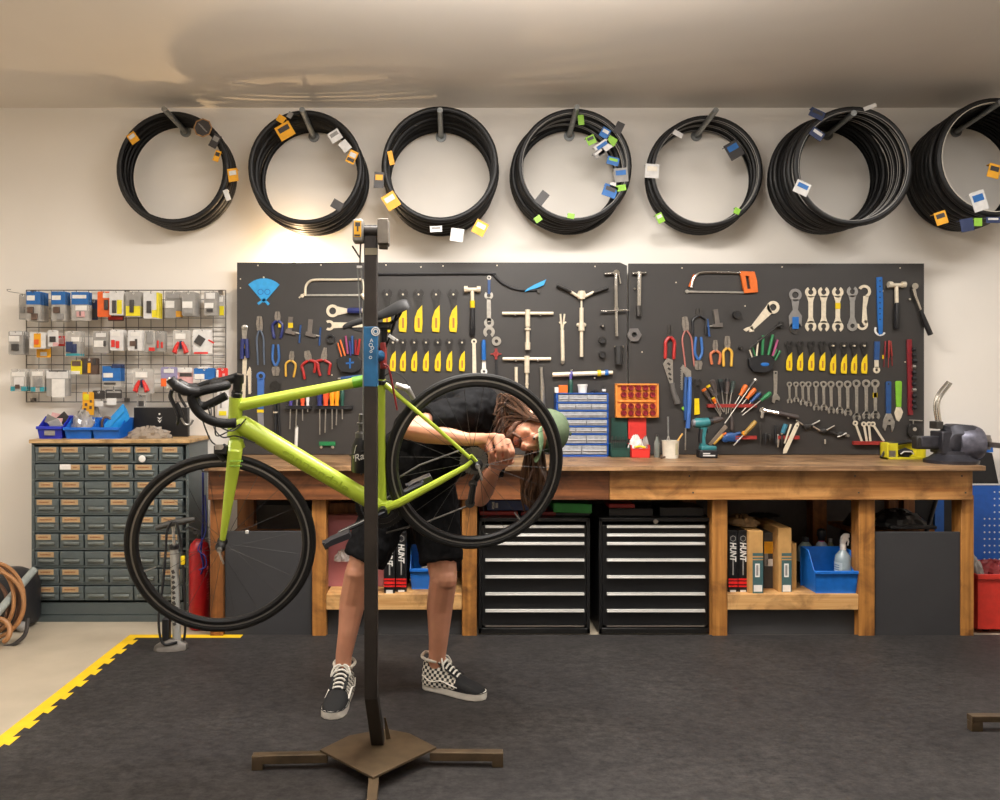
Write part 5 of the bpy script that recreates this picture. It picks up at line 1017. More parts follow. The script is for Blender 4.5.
one('small_cube', 'small white cube beside the orange box on the organiser', 'cube', WHITE, lambda m: m.bx(on_top(554.5), on_top(558.2), OY + .03, OY + .06, ZT, ZT + .035), bevel=.002)
t = thing('glue_bottle', 'dark green bottle with purple cap on top of the blue organiser', 'bottle', (on_top(570.6), OY + .05, ZT))
link('body', MB().lathe((on_top(570.6), OY + .05, ZT), (0, 0, 1), [(.014, 0), (.015, .05), (.013, .075), (.007, .085)], 14), DGRN, t); link('cap', MB().lathe((on_top(570.6), OY + .05, ZT + .085), (0, 0, 1), [(.009, 0), (.008, .028), (.004, .034)], 12), PURP, t)
t = thing('plastic_tub', 'round white lidded tub on top of the blue organiser', 'tub', (on_top(582.5), OY + .05, ZT))
link('tub', MB().lathe((on_top(582.5), OY + .05, ZT), (0, 0, 1), [(.025, 0), (.029, .042)], 20), WHITE, t); link('lid', MB().lathe((on_top(582.5), OY + .05, ZT + .042), (0, 0, 1), [(.031, 0), (.031, .009), (.028, .011)], 20), WHITE, t)
one('bracket', 'low black bracket lying on top of the organiser', 'bracket', BLACK, lambda m: m.tube([(on_top(590), OY + .05, ZT + .006), (on_top(594), OY + .04, ZT + .016), (on_top(598), OY + .05, ZT + .006)], .006, 8).bx(on_top(593), on_top(596.5), OY + .03, OY + .06, ZT, ZT + .02))
t = thing('small_bottle', 'small black bottle with white band on the organiser right end', 'bottle', (on_top(604), OY + .05, ZT)); link('body', MB().lathe((on_top(604), OY + .05, ZT), (0, 0, 1), [(.012, 0), (.012, .026), (.006, .032), (.006, .04)], 12), BLACK, t); link('band', MB().lathe((on_top(604), OY + .05, ZT + .01), (0, 0, 1), [(.0125, 0), (.0125, .014)], 12), WHITE, t)
# orange socket tray on the wall
t = thing('socket_tray', 'orange wall tray holding rows of dark red sockets', 'tray', P(636, 417, YT))
link('tray', MB(YT).plate(615, 384, 657, 417, .02).plate(614.6, 383.6, 616.4, 417.4, .034).plate(655.6, 383.6, 657.4, 417.4, .034).plate(615, 383.6, 657, 385.2, .034).plate(615, 415.8, 657, 417.4, .034).plate(617, 400, 655, 402, .03), mat('tray_orange', '#e88f3c', .45), t, bevel=.001)
for i in range(4):
    for j in range(5): link('socket_cup', MB(YT).disc(622.4 + 7.2 * j, (387.8, 394.8, 406, 412.8)[i], 2.7, .022, .021, 12).ring(622.4 + 7.2 * j, (387.8, 394.8, 406, 412.8)[i], 2.7, 1.5, .004, off=.043), MAROON, t)
# red and green racks with small bins beneath
solo('wall_rack', MB(YT).plate(628, 417.8, 646, 439, .006), mat('rack_red', '#c9302a', .45), 'flat red back plate on the board under the orange tray', 'plate', bevel=.001)
solo('wall_rack', MB(YT).plate(611, 418, 627, 440, .006), mat('rack_green', '#153d34', .5), 'flat dark green back plate left of the red one', 'plate', bevel=.001)
def small_bin(label, x0, x1, y0, d, m):
    s3 = mpp(d); a, b_ = (x0 - CX) * s3, (x1 - CX) * s3; z1 = EYE - (y0 - CY) * s3
    t = thing('parts_bin', label, 'bin', ((a + b_) / 2, d + .05, BT)); mb = MB(); w2 = .003
    mb.bx(a, b_, d, d + w2, BT, z1); mb.bx(a, a + w2, d, d + .1, BT, z1 + .02); mb.bx(b_ - w2, b_, d, d + .1, BT, z1 + .02); mb.bx(a, b_, d + .097, d + .1, BT, z1 + .025); mb.bx(a, b_, d, d + .1, BT, BT + w2)
    link('tub', mb, m, t, bevel=.0008); link('rim', MB().bx(a - .001, b_ + .001, d - .003, d, z1 - .006, z1), m, t); return a, b_, d, z1
g_ = small_bin('low dark green bin of wire clips on the bench', 611, 630, 448, 4.86, MATS['rack_green'])
r2 = small_bin('low red bin of crumpled bags on the bench', 631.5, 650, 448.5, 4.83, mat('bin_red', '#d3322b', .42))
for i in range(4): one('wire_clip', f'bent grey wire clip sticking up from the green bin, {PL[i]}', 'clip', DKSTEEL, lambda m: m.tube(spline([(g_[0] + .015 + .022 * i, g_[2] + .04, BT + .01), (g_[0] + .012 + .022 * i, g_[2] + .04, g_[3] + .05), (g_[0] + .02 + .022 * i, g_[2] + .04, g_[3] + .06), (g_[0] + .025 + .022 * i, g_[2] + .04, BT + .01)], 5), .002, 6), 'wire clips in the green bin')
crumple('crumpled white bag spilling over the red bin', 629, 645, 436, 450, 4.85, .07, mat('bag_white', '#d8d2cc', .5), 11, z0=r2[3] - .02)
crumple('small clear bag of silver parts at the right in the red bin', 642, 650, 437, 449, 4.87, .05, film, 12, z0=r2[3] - .02)
one('foam_scrap', 'yellow scrap on top of the red bin', 'scrap', YEL, lambda m: m.tube([(r2[0] + .02, r2[2] + .01, r2[3] + .006), (r2[0] + .05, r2[2] + .012, r2[3] + .012), (r2[0] + .085, r2[2] + .01, r2[3] + .004)], .007, 8))
bc = P(657, 455, 4.86); bc.z = BT
t = thing('glass_bottle', 'small clear grey bottle with neck between red bin and white cup', 'bottle', bc)
link('glass', MB().lathe(bc, (0, 0, 1), [(.017, 0), (.018, .01), (.018, .085), (.009, .105), (.008, .125)], 16), mat('bottle_glass', '#6f736c', .15, 0, .1), t); link('cap', MB().lathe(bc + Vector((0, 0, .125)), (0, 0, 1), [(.009, 0), (.009, .012)], 12), DKSTEEL, t)
cc = P(670.5, 455, 4.82); cc.z = BT
t = thing('white_cup', 'white ribbed plastic cup holding a whisk and a pencil', 'cup', cc)
link('cup', MB().lathe(cc, (0, 0, 1), [(.0, .004), (.045, .0), (.050, .100), (.052, .104), (.048, .104), (.043, .006)], 24), mat('cup_white', '#dcd6c6', .4), t)
link('stain', MB().lathe(cc, (0, 0, 1), [(.0475, .02), (.0495, .09)], 6, a0=200, a1=225), mat('cup_stain', '#b3ab8c', .5), t)
t = thing('whisk', 'wire whisk with grey handle standing in the white cup', 'whisk', cc + Vector((-.01, .01, .02)))
link('handle', MB().tube([cc + Vector((-.010, .01, .12)), cc + Vector((-.012, .012, .245))], [.004, .006], 8), GALV, t)
mb = MB()
for i in range(6):
    q = math.pi * i / 6; e = Vector((math.cos(q), math.sin(q), 0))
    b0 = cc + Vector((-.01, .01, .0)); mb.tube(spline([b0 + Vector((0, 0, .14)), b0 + e * .014 + Vector((0, 0, .09)), b0 + e * .016 + Vector((0, 0, .05)), b0 + Vector((0, 0, .02)), b0 - e * .016 + Vector((0, 0, .05)), b0 - e * .014 + Vector((0, 0, .09)), b0 + Vector((0, 0, .14))], 4), .0012, 5)
link('wires', mb, STEEL, t)
t = thing('brush_handle', 'short wooden brush handle leaning out of the white cup', 'brush', cc + Vector((.02, 0, .05))); link('handle', MB().tube([cc + Vector((.02, 0, .04)), cc + Vector((.045, 0, .105)), cc + Vector((.072, 0, .145))], [.005, .006, .005], 8), mat('pencil_wood', '#c99a4e', .5), t)
one('cork_stub', 'small brown cork stub lying by the foot of the white cup', 'stub', prod_br, lambda m: m.tube([P(661, 456.5, 4.76) * 1.0, P(665, 455.6, 4.78)], .006, 8)).location.z = BT
# cordless drill
dq = P(710, 456, 4.84); dq.z = BT; zz = lambda y: EYE - (y - CY) * mpp(4.84); xx = lambda x: (x - CX) * mpp(4.84)
t = thing('cordless_drill', 'teal and black cordless drill standing on its battery on the bench', 'drill', dq)
dk = BLACK; tealm = mat('drill_teal', '#2c6f74', .4)
link('motor_housing', MB().tube([(xx(694), 4.84, zz(423)), (xx(696), 4.84, zz(423)), (xx(704), 4.84, zz(423)), (xx(709), 4.84, zz(422))], [.022, .030, .031, .027], 14), tealm, t)
link('rear_vent', MB().tube([(xx(692.5), 4.84, zz(423)), (xx(696), 4.84, zz(423))], [.02, .027], 12), GREY, t)
link('clutch_ring', MB().tube([(xx(709), 4.84, zz(421.5)), (xx(712.5), 4.84, zz(421))], [.026, .023], 14), dk, t)
link('chuck', MB().tube([(xx(712.5), 4.84, zz(421)), (xx(717), 4.84, zz(419.8)), (xx(721), 4.84, zz(419)), (xx(723), 4.84, zz(418.8))], [.019, .019, .014, .008], 12), dkg, t)
link('handle', MB().loft([[Vector((xx(c) + a * w2, 4.84 + b_, zz(y))) for a, b_ in ((-1, 0), (-.7, .014), (0, .018), (.7, .014), (1, 0), (.7, -.014), (0, -.018), (-.7, -.014))] for y, c, w2 in ((425, 703.5, .03), (431, 703, .023), (438, 702.2, .019), (444, 702.5, .021), (447, 706, .034))]), tealm, t)
link('grip', MB().loft([[Vector((xx(c) + a * w2, 4.84 + b_, zz(y))) for a, b_ in ((-1, 0), (-.7, .015), (0, .019), (.7, .015), (1, 0), (.7, -.015), (0, -.019), (-.7, -.015))] for y, c, w2 in ((429, 701.2, .013), (436, 700.4, .013), (443, 700.4, .013))]), dk, t)
link('trigger', MB().box((xx(707), 4.84, zz(430.5)), (.014, .018, .03)), dk, t, bevel=.004)
link('foot', MB().bx(xx(700), xx(715), 4.805, 4.875, zz(450), zz(445.8)), tealm, t, bevel=.006)
bt = link('battery', MB().bx(xx(698), xx(716), 4.80, 4.88, BT, zz(449.6)), dk, t, bevel=.006)
link('battery_label', MB().bx(xx(701), xx(713), 4.7985, 4.8, BT + .012, BT + .019).bx(xx(701), xx(708), 4.7985, 4.8, BT + .024, BT + .031), pale, bt)
# yellow box
yq = P(905, 455, 4.72); yq.z = BT; zz2 = lambda y: EYE - (y - CY) * mpp(4.72); xx2 = lambda x: (x - CX) * mpp(4.72)
t = thing('parts_case', 'yellow open tool case with black mechanism on the bench beside the vise', 'case', yq)
link('case', MB().bx(xx2(887), xx2(926), 4.72, 4.80, BT, BT + .012).bx(xx2(887), xx2(889), 4.72, 4.80, BT, zz2(443)).bx(xx2(924), xx2(926), 4.72, 4.80, BT, zz2(445)).bx(xx2(887), xx2(926), 4.79, 4.80, BT, zz2(443)).bx(xx2(889), xx2(900), 4.74, 4.745, BT, zz2(443.5)), mat('case_yellow', '#cfc22c', .4), t, bevel=.001)
link('mechanism', MB().tube([(xx2(902), 4.75, BT + .035), (xx2(908), 4.75, BT + .05), (xx2(914), 4.75, BT + .035)], .018, 10).bx(xx2(905), xx2(911), 4.735, 4.77, BT + .012, BT + .055), BLACK, t)
link('plate', MB().bx(xx2(889.5), xx2(897), 4.735, 4.74, BT + .012, BT + .05), STEEL, t); link('clip', MB().tube([(xx2(902), 4.735, BT + .03), (xx2(905), 4.73, BT + .045), (xx2(912), 4.73, BT + .045), (xx2(915), 4.735, BT + .03)], .004, 6), pale, t)
t = thing('wire_cutter', 'black handled bench shears lying across the yellow case', 'shears', (xx2(896), 4.76, BT + .075)); link('blade', MB().tube([(xx2(884), 4.75, BT + .012), (xx2(893), 4.76, BT + .09), (xx2(906), 4.77, BT + .095)], [.006, .008, .006], 8), DKSTEEL, t); link('grip', MB().tube([(xx2(899), 4.76, BT + .088), (xx2(912), 4.77, BT + .10), (xx2(922), 4.77, BT + .10)], [.010, .013, .008], 8), BLACK, t)
# bench vise
VY = 4.52; vz = lambda y: EYE - (y - CY) * mpp(VY); vx = lambda x: (x - CX) * mpp(VY)
vim = mat('vise_iron', '#3d3c42', .45, .5, .35, 25, .2); vil = mat('vise_worn', '#6d6c78', .4, .5, .4, 25, .2)
t = thing('bench_vise', 'heavy dark iron bench vise bolted at the right end of the workbench', 'vise', (vx(955), VY, BT))
link('base', MB().lathe((vx(951), VY, BT), (0, 0, 1), [(.0, 0), (.135, 0), (.138, .018), (.11, .03), (.085, .05), (.085, .068)], 28), vim, t)
link('body', MB().loft([[Vector((vx(x), VY + b_ * .075 * sc, z0 + (vz(yt) - z0) * a)) for a, b_ in ((0, -.7), (.25, -1), (.7, -1), (1, -.55), (1, .55), (.7, 1), (.25, 1), (0, .7))] for x, yt, z0, sc in ((940, 440, BT + .055, .7), (946, 426, BT + .055, .9), (950, 424, BT + .05, 1.0), (958, 424, BT + .05, 1.05), (968, 425, BT + .06, 1.05), (975, 427.5, BT + .07, 1.0), (978, 436, BT + .07, .9), (980, 445, BT + .07, .7))]), vim, t, bevel=.004)
link('worn_shoulder', MB().lathe((vx(953), VY, vz(443)), (1, 0, 0), [(.02, 0), (.088, .0), (.098, .02), (.100, .11), (.09, .135), (.05, .15)], 24), vil, t)
link('front_jaw', MB().bx(vx(936), vx(946), VY - .06, VY + .06, BT + .055, vz(431)).bx(vx(918), vx(938), VY - .03, VY + .03, vz(447), vz(436)), vim, t, bevel=.006)
link('slide_bar', MB().bx(vx(914), vx(950), VY - .028, VY + .028, vz(449), vz(436)), DKSTEEL2, t, bevel=.008)
link('swivel_nut', MB().lathe((vx(981), VY - .02, vz(441)), (1, 0, 0), [(.028, 0), (.028, .03), (.02, .034)], 16), STEEL, t)
link('screw_boss', MB().bx(vx(977), vx(984), VY - .06, VY + .03, vz(449), vz(434.5)), mat('boss_steel', '#8b8580', .4, .7), t, bevel=.004)
link('tommy_bar', MB().cyl((vx(981), VY - .17, vz(444)), (vx(981), VY - .17, vz(489)), .008, 10).ball((vx(981), VY - .17, vz(490)), .011, 10).bx(vx(979), vx(983), VY - .18, VY - .05, vz(446), vz(441)), mat('bar_steel', '#8a8078', .4, .8), t)
# the chrome pipes stand in the vise jaw
def pipe(label, pts, m): return solo('bent_pipe', MB().tube(spline([P(x, y, VY + .02 + dd) for x, y, dd in pts], 6), .0085, 10), m, label, 'pipe', 'bent chrome pipes in the vise')
pipe('bent chrome pipe standing in the vise, right one of the pair', [(940.8, 427, 0), (940, 420, 0), (938.5, 409, 0), (938.8, 402, 0), (942, 395, 0), (948, 387.5, 0), (951, 383.2, 0)], CHROME)
pipe('bent chrome pipe standing in the vise, left one of the pair', [(937.5, 427, .03), (936.6, 420, .03), (935, 409, .03), (935.4, 401, .03), (938.5, 393.5, .03), (944.5, 386, .03), (948, 381.8, .03)], CHROME)
link('pipe_clamp', MB().bx(vx(936), vx(942.5), VY - .01, VY + .065, vz(429), vz(421.5)), DKSTEEL, t, bevel=.003)

# ------------------------------------------------------------------ under the bench
# two black tool chests
chm = mat('chest_black', '#0f0f10', .35); chd = mat('chest_drawer', '#131314', .28); hdl = mat('alu_trim', '#d8d5cf', .3, .35, .05)
CF = 4.50
def tool_chest(label, x0, x1, hx0, hx1, ytop, lock):
    s3 = mpp(CF); a, b_ = (x0 - CX) * s3, (x1 - CX) * s3; zt = EYE - (ytop - CY) * s3; z0 = .008
    t = thing('tool_chest', label, 'tool chest', ((a + b_) / 2, 4.75, 0), 'black tool chests')
    link('case', MB().bx(a, a + .018, CF, WALL - .13, z0, zt).bx(b_ - .018, b_, CF, WALL - .13, z0, zt).bx(a, b_, CF, WALL - .13, zt - .02, zt).bx(a, b_, CF, WALL - .13, z0, z0 + .03).bx(a, b_, WALL - .15, WALL - .13, z0, zt), chm, t, bevel=.002)
    ys = [526.5, 535, 543.5, 560, 576.8, 593.8, 610.6, 626.2]; ha, hb = (hx0 - CX) * s3, (hx1 - CX) * s3
    for i, y in enumerate(ys):
        zt_ = EYE - (y - CY) * s3; zb_ = EYE - (ys[i + 1] - CY) * s3 if i < 7 else z0 + .032
        if i == 7: link('plinth_trim', MB().bx(ha, hb, CF - .004, CF + .002, zt_ - .002, zt_ + .003), mat('dull_trim', '#6d665e', .5, .3), t); break
        dr = link('drawer', MB().bx(a + .02, b_ - .02, CF + .004, CF + .40, zb_ + .003, zt_ + .006), chd, t, bevel=.0015)
        link('drawer_pull', MB().bx(ha, hb, CF - .012, CF + .004, zt_ - .006, zt_ + .008).bx(ha, hb, CF - .016, CF - .010, zt_ - .006, zt_ + .001), hdl, dr, bevel=.001)
    if lock: link('lock', MB().cyl((P(655.5, 521.5, CF).x, CF, P(0, 521.5, CF).z), (P(655.5, 521.5, CF).x, CF - .006, P(0, 521.5, CF).z), .013, 16), STEEL, t)
    return zt
ZC1 = tool_chest('left black tool chest with seven silver drawer pulls under the bench', 478.5, 590, 485.3, 584, 518, False)
ZC2 = tool_chest('right black tool chest with a small round lock and silver pulls', 599, 712, 606.8, 704.5, 518, True)
def slabbox(name, label, x0, x1, y0, y1, d, dep, m, cat, rot=0, z=None, extra=None):
    s3 = mpp(d); a, b_ = (x0 - CX) * s3, (x1 - CX) * s3; zt = EYE - (y0 - CY) * s3; z0 = EYE - (y1 - CY) * s3 if z is None else z
    mb = MB(); mb.box(((a + b_) / 2, d + dep / 2, (zt + z0) / 2), (b_ - a, dep, zt - z0), Matrix.Rotation(rot, 3, 'Y') if rot else None)
    return solo(name, mb, m, label, cat, bevel=.003)
slabbox('plastic_case', 'long flat red case lying left on the left tool chest', 480, 518, 511.5, 517.5, 4.58, .2, REDP, 'case', z=ZC1 + .001)
slabbox('plastic_case', 'long flat red case lying right on the left tool chest', 521, 557, 511.8, 517.5, 4.58, .2, mat('case_red', '#8f1a1c', .4), 'case', z=ZC1 + .001)
slabbox('blue_case', 'navy blue case with printed end resting on the red cases', 487, 530, 500.5, 510, 4.60, .2, mat('case_navy', '#1d356e', .4), 'case', z=EYE - (511.2 - CY) * mpp(4.58))
link('print', MB().bx(P(492, 0, 4.598).x, P(494.5, 0, 4.598).x, 4.5985, 4.5995, P(0, 509, 4.598).z, P(0, 502, 4.598).z).bx(P(495.5, 0, 4.598).x, P(498, 0, 4.598).x, 4.5985, 4.5995, P(0, 508, 4.598).z, P(0, 503, 4.598).z), pale, [o for o in COL.objects if o.name == 'blue_case'][0])
slabbox('green_case', 'bright green flat case tilted on the left tool chest', 553.5, 592, 503.6, 512, 4.56, .2, mat('case_green', '#259a3b', .4), 'case', .03, z=EYE - (513 - CY) * mpp(4.56))
slabbox('plastic_tray', 'black tray under the bright green case on the left tool chest', 556, 590, 512.6, 517.5, 4.57, .2, BLACK, 'tray', z=ZC1 + .001)
slabbox('plastic_tray', 'black tray with pale rim, left one on the right tool chest', 609, 653, 508.5, 517.5, 4.56, .2, mat('tray_dark', '#242427', .4), 'tray', z=ZC2 + .001)
slabbox('plastic_tray', 'black tray with pale rim, right one on the right tool chest', 660, 704, 507.5, 517.5, 4.56, .2, MATS['tray_dark'], 'tray', z=ZC2 + .001)
slabbox('plastic_case', 'short red case lying on the left tray of the right chest', 609, 635, 504, 507.8, 4.57, .15, REDP, 'case', z=EYE - (508.3 - CY) * mpp(4.56))

def carton(label, x0, x1, y0, d, dep, m, parts, name='carton', rot=0, z=SHELF, group=None, lean=0):
    s3 = mpp(d); a, b_ = (x0 - CX) * s3, (x1 - CX) * s3; zt = EYE - (y0 - CY) * s3
    t = thing(name, label, 'box', ((a + b_) / 2, d + dep / 2, z), group)
    link('box', MB().bx(a, b_, d, d + dep, z, zt), m, t, bevel=.0015)
    for pn, pm, px0, px1, py0, py1 in parts: link(pn, MB().bx((px0 - CX) * s3, (px1 - CX) * s3, d - .0012, d - .0002, EYE - (py1 - CY) * s3, EYE - (py0 - CY) * s3), pm, t)
    t.rotation_euler = (0, lean, 0); return t
bxk = mat('glossy_black_box', '#141416', .3); redstripe = mat('red_stripe', '#d2211f', .4)
def wheelbox(label, x0, x1, y0, d, dep):
    w_ = x1 - x0
    t = carton(label, x0, x1, y0, d, dep, bxk, [('red_stripe', redstripe, x0, x1, 578.5, 580.3), ('red_stripe', redstripe, x0, x1, 581.5, 584.2), ('red_stripe', redstripe, x0, x1, 585.4, 587), ('small_label', pale, x0 + w_ * .2, x1 - w_ * .2, 590, 593.4), ('small_print', greym, x0 + w_ * .44, x0 + w_ * .56, 558, 575)], 'wheel_box', group='black boxes with red stripes')
    lettering(t, 'HUNT', P((x0 + x1) / 2 - .2, y0 + 21, d - .0016), .047, WHITE, (math.pi / 2, math.pi / 2, 0), squash=.78, shear=.2, bold=.03)
    link('emblem', MB(d - .0002).at((x0 + x1) / 2, 538.5, 30).ring(0, 0, w_ * .33, w_ * .26, .001, n=6), greym, t)
wheelbox('black box with white lettering and red stripes, leftmost on right shelf', 728.3, 737.8, 530.5, 4.50, .42)
wheelbox('black box with white lettering and red stripes, second on right shelf', 738.4, 747.8, 530.5, 4.50, .42)
brn = mat('kraft_card', '#b58a50', .7, 0, .15, 20); grnlab = mat('green_label', '#3d5c5e', .5)
def tallbox(label, x0, x1, y0, xs, d):
    t = carton(label, x0, x1, y0, d, .38, brn, [], 'tyre_carton', group='brown cartons on right shelf')
    link('green_panel', MB(d).plate(xs, 553, x1, 595, .002, 0), grnlab, t); link('stripe', MB(d).plate(xs, 556, x1, 557.4, .0008, .002).plate(xs, 559, x1, 560, .0008, .002), brn, t)
    link('white_label', MB(d).plate(xs + 2.4, 563.5, xs + 7, 577, .0008, .002), WHITE, t); link('white_label', MB(d).plate(xs + 1, 585, x1 - 1, 591.5, .0008, .002), WHITE, t)
    link('barcode', MB(d).plate(xs + 3.4, 565, xs + 5.6, 575.5, .0004, .003), greym, t); return t
tallbox('brown carton with green printed front and torn top, left of the pair', 748.8, 763, 531, 752.6, 4.47)
tallbox('brown carton with green printed front, right of the pair', 778.5, 791.5, 528, 781.6, 4.50)
carton('thin brown carton standing behind the right green fronted one', 792, 796.5, 543, 4.56, .3, brn, [])
t = carton('dark torn box with an amber card hanging on its front', 764, 778, 533, 4.58, .3, prod_dk, [('amber_card', ylcard, 764.2, 779.5, 541.5, 553.5), ('white_tag', WHITE, 766.5, 775, 559, 566), ('white_tag', WHITE, 775.5, 781, 557, 563), ('grey_strip', greym, 764.5, 768, 553.5, 566)], 'carton')
crumple('crumpled brown paper lying across the tops of the boxes', 730, 765, 517, 531, 4.56, .2, mat('kraft_paper', '#8a6c48', .7), 21, 'packing_paper', 'paper', 26, .4, z0=EYE - (530 - CY) * mpp(4.5) + .006)
crumple('dark plastic bag lying on top of the torn box', 755, 788, 516, 528, 4.74, .2, mat('dark_film', '#2b2826', .45), 22, 'plastic_bag', 'bag', 26, .4, z0=EYE - (529 - CY) * mpp(4.5) + .02)
def jug(label, x, d, prof, body, cap, capprof, extra=None, name='bottle'):
    c = P(x, 594, d); c.z = SHELF; t = thing(name, label, 'bottle', c)
    link('body', MB().lathe(c, (0, 0, 1), prof, 20), body, t); link('cap', MB().lathe(c, (0, 0, 1), capprof, 14), cap, t)
    if extra: extra(t, c)
    return t
def liq(t, c): link('liquid', MB().lathe(c, (0, 0, 1), [(.0, .0), (.0475, .0005), (.0475, .125)], 20), mat('liquid_dark', '#33393a', .2), t)
jug('round shouldered translucent jug half full of dark liquid on right shelf', 805.5, 4.72, [(.046, .0), (.047, .17), (.042, .205), (.022, .232), (.016, .238)], mat('jug_plastic', '#77837f', .3), BLACK, [(.02, .238), (.02, .262), (.016, .265)], liq, 'jug')
jug('pale bottle with magenta collar and black cap behind the blue bin', 821.5, 4.735, [(.036, 0), (.036, .19), (.028, .222), (.012, .24)], mat('lilac_bottle', '#9aa5b2', .3), BLACK, [(.016, .24), (.02, .26), (.026, .272), (.024, .30), (.012, .31)], lambda t, c: link('collar', MB().lathe(c, (0, 0, 1), [(.016, .23), (.0165, .252), (.012, .256)], 14), mat('magenta', '#c01f6b', .4), t))
jug('slim olive bottle standing at the back right of the shelf', 830.5, 4.80, [(.02, 0), (.02, .19), (.01, .22)], mat('olive_bottle', '#6b6e50', .3), greym, [(.011, .22), (.011, .24)])
def bin_at(label, x0, x1, ytop, d, dep, z, m, cutx=None):
    return open_bin(label, x0, x1, 385 + (EYE - z) / mpp(d), (EYE - z) / mpp(d) - (ytop - 385), d, dep, m, 'blue bins on the bench shelves')
shb = mat('shelf_bin_blue', '#1765bd', .4)
bb, qq = bin_at('blue picking bin holding a spray bottle on the right shelf', 815, 858.5, 553, 4.46, .19, SHELF, shb); 
sx = P(843, 575, 4.56); sx.z = SHELF + .006
t = thing('spray_bottle', 'clear spray bottle with white trigger head standing in the blue bin', 'spray bottle', sx)
spm = mat('spray_plastic', '#8a979c', .25, 0, .1)
link('body', MB().lathe(sx, (0, 0, 1), [(.044, 0), (.045, .16), (.040, .185), (.018, .212), (.014, .22)], 20), spm, t)
link('printed_label', MB().lathe(sx, (0, 0, 1), [(.0455, .07), (.0455, .15)], 10, a0=30, a1=150), mat('spray_label', '#a7b2b6', .4), t)
mb = MB()
for k in range(5): mb.lathe(sx, (0, 0, 1), [(.0458, .08 + .013 * k), (.0458, .085 + .013 * k)], 8, a0=45 + 5 * (k % 2), a1=130)
link('print_lines', mb, mat('print_blue', '#4d6c8c', .5), t)
link('neck', MB().lathe(sx, (0, 0, 1), [(.017, .218), (.017, .245), (.013, .25)], 14), WHITE, t)
link('spray_head', MB().loft([[sx + Vector((x, y * w2, z)) for y, z in ((-1, z0), (1, z0), (1, z1), (-1, z1))] for x, z0, z1, w2 in ((-.014, .25, .268, .010), (-.006, .25, .292, .013), (.008, .252, .305, .013), (.024, .282, .308, .011), (.034, .288, .306, .008))]), WHITE, t, bevel=.002)
link('trigger', MB().tube([sx + Vector((.024, 0, .285)), sx + Vector((.030, 0, .262)), sx + Vector((.026, 0, .24))], [.006, .005, .004], 8), WHITE, t)
solo('dark_bag', MB().ball(P(858, 530, 4.85), (.10, .12, .20), 14), mat('bag_black', '#0f0f10', .6), 'black bag at the back right corner of the right shelf', 'bag').location.z = SHELF + .0
# far right bay
crumple('black polythene sack heaped on the far right panel', 878, 936, 512, 534, 4.56, .22, mat('sack_black', '#121214', .35), 31, 'rubbish_sack', 'sack', 30, .35, z0=lz(532.5) + .002)
solo('black_tray', MB().bx(P(884, 0, 4.6).x, P(930, 0, 4.6).x, 4.53, 4.56, lz(532.5) + .002, lz(529)), BLACK, 'flat black tray lip on the far right panel edge', 'tray', bevel=.004)
solo('blue_board', MB().bx(P(935, 0, 4.95).x, P(944, 0, 4.95).x, 4.95, 4.97, 0, zb), mat('blue_board', '#1d5cae', .45), 'strip of blue board standing at the back of the far right bay', 'board')
solo('black_board', MB().bx(P(908, 0, 5.0).x, P(969, 0, 5.0).x, 5.03, 5.05, 0, BT - .04), mat('board_black', '#161617', .6), 'black board standing against the wall behind the right bench end', 'board')
solo('black_pole', MB().cyl(P(926, 533, 4.62), P(936, 500, 4.7), .012, 10), BLACK, 'black pole slanting in the far right bay', 'pole')
# second bay
pinkf = mat('pink_foam', '#b06a6c', .6, 0, .08, 6)
slabbox('foam_board', 'large dull pink foam sheet standing in the second bay', 327.5, 384, 515, 592, 4.62, .05, pinkf, 'foam sheet', z=SHELF)
slabbox('wooden_offcut', 'dark timber offcut lying behind the pink foam under the bench', 330, 372, 503, 514, 4.75, .1, wlegd, 'offcut', z=SHELF + .24 if False else EYE - (514 - CY) * mpp(4.75))
wheelbox('black box with red stripes and white label in second bay, left one', 384, 395, 535, 4.47, .42)
wheelbox('black box with red stripes and tall white lettering, right one in second bay', 396, 406.5, 532, 4.50, .42)
b5, q5 = bin_at('blue picking bin of silver parts behind the bent over person', 410, 450, 552, 4.55, .22, SHELF, shb)
crumple('grey bag of small parts in the blue bin of the second bay', 418, 442, 562, 580, 4.57, .12, greym, 33, z0=q5[4] + .02)
crumple('torn clear film hanging at the edge of the pink foam', 333, 350, 551, 562, 4.56, .05, film, 34)
# first bay
solo('flat_carton', MB().bx(lx(246), lx(300), 4.7, 4.9, lz(532) - .028, lz(532) + .11), mat('bay_dark', '#282524', .6), 'dark box standing in the leftmost bay of the bench', 'box')

# ------------------------------------------------------------------ floor standing things left
# extinguisher
ex = Vector((P(199.5, 620, 4.62).x, 4.62, 0.004)); r_ = .058
t = thing('fire_extinguisher', 'red fire extinguisher standing between the grey cabinet and bench leg', 'fire extinguisher', ex)
ext = mat('extinguisher_red', '#a3141b', .35)
zt = EYE - (540 - CY) * mpp(4.62)
link('cylinder', MB().lathe(ex, (0, 0, 1), [(.0, 0), (r_ * .92, .002), (r_, .015), (r_, zt - .06), (r_ * .85, zt - .025), (r_ * .45, zt), (.02, zt + .005)], 24), ext, t)
link('valve', MB().cyl(ex + Vector((0, 0, zt)), ex + Vector((0, 0, zt + .035)), .014, 12).box(ex + Vector((-.005, -.01, zt + .04)), (.05, .02, .02)), BLACK, t)
link('lever', MB().tube([ex + Vector((.0, -.01, zt + .05)), ex + Vector((-.05, -.012, zt + .075)), ex + Vector((-.075, -.012, zt + .06))], .006, 8), BLACK, t)
mb = MB()
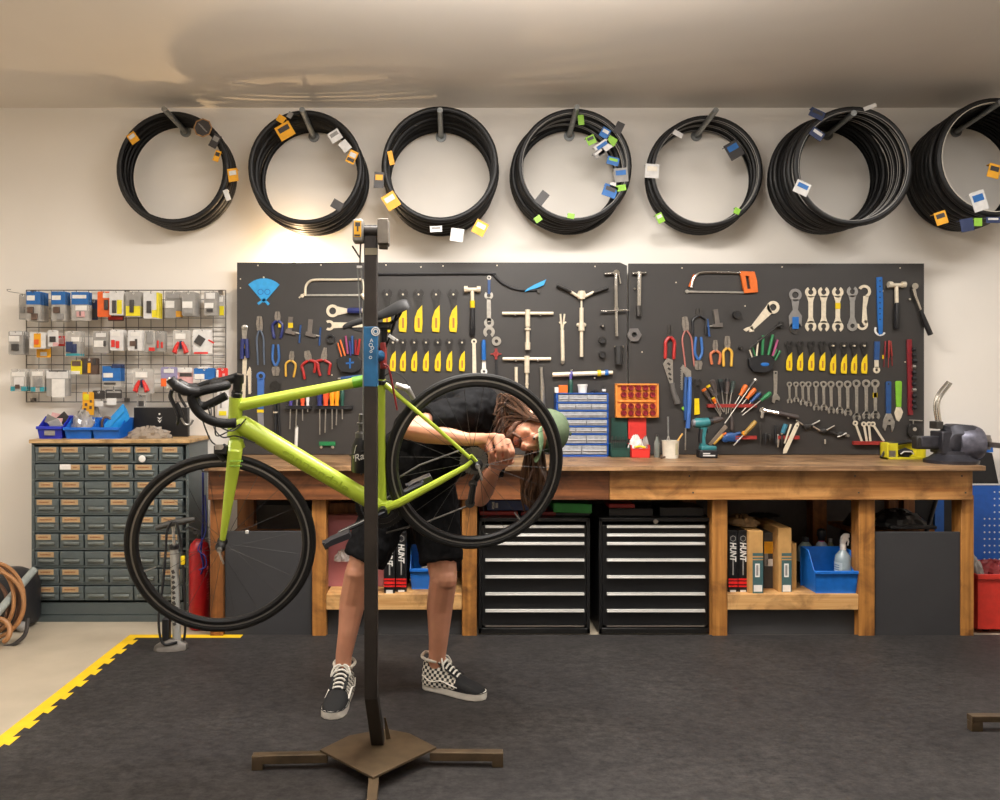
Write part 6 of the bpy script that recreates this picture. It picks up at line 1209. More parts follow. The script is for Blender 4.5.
for k, (h_, a, b_) in enumerate(((.34, 55, 125), (.325, 60, 120), (.28, 60, 125), (.265, 60, 118), (.25, 60, 122), (.235, 60, 110), (.20, 60, 125), (.185, 60, 120), (.17, 60, 115))): mb.lathe(ex, (0, 0, 1), [(r_ + .0008, h_), (r_ + .0008, h_ + (.018 if k == 0 else .006))], 8, a0=180 + a, a1=180 + b_)
link('printed_lines', mb, mat('ext_print', '#c9595a', .5), t)
# blue strap hanging from the bench end
st = [P(203, 472.5, 4.53), P(203, 520, 4.53), P(202, 540, 4.53), P(201, 552, 4.53), P(203.5, 565, 4.53), P(201, 574, 4.53)]
t = thing('blue_strap', 'royal blue strap and cord hanging down over the fire extinguisher', 'strap', st[0])
link('webbing', MB().tube(spline(st, 5), .014, 8, flat=.3), mat('strap_blue', '#202c78', .6), t)
link('cord', MB().tube(spline([P(205, 495, 4.52), P(206, 530, 4.52), P(198, 549, 4.52), P(205, 556, 4.52), P(206, 566, 4.52), P(199, 570, 4.52)], 5), .004, 6), MATS['strap_blue'], t)
# floor pump
pb = P(172, 655, 4.22); pb.z = MT; ps = mpp(4.22)
t = thing('floor_pump', 'silver barrel floor pump with black tee handle on the mat edge', 'pump', pb)
pz = lambda y: EYE - (y - CY) * ps; pxx = lambda x: (x - CX) * ps
silv = mat('pump_silver', '#b9b8b2', .35, .5)
link('base', MB().loft([[Vector((pxx(x) , 4.22 + w2 * a, MT + h_ * b_)) for a, b_ in ((-1, 0), (1, 0), (.8, .6), (.4, 1), (-.4, 1), (-.8, .6))] for x, w2, h_ in ((155, .025, .02), (160, .055, .035), (170, .06, .055), (178, .05, .06), (187, .025, .03))]), mat('pump_base', '#5a544e', .5), t, bevel=.003)
link('barrel', MB().cyl((pxx(177), 4.22, MT + .03), (pxx(174), 4.22, pz(549)), .0215, 18), silv, t)
mb = MB()
for k in range(11): c = Vector((pxx(174.4) + .0008 * k, 4.22 - .0212, pz(571) - k * .027)); mb.box(c, (.016, .002, .016 if k % 3 else .020), Matrix.Rotation(.5 if k % 2 else -.4, 3, 'Y'))
link('barrel_print', mb, prod_dk, t)
link('barrel_cap', MB().cyl((pxx(174), 4.22, pz(549)), (pxx(173.9), 4.22, pz(545)), .025, 16), BLACK, t)
link('piston_rod', MB().cyl((pxx(174), 4.22, pz(546)), (pxx(173), 4.22, pz(524)), .008, 10), STEEL, t)
link('handle', MB().tube([(pxx(157), 4.2, pz(527.5)), (pxx(165), 4.21, pz(525)), (pxx(173), 4.22, pz(523)), (pxx(185), 4.23, pz(521)), (pxx(193.5), 4.24, pz(520))], [.014, .017, .018, .017, .013], 12), mat('pump_grip', '#35332f', .5), t)
link('hose', MB().tube(spline([(pxx(180), 4.18, MT + .05), (pxx(166), 4.17, pz(640)), (pxx(162), 4.17, pz(615)), (pxx(166), 4.17, pz(585)), (pxx(169), 4.17, pz(550)), (pxx(171), 4.16, pz(530)), (pxx(176), 4.16, pz(520)), (pxx(181), 4.17, pz(526)), (pxx(184), 4.2, pz(560)), (pxx(186), 4.21, pz(620)), (pxx(184), 4.22, pz(640))], 6), .0065, 8), BLACK, t)
link('pump_head', MB().box((pxx(184.8), 4.19, pz(559)), (.018, .02, .045)), YEL, t, bevel=.003)
link('base_post', MB().bx(pxx(163), pxx(170), 4.20, 4.24, MT + .03, pz(618)), BLACK, t, bevel=.004)
# hose coil and vacuum at far left
HY = 4.35
t = thing('hose_coil', 'coil of tan and dark hoses leaning on the wall at far left', 'hose', P(5, 640, HY))
t.location.z = 0
tan = mat('tan_hose', '#97693f', .5); tan2 = mat('dark_tan_hose', '#5f3f2a', .5)
def coil(cx, cy, rx, ry, a0, a1, d, m, r_=.011, nm='hose_loop'):
    pts = [P(cx + rx * math.cos(math.radians(a)), cy - ry * math.sin(math.radians(a)), d + .02 * math.sin(math.radians(2 * a))) for a in range(a0, a1 + 1, 8)]
    link(nm, MB().tube(pts, r_, 8), m, t)
coil(-6, 600, 30, 37, -90, 90, HY, tan); coil(-8, 602, 27, 37, -90, 90, HY + .03, tan2); coil(-10, 600, 24, 34, -90, 90, HY - .02, tan); coil(-10, 604, 34, 34, -90, 75, HY - .04, tan); coil(-12, 606, 20, 26, -90, 90, HY + .02, tan2)
coil(-2, 631, 12, 12, -60, 200, HY - .08, tan, .014)
link('hose_loop', MB().tube(spline([P(-10, 648, HY), P(10, 646, HY - .03), P(20, 640, HY - .02), P(26, 632, HY), P(28, 618, HY + .02)], 5), .011, 8), prod_dk, t)
solo('vacuum_tube', MB().cyl(P(-6, 617, HY - .12), P(34, 570, HY + .22), .021, 14), mat('grey_tube', '#8c918c', .4), 'grey plastic tube leaning across the tan hose coil', 'tube')
vb = P(24, 600, 4.62)
t = thing('vacuum_cleaner', 'dark vacuum drum half hidden behind the tan hose coil', 'vacuum cleaner', (vb.x - .05, 4.62, 0))
link('drum', MB().lathe((vb.x - .09, 4.66, 0), (0, 0, 1), [(.0, 0.03), (.14, .03), (.15, .06), (.15, .24), (.13, .30), (.06, .335), (0, .34)], 22), mat('vacuum_black', '#17171b', .45), t)
link('castor', MB().ball((vb.x - .18, 4.56, .03), .03, 10), greym, t); link('castor', MB().ball((vb.x + .02, 4.56, .03), .03, 10), greym, t)
# right end: blue perforated panel, dark case, red crate
BY = 4.98
t = thing('perforated_panel', 'blue perforated steel panel standing beyond the right bench end', 'panel', P(990, 580, BY)); t.location.z = .25
link('sheet', MB().bx(P(973, 0, BY).x, P(1040, 0, BY).x, BY, BY + .02, .25, P(0, 485.5, BY).z), mat('panel_blue', '#1a57b0', .4), t, bevel=.002)
mb = MB()
for i in range(7):
    for j in range(13):
        if i < 2 and j < 4: continue
        c = P(984.5 + 5 * i, 492 + 6.7 * j, BY); mb.cyl(c, c + Vector((0, -.0008, 0)), .0055, 8)
link('holes', mb, pale, t)
link('foot', MB().bx(P(973, 0, BY).x, P(1040, 0, BY).x, BY - .02, BY + .05, 0, .25), GALV, t)
t = thing('equipment_case', 'black case with blue top standing on the blue perforated panel', 'case', P(985, 485, BY))
link('body', MB().slab([P(960, 484, BY), P(999, 484, BY), P(992.5, 453, BY), P(960, 453, BY)], (0, .08, 0)), mat('case_black', '#151518', .5), t, bevel=.003)
link('blue_top', MB().slab([P(960, 452.5, BY), P(993.5, 452.5, BY), P(993, 446, BY), P(960, 446, BY)], (0, .08, 0)), mat('case_blue_top', '#1d62b8', .4), t, bevel=.003); link('trim', MB().slab([P(960, 485.2, BY - .002), P(1000, 485.2, BY - .002), P(1000, 483.6, BY - .002), P(960, 483.6, BY - .002)], (0, .08, 0)), pale, t)
RYD = 4.52; s3 = mpp(RYD); a, b_ = (975.5 - CX) * s3, (1060 - CX) * s3
t = thing('red_crate', 'red plastic crate of rags on the floor at the right end of bench', 'crate', ((a + b_) / 2, 4.7, 0)); rz = lambda y: EYE - (y - CY) * s3
redcr = mat('crate_red', '#c8352a', .42); c0 = .025
link('tub', MB().bx(a + .01, b_ - .01, RYD, RYD + .006, c0, rz(576)).bx(a + .01, a + .016, RYD, RYD + .36, c0, rz(576)).bx(b_ - .016, b_ - .01, RYD, RYD + .36, c0, rz(576)).bx(a + .01, b_ - .01, RYD + .354, RYD + .36, c0, rz(576)).bx(a + .01, b_ - .01, RYD, RYD + .36, c0, c0 + .006), redcr, t, bevel=.002)
link('rim', MB().bx(a, b_, RYD - .012, RYD, rz(579), rz(574)).bx(a, a + .01, RYD - .012, RYD + .37, rz(579), rz(574)).bx(a, b_, RYD + .36, RYD + .37, rz(579), rz(574)), redcr, t, bevel=.002)
link('castor', MB().cyl((a + .08, RYD + .06, .0125), (a + .11, RYD + .06, .0125), .0125, 12), BLACK, t); link('castor', MB().cyl((b_ - .11, RYD + .06, .0125), (b_ - .08, RYD + .06, .0125), .0125, 12), BLACK, t)
link('castor', MB().cyl((a + .08, RYD + .30, .0125), (a + .11, RYD + .30, .0125), .0125, 12), BLACK, t); link('castor', MB().cyl((b_ - .11, RYD + .30, .0125), (b_ - .08, RYD + .30, .0125), .0125, 12), BLACK, t)
crumple('crumpled pale grey rag on top of the red crate', 974, 989, 558, 578, RYD + .03, .2, mat('rag_grey', '#8f8a84', .7), 41, 'rag', 'rag', 24, .4, z0=rz(578))
crumple('crumpled dark red cloth right of the grey rag in the crate', 987, 1030, 565, 578, RYD + .03, .25, mat('cloth_red', '#7c1f22', .6), 42, 'cloth', 'cloth', 26, .35, z0=rz(578))
# ------------------------------------------------------------------ road bike in the stand
Fh, Rh = P(221.5, 544, 2.945), P(475, 462.5, 3.035)
bt_ = (Rh - Fh).normalized()
bn = Vector((.13, -.977, -.17)); bn = (bn - bt_ * bn.dot(bt_)).normalized()      # towards the camera: the bike's left side
bu = bt_.cross(bn).normalized()
if bu.z < 0: bu = -bu
def BP(px, py, off=0.0):
    """point on the bike's centre plane (moved off metres to its left side) seen at this photo pixel"""
    o = Vector((0, 0, EYE)); d = Vector(((px - CX) / F, 1, -(py - CY) / F))
    k = ((Fh + bn * off) - o).dot(bn) / d.dot(bn); return o + d * k
frm = mat('frame_lime', '#b3c83c', .38, 0, .03, 4, coat=.2); cfb = mat('carbon_black', '#131314', .35); tap = mat('bar_tape', '#121213', .6, 0, .2, 90, .4, spec=.3)
frd = mat('frame_deep_green', '#6cae1c', .3, 0, .05, 4, coat=.4)
silver = mat('silver_part', '#b7b5b0', .3, .8); tyrb = mat('bike_tyre', '#161514', .6, 0, .15, 50, spec=.3)
bike = thing('road_bicycle', 'lime green road bicycle with black wheels clamped in the repair stand', 'bicycle', BP(381, 507))
def btube(mb, pts, r, flat=1.0, n=14): return mb.tube(pts, r, n, flat=flat)
TTf, TTr = BP(243, 404.5), BP(376, 378.5); HTt, HTb = BP(236, 397.5), BP(234.5, 437); DTf = BP(241, 424); BB = BP(382, 507.5); STt = BP(381, 384); SSt = BP(385, 384)
mb = MB()
btube(mb, [HTt, HTb], [.0235, .026]); btube(mb, [TTf - bt_ * .02, TTf, TTr], [.0215, .0215, .018]); btube(mb, [DTf - bt_ * .01, DTf, BB], [.034, .034, .031]); btube(mb, [BB, BP(381, 440), STt, BP(381.5, 379)], [.018, .016, .0155, .016])
mb.ball(BB, .034, 14); mb.cyl(BB + bn * .034, BB - bn * .034, .024, 20)
for s_ in (1, -1):
    btube(mb, [BB + bn * .022 * s_, BP(400, 502.5, .036 * s_), BP(440, 481, .052 * s_), BP(466, 466.5, .062 * s_), BP(472, 461, .064 * s_)], [.015, .0155, .013, .010, .008], 1, 10)
    btube(mb, [SSt + bn * .010 * s_, BP(400, 397, .028 * s_), BP(440, 431, .05 * s_), BP(470, 458, .063 * s_)], [.010, .008, .0075, .007], 1, 10)
    mb.tube([BP(471, 455, .064 * s_), BP(476, 461, .064 * s_)], [.011, .013], 8, flat=.5)
frame = link('frame', mb, frm, bike)
link('green_band', MB().tube([BP(352.5, 382.9), BP(366, 380.3)], .0212, 14), frd, frame)
# tonal logo on the down tube
dl = DTf.lerp(BB, .52); dd = (BB - DTf).normalized(); ux = dd; uz = bn; uy = uz.cross(ux)
rotm = Matrix((ux, uy, uz)).transposed().to_euler()
lettering(frame, 'cannondale', dl + bn * .0345 + uy * .002, .038, mat('frame_lime_deep', '#a0b634', .3), rotm, squash=1.6)
# fork
mb = MB()
fc = BP(236, 441)
for s_ in (1, -1): mb.tube([fc + bn * .012 * s_, BP(235, 452, .046 * s_), BP(232, 475, .05 * s_), BP(227, 510, .05 * s_), BP(222.5, 540, .05 * s_)], [.026, .0255, .022, .016, .010], 12, flat=.62)
mb.tube([fc + bu * .005, fc - bu * .03], [.026, .024], 14); mb.tube([BP(236, 446, .05), BP(236, 446, -.05)], .018, 12)
fork = link('fork', mb, frm, bike)
link('fork_line', MB().tube([BP(229.5, 461, .068), BP(243, 461, .066)], .0016, 6), frd, fork); link('fork_line', MB().tube([BP(229, 466, .067), BP(242, 466, .065)], .0016, 6), frd, fork)
# wheels
def wheel(nm, c, nsp, fl, seed):
    root = link(nm, MB().lathe(c, bn, [(.3165, -.011), (.3195, -.0095), (.312, -.004), (.312, .004), (.3195, .0095), (.3165, .011), (.297, .0115), (.289, .006), (.2875, 0), (.289, -.006), (.297, -.0115)], 72, closed=True), cfb, bike)
    link('tyre', MB().torus(c, bn, .3265, .0132, 72, 10), tyrb, root)
    for s_ in (1, -1): link('brake_track', MB().lathe(c, bn, [(.3095, s_ * .0121), (.3155, s_ * .0117), (.3155, s_ * .0105), (.3095, s_ * .0105)], 72, closed=True), mat('brake_track', '#8a8782', .35, .6), root)
    link('hub', MB().lathe(c - bn * .05, bn, [(.008, 0), (.009, .008), (fl, .018), (fl, .022), (.012, .03), (.012, .07), (fl, .078), (fl, .082), (.009, .092), (.008, .1)], 18), cfb, root)
    link('skewer', MB().cyl(c - bn * .066, c + bn * .066, .005, 8).cyl(c + bn * .052, c + bn * .066, .009, 12).tube([c + bn * .068, c + bn * .075 - bu * .03, c + bn * .07 - bu * .05], .004, 8), silver, root)
    for k in range(nsp):
        q = 2 * math.pi * (k + .5) / nsp; e = bt_ * math.cos(q) + bu * math.sin(q); s_ = 1 if k % 2 else -1; q2 = q + .5 * (1 if k % 4 < 2 else -1); e2 = bt_ * math.cos(q2) + bu * math.sin(q2)
        link('spoke', MB().tube([c + e2 * fl * .9 + bn * .028 * s_, c + e * .289 + bn * .001 * s_], .0009, 5), mat('spoke_steel', '#3c3b3a', .4, .6), root)
    return root
fw = wheel('front_wheel', Fh, 20, .019, 1); rw = wheel('rear_wheel', Rh, 24, .024, 2)
vd = (BP(145, 571) - Fh).normalized(); link('valve', MB().tube([Fh + vd * .29, Fh + vd * .245], [.003, .0025], 8), silver, fw); vr = (BP(520, 520) - Rh).normalized(); link('valve', MB().tube([Rh + vr * .29, Rh + vr * .255], [.003, .0025], 8), silver, rw)
link('spoke_magnet', MB().box(BP(247, 532, .02), (.012, .008, .012)), WHITE, fw, bevel=.002)
# cassette
mb = MB(); cs = mat('cassette_steel', '#77736c', .35, .8, .2, 60)
for i in range(10):
    r_ = .026 + .003 * i; nt_ = 12 + 2 * i; o = Rh - bn * (.062 - .0036 * i) if False else Rh - bn * (.060 - .0038 * i)
    prof = []
    u_, v_, w_ = bt_, bu, bn; vs = []; k = nt_ * 4
    for j in range(k):
        rad = r_ + (.0022 if j % 4 in (1, 2) else -.0022); q = 2 * math.pi * j / k; vs.append(o + (u_ * math.cos(q) + v_ * math.sin(q)) * rad)
    mb.slab(vs, bn * .0016)
link('cassette', mb, cs, rw)
# crankset, far-side chainring, chain
mb = MB(); co = BB - bn * .048
for rad, t_ in ((.098, 0), (.074, .008)):
    k = 50 * 4; vs = [co + bn * t_ + (bt_ * math.cos(2 * math.pi * j / k) + bu * math.sin(2 * math.pi * j / k)) * (rad + (.0025 if j % 4 in (1, 2) else -.002)) for j in range(k)]
    mb.lathe(co + bn * t_, bn, [(rad - .018, 0), (rad - .001, 0), (rad - .001, .002), (rad - .018, .002)], 50, closed=True)
    for j in range(50): q = 2 * math.pi * j / 50; mb.box(co + bn * (t_ + .001) + (bt_ * math.cos(q) + bu * math.sin(q)) * rad, (.004, .002, .004))
for j in range(5): q = 2 * math.pi * j / 5 + .4; mb.tube([co, co + (bt_ * math.cos(q) + bu * math.sin(q)) * .082], [.012, .007], 8, flat=.5)
link('chainset', mb, cfb, bike)
ca = (BP(340, 526, .075) - BP(382, 507.5, .075)); ce = BB + bn * .068 + ca.normalized() * .1725; cf = BB - bn * .068 - ca.normalized() * .1725
crm = mat('crank_dark', '#1d2026', .3, .2)
link('crank_arm', MB().tube([BB + bn * .05, BB + bn * .062 + ca.normalized() * .03, ce], [.019, .015, .012], 12, flat=.6).cyl(BB + bn * .034, BB + bn * .066, .017, 16), crm, bike)
link('crank_arm', MB().tube([BB - bn * .05, BB - bn * .068 - ca.normalized() * .03, cf], [.019, .015, .012], 12, flat=.6), crm, bike)
link('crank_stripe', MB().tube([BB + bn * .0785 + ca.normalized() * .02 + bu * .009, ce + bn * .008 + bu * .006], .002, 6), silver, bike)
def pedal(e, s_):
    d_ = Vector((-.92, 0, -.40)).normalized(); d_ = (d_ - bn * d_.dot(bn)).normalized(); h_ = d_.cross(bn)
    mb = MB(); mb.cyl(e, e + bn * .05 * s_, .007, 10); c = e + bn * .045 * s_
    def pp(a, b_, w2): return c + d_ * a + h_ * b_ + bn * w2
    mb.slab([pp(-.042, -.010, -.02), pp(-.03, -.014, -.02), pp(.045, -.009, -.02), pp(.058, -.004, -.02), pp(.056, .006, -.02), pp(.03, .011, -.02), pp(-.04, .008, -.02)], bn * .045)
    mb.slab([pp(.048, -.016, -.012), pp(.062, -.016, -.012), pp(.062, .012, -.012), pp(.052, .010, -.012)], bn * .03)
    return link('pedal', mb, mat('pedal_grey', '#3b3b40', .4, .4), bike, bevel=.001)
pedal(ce, 1); pedal(cf, -1)
tpos = lambda c, px, py, off: BP(px, py, off)
cz = -.045
ch = MB(); ch.tube([BP(386, 485, cz), BP(420, 465, cz), BP(464, 449, cz)], .0042, 6)
ch.tube([BP(386, 533, cz), BP(427, 522, cz), BP(470, 505, cz)], .0038, 6)
ch.tube([Rh - bn * .045 + (bt_ * math.cos(a) + bu * math.sin(a)) * .043 for a in [math.radians(110 - 20 * k) for k in range(11)]], .004, 6)
link('chain', ch, mat('chain_steel', '#57534e', .4, .7), bike)
link('rear_derailleur', MB().tube([BP(476, 464, -.07), BP(479, 474, -.075), BP(473, 483, -.075)], [.012, .016, .012], 10).cyl(BP(473, 484, -.035), BP(473, 484, -.062), .017, 14).cyl(BP(470, 503, -.035), BP(470, 503, -.06), .019, 14).tube([BP(473, 484, -.062), BP(470, 503, -.062)], [.010, .012], 8).tube([BP(474, 484, -.036), BP(471, 503, -.036)], [.010, .012], 8), cfb, bike)
link('front_derailleur', MB().box(BP(389, 478, -.05), (.05, .02, .014)).tube([BP(381, 472, -.02), BP(386, 478, -.05)], .008, 8), cfb, bike)
# cockpit
st_ = BP(238, 383)
link('headset_stack', MB().tube([BP(236.4, 397), BP(237.3, 391)], .019, 16).tube([BP(237.3, 390.6), BP(238.5, 374)], .0165, 16).torus(BP(237, 393), (BP(238.5, 374) - BP(236.4, 397)), .0175, .003, 20, 6), cfb, bike)
link('stem', MB().tube([BP(238.3, 377.5), BP(228, 380), BP(214, 384)], [.019, .016, .018], 14).tube([BP(238, 383), BP(238.2, 374.5)], .020, 14), cfb, bike)
bar = [BP(214, 384, .0), BP(216, 385.5, .06), BP(222, 385.2, .12), BP(226, 385.5, .17), BP(214, 388, .2), BP(200, 391.5, .21), BP(192.5, 396, .21), BP(193.5, 404, .21), BP(199.5, 413, .21), BP(209, 419.5, .21), BP(222, 423.2, .21), BP(236, 422.8, .21)]
far = [BP(214, 384, .0), BP(215, 382, -.06), BP(217, 381.5, -.12), BP(218, 382, -.17), BP(208, 384, -.2), BP(199, 388, -.21), BP(195.5, 395, -.21), BP(197, 402, -.21), BP(203, 406.5, -.21), BP(214, 402, -.21), BP(226.5, 395.5, -.21)]
for pts in (bar, far): link('handlebar', MB().tube(spline(pts, 6), .0158, 12), tap, bike)
for pts, sd in (([BP(200, 391.5, .21), BP(188, 391, .215), BP(178, 386.5, .218), BP(172.5, 381.5, .218), BP(170, 378.5, .218)], .215), ([BP(199, 388, -.21), BP(187, 387, -.212), BP(180, 384, -.212), BP(177, 380, -.212)], -.212)):
    hd = link('brake_hood', MB().tube(spline(pts, 5), [.016] * 6 + [.0185] * 6 + [.016] * (len(spline(pts, 5)) - 13) + [.011], 12), BLACK, bike)
    if sd > 0:
        link('brake_lever', MB().tube(spline([BP(172, 390, .222), BP(170.5, 397, .222), BP(175, 407, .222), BP(178.5, 417, .222), BP(177, 425, .22)], 5), [.011] * 8 + [.010] * 8 + [.008] * 4 + [.006], 10, flat=.6).tube(spline([BP(176, 403, .222), BP(180, 411, .222), BP(182, 417, .222)], 5), .008, 8), mat('lever_dark', '#2a2a2c', .35, .3), hd)
        link('shift_lever', MB().tube(spline([BP(181, 418, .215), BP(185, 424, .215), BP(190, 424.5, .215), BP(193, 420, .215)], 5), .0035, 8), silver, hd)
        link('hood_bolts', MB().ball(BP(169.3, 378.8, .225), .005, 8).ball(BP(167.8, 388, .225), .005, 8), BRASSY, hd)
    else: link('brake_lever', MB().tube(spline([BP(178, 387, sd), BP(180, 397, sd), BP(186, 407, sd)], 5), .008, 8, flat=.6), MATS['lever_dark'], hd)
for pts in ([BP(202, 418, .19), BP(206, 430, .12), BP(212, 442, .05), BP(222, 448, .02)], [BP(214, 405, .1), BP(215, 425, .08), BP(218, 436, .05), BP(240, 424, .035)], [BP(211, 407, -.1), BP(213, 425, -.06), BP(222, 437, 0), BP(236, 436, .03), BP(255, 443, .038)], [BP(208, 407, .1), BP(214, 422, .1), BP(232, 431, .05), BP(246, 419, .036)]):
    link('cable', MB().tube(spline(pts, 6), .0026, 6), BLACK, bike)
link('front_brake', MB().box(BP(222, 449.5, .02), (.045, .05, .03)).tube([BP(226, 446, .03), BP(217, 452, .035), BP(224, 461, .03)], [.012, .011, .008], 10).tube([BP(226, 446, -.03), BP(217, 452, -.035), BP(224, 461, -.03)], [.012, .011, .008], 10), MATS['lever_dark'], bike, bevel=.003)
link('brake_pivot', MB().cyl(BP(221, 447, .05), BP(221, 447, .062), .009, 12).box(BP(218.5, 447, .05), (.022, .014, .018)), silver, bike)
link('rear_brake', MB().tube([BP(396, 385, .01), BP(408, 389, .03), BP(414, 399, .028)], [.011, .012, .008], 10).tube([BP(396, 385, -.01), BP(408, 389, -.03), BP(414, 399, -.028)], [.011, .012, .008], 10).box(BP(403, 387, 0), (.03, .04, .02)), silver, bike, bevel=.002)
link('rear_cable', MB().tube(spline([BP(384, 376, .015), BP(394, 372, .02), BP(404, 378, .02), BP(411, 389, .03)], 6), .0025, 6), BLACK, bike)
# seat post and saddle
link('seat_post', MB().tube([STt, BP(382.5, 350), BP(384, 327)], .0136, 14), cfb, bike)
link('seat_clamp', MB().tube([BP(381.3, 384.5), BP(381.4, 380)], .0195, 16).box(BP(386, 382), (.016, .02, .012)), cfb, bike, bevel=.002)
sa, sb = BP(342, 327.5), BP(408.5, 302.5); sd_ = (sb - sa); up_ = sd_.cross(bn).normalized(); up_ = up_ if up_.z > 0 else -up_
rings = []
for k, (t_, w2, h_, drop) in enumerate(((0, .010, .006, -.006), (.03, .018, .011, -.002), (.15, .021, .013, 0), (.35, .024, .013, -.004), (.5, .034, .013, -.006), (.65, .052, .014, -.004), (.8, .068, .015, .003), (.92, .072, .014, .007), (.98, .066, .010, .006), (1.0, .05, .005, .004))):
    c = sa + sd_ * t_ + up_ * drop; r_ = []
    for j in range(14):
        q = 2 * math.pi * j / 14; y_ = math.sin(q); r_.append(c + bn * (w2 * math.cos(q)) + up_ * (h_ * (y_ if y_ > 0 else y_ * .6) - abs(math.cos(q)) ** 3 * w2 * .35))
    rings.append(r_)
link('saddle', MB().loft(rings), mat('saddle_black', '#121112', .6, spec=.3), bike, subsurf=1)
for s_ in (1, -1): link('saddle_rail', MB().tube(spline([sa + sd_ * .1 - up_ * .01 + bn * .008 * s_, sa + sd_ * .3 - up_ * .042 + bn * .022 * s_, sa + sd_ * .7 - up_ * .045 + bn * .022 * s_, sa + sd_ * .88 - up_ * .014 + bn * .03 * s_], 5), .0036, 8), MATS['lever_dark'], bike)
link('saddle_clamp', MB().box(BP(384, 326), (.05, .05, .025)), cfb, bike, bevel=.004)
link('rear_light_bracket', MB().tube([BP(397, 314), BP(391, 334), BP(384, 352)], [.012, .010, .006], 8, flat=.5), cfb, bike); link('reflector', MB().box(BP(392, 337.5, .03), (.028, .012, .012), Matrix.Rotation(.6, 3, 'Y')).ball(BP(397, 340.5, .03), .006, 8), WHITE, bike, bevel=.002)
# bottle on the seat tube
bot = thing('water_bottle', 'black water bottle with white script lettering fixed to the seat tube of the bike', 'bottle', BP(361, 470))
ba = (BP(361, 437) - BP(361, 471)).normalized(); L0 = (BP(361, 437) - BP(361, 471)).length; bo = BP(361, 471)
link('body', MB().lathe(bo, ba, [(.0, 0), (.034, .0), (.0365, .006), (.0365, L0 * .62), (.034, L0 * .78), (.022, L0 * .96), (.02, L0)], 22), mat('bottle_black', '#161618', .35), bot)
link('cap', MB().lathe(bo + ba * L0, ba, [(.021, 0), (.021, .016), (.010, .022), (.009, .045), (.016, .048), (.016, .053), (.008, .056), (.008, .085), (.004, .087)], 18), mat('cap_grey', '#4a4846', .4), bot)
ex_ = bt_; ez_ = bn; rr_ = Matrix((ex_, ez_.cross(ex_), ez_)).transposed().to_euler()
lettering(bot, 'Rap', bo + ba * L0 * .5 + bn * .0372 - bt_ * .002, .036, WHITE, rr_, shear=.3)
link('line_art', MB().tube([bo + ba * (L0 * (.45 + .42 * math.sin(q))) + (-bt_ * math.cos(q * .5 + .2) * .9 + bn * math.sin(q * .5 + .75)).normalized() * .037 for q in [.1 * k for k in range(1, 15)]], .0014, 6), WHITE, bot)
link('cage', MB().tube([bo - ba * .003 + bn * .037, bo - ba * .003 - bn * .037], .003, 6).tube([bo - ba * .003, BP(379, 470)], .004, 6).tube(spline([BP(377, 455), BP(369, 450, .037), BP(352, 455, .02), BP(352, 455, -.02), BP(369, 450, -.037), BP(377, 455)], 5), .003, 6), cfb, bike)

# ------------------------------------------------------------------ repair stand
stm = mat('stand_paint', '#2d2723', .45, .3, .35, 14, .15); rust = mat('stand_rust', '#584936', .5, .45, .4, 10, .2); stb = mat('stand_blue', '#1d5b86', .45, .1, .25, 20, .1)
PD = 2.82
base = P(378, 742, 3.04); base.z = MT
stand = thing('bike_repair_stand', 'brown steel bike repair stand on a three legged plate base in front of the mechanic', 'repair stand', base)
z1 = .075
pl = [P(320, 753, 1) if False else None]
def onz(px, py, z): d = F * (EYE - z) / (py - CY); return Vector(((px - CX) / F * d, d, z))
pts = [onz(*p, z1) for p in ((320, 749.5), (373, 777), (436.5, 747), (409, 733), (386, 728.5), (350, 735))]
link('base_plate', MB().slab([p + Vector((0, 0, -.008)) for p in pts], (0, 0, .008)), rust, stand, bevel=.001)
def leg(a, b_, w2=.034):
    d_ = (b_ - a).normalized(); n_ = Vector((-d_.y, d_.x, 0)) * w2 / 2
    mb = MB(); mb.slab([a + n_ + Vector((0, 0, -.04)), a - n_ + Vector((0, 0, -.04)), b_ - n_ + Vector((0, 0, -.04)), b_ + n_ + Vector((0, 0, -.04))], (0, 0, .031))
    l = link('leg', mb, rust, stand, bevel=.002); f_ = b_ - d_ * .02; n2 = n_ * 1.05
    link('foot', MB().slab([Vector((p.x, p.y, MT)) for p in (f_ - d_ * .02 + n2, f_ - d_ * .02 - n2, f_ + d_ * .02 - n2, f_ + d_ * .02 + n2)], (0, 0, z1 - .0105 - MT)), rust, l, bevel=.002)
leg(onz(328, 750, z1), onz(252.5, 751.5, z1)); leg(onz(430, 748, z1), onz(503, 748.5, z1)); leg(onz(374, 770, z1), onz(366, 870, z1))
def sqbar(a, b_, w2, m, nm, parent=stand, bevel=.003):
    a = Vector(a); b_ = Vector(b_); d_ = (b_ - a).normalized(); s_ = Vector((1, 0, 0)); s_ = (s_ - d_ * s_.dot(d_)).normalized(); f_ = d_.cross(s_); h = w2 / 2
    return link(nm, MB().slab([a + s_ * x * h + f_ * y * h for x, y in ((-1, -1), (1, -1), (1, 1), (-1, 1))], b_ - a), m, parent, bevel=bevel)
k0 = onz(378, 742, z1); k1 = P(371.5, 694, PD + .01)
sqbar(k0, k1 + (k1 - k0).normalized() * .0, .046, mat('stand_dark', '#221d19', .5, .2), 'lower_post')
link('gusset', MB().slab([k0 + Vector((.028, .02, 0)), k0 + Vector((.045, .03, 0)), k0 + Vector((.028, .0, .09)), k0 + Vector((.022, .0, .09))], (0, .006, 0)), rust, stand)
top = P(371, 226, PD); low = P(371.3, 697, PD); bl0, bl1 = P(371, 386.5, PD), P(371, 327, PD)
post = sqbar(low, top, .045, stm, 'post')
link('blue_sleeve', MB().slab([bl0 + Vector((x * .0236, y * .0236, 0)) for x, y in ((-1, -1), (1, -1), (1, 1), (-1, 1))], bl1 - bl0), stb, post, bevel=.002)
fy = PD - .0245
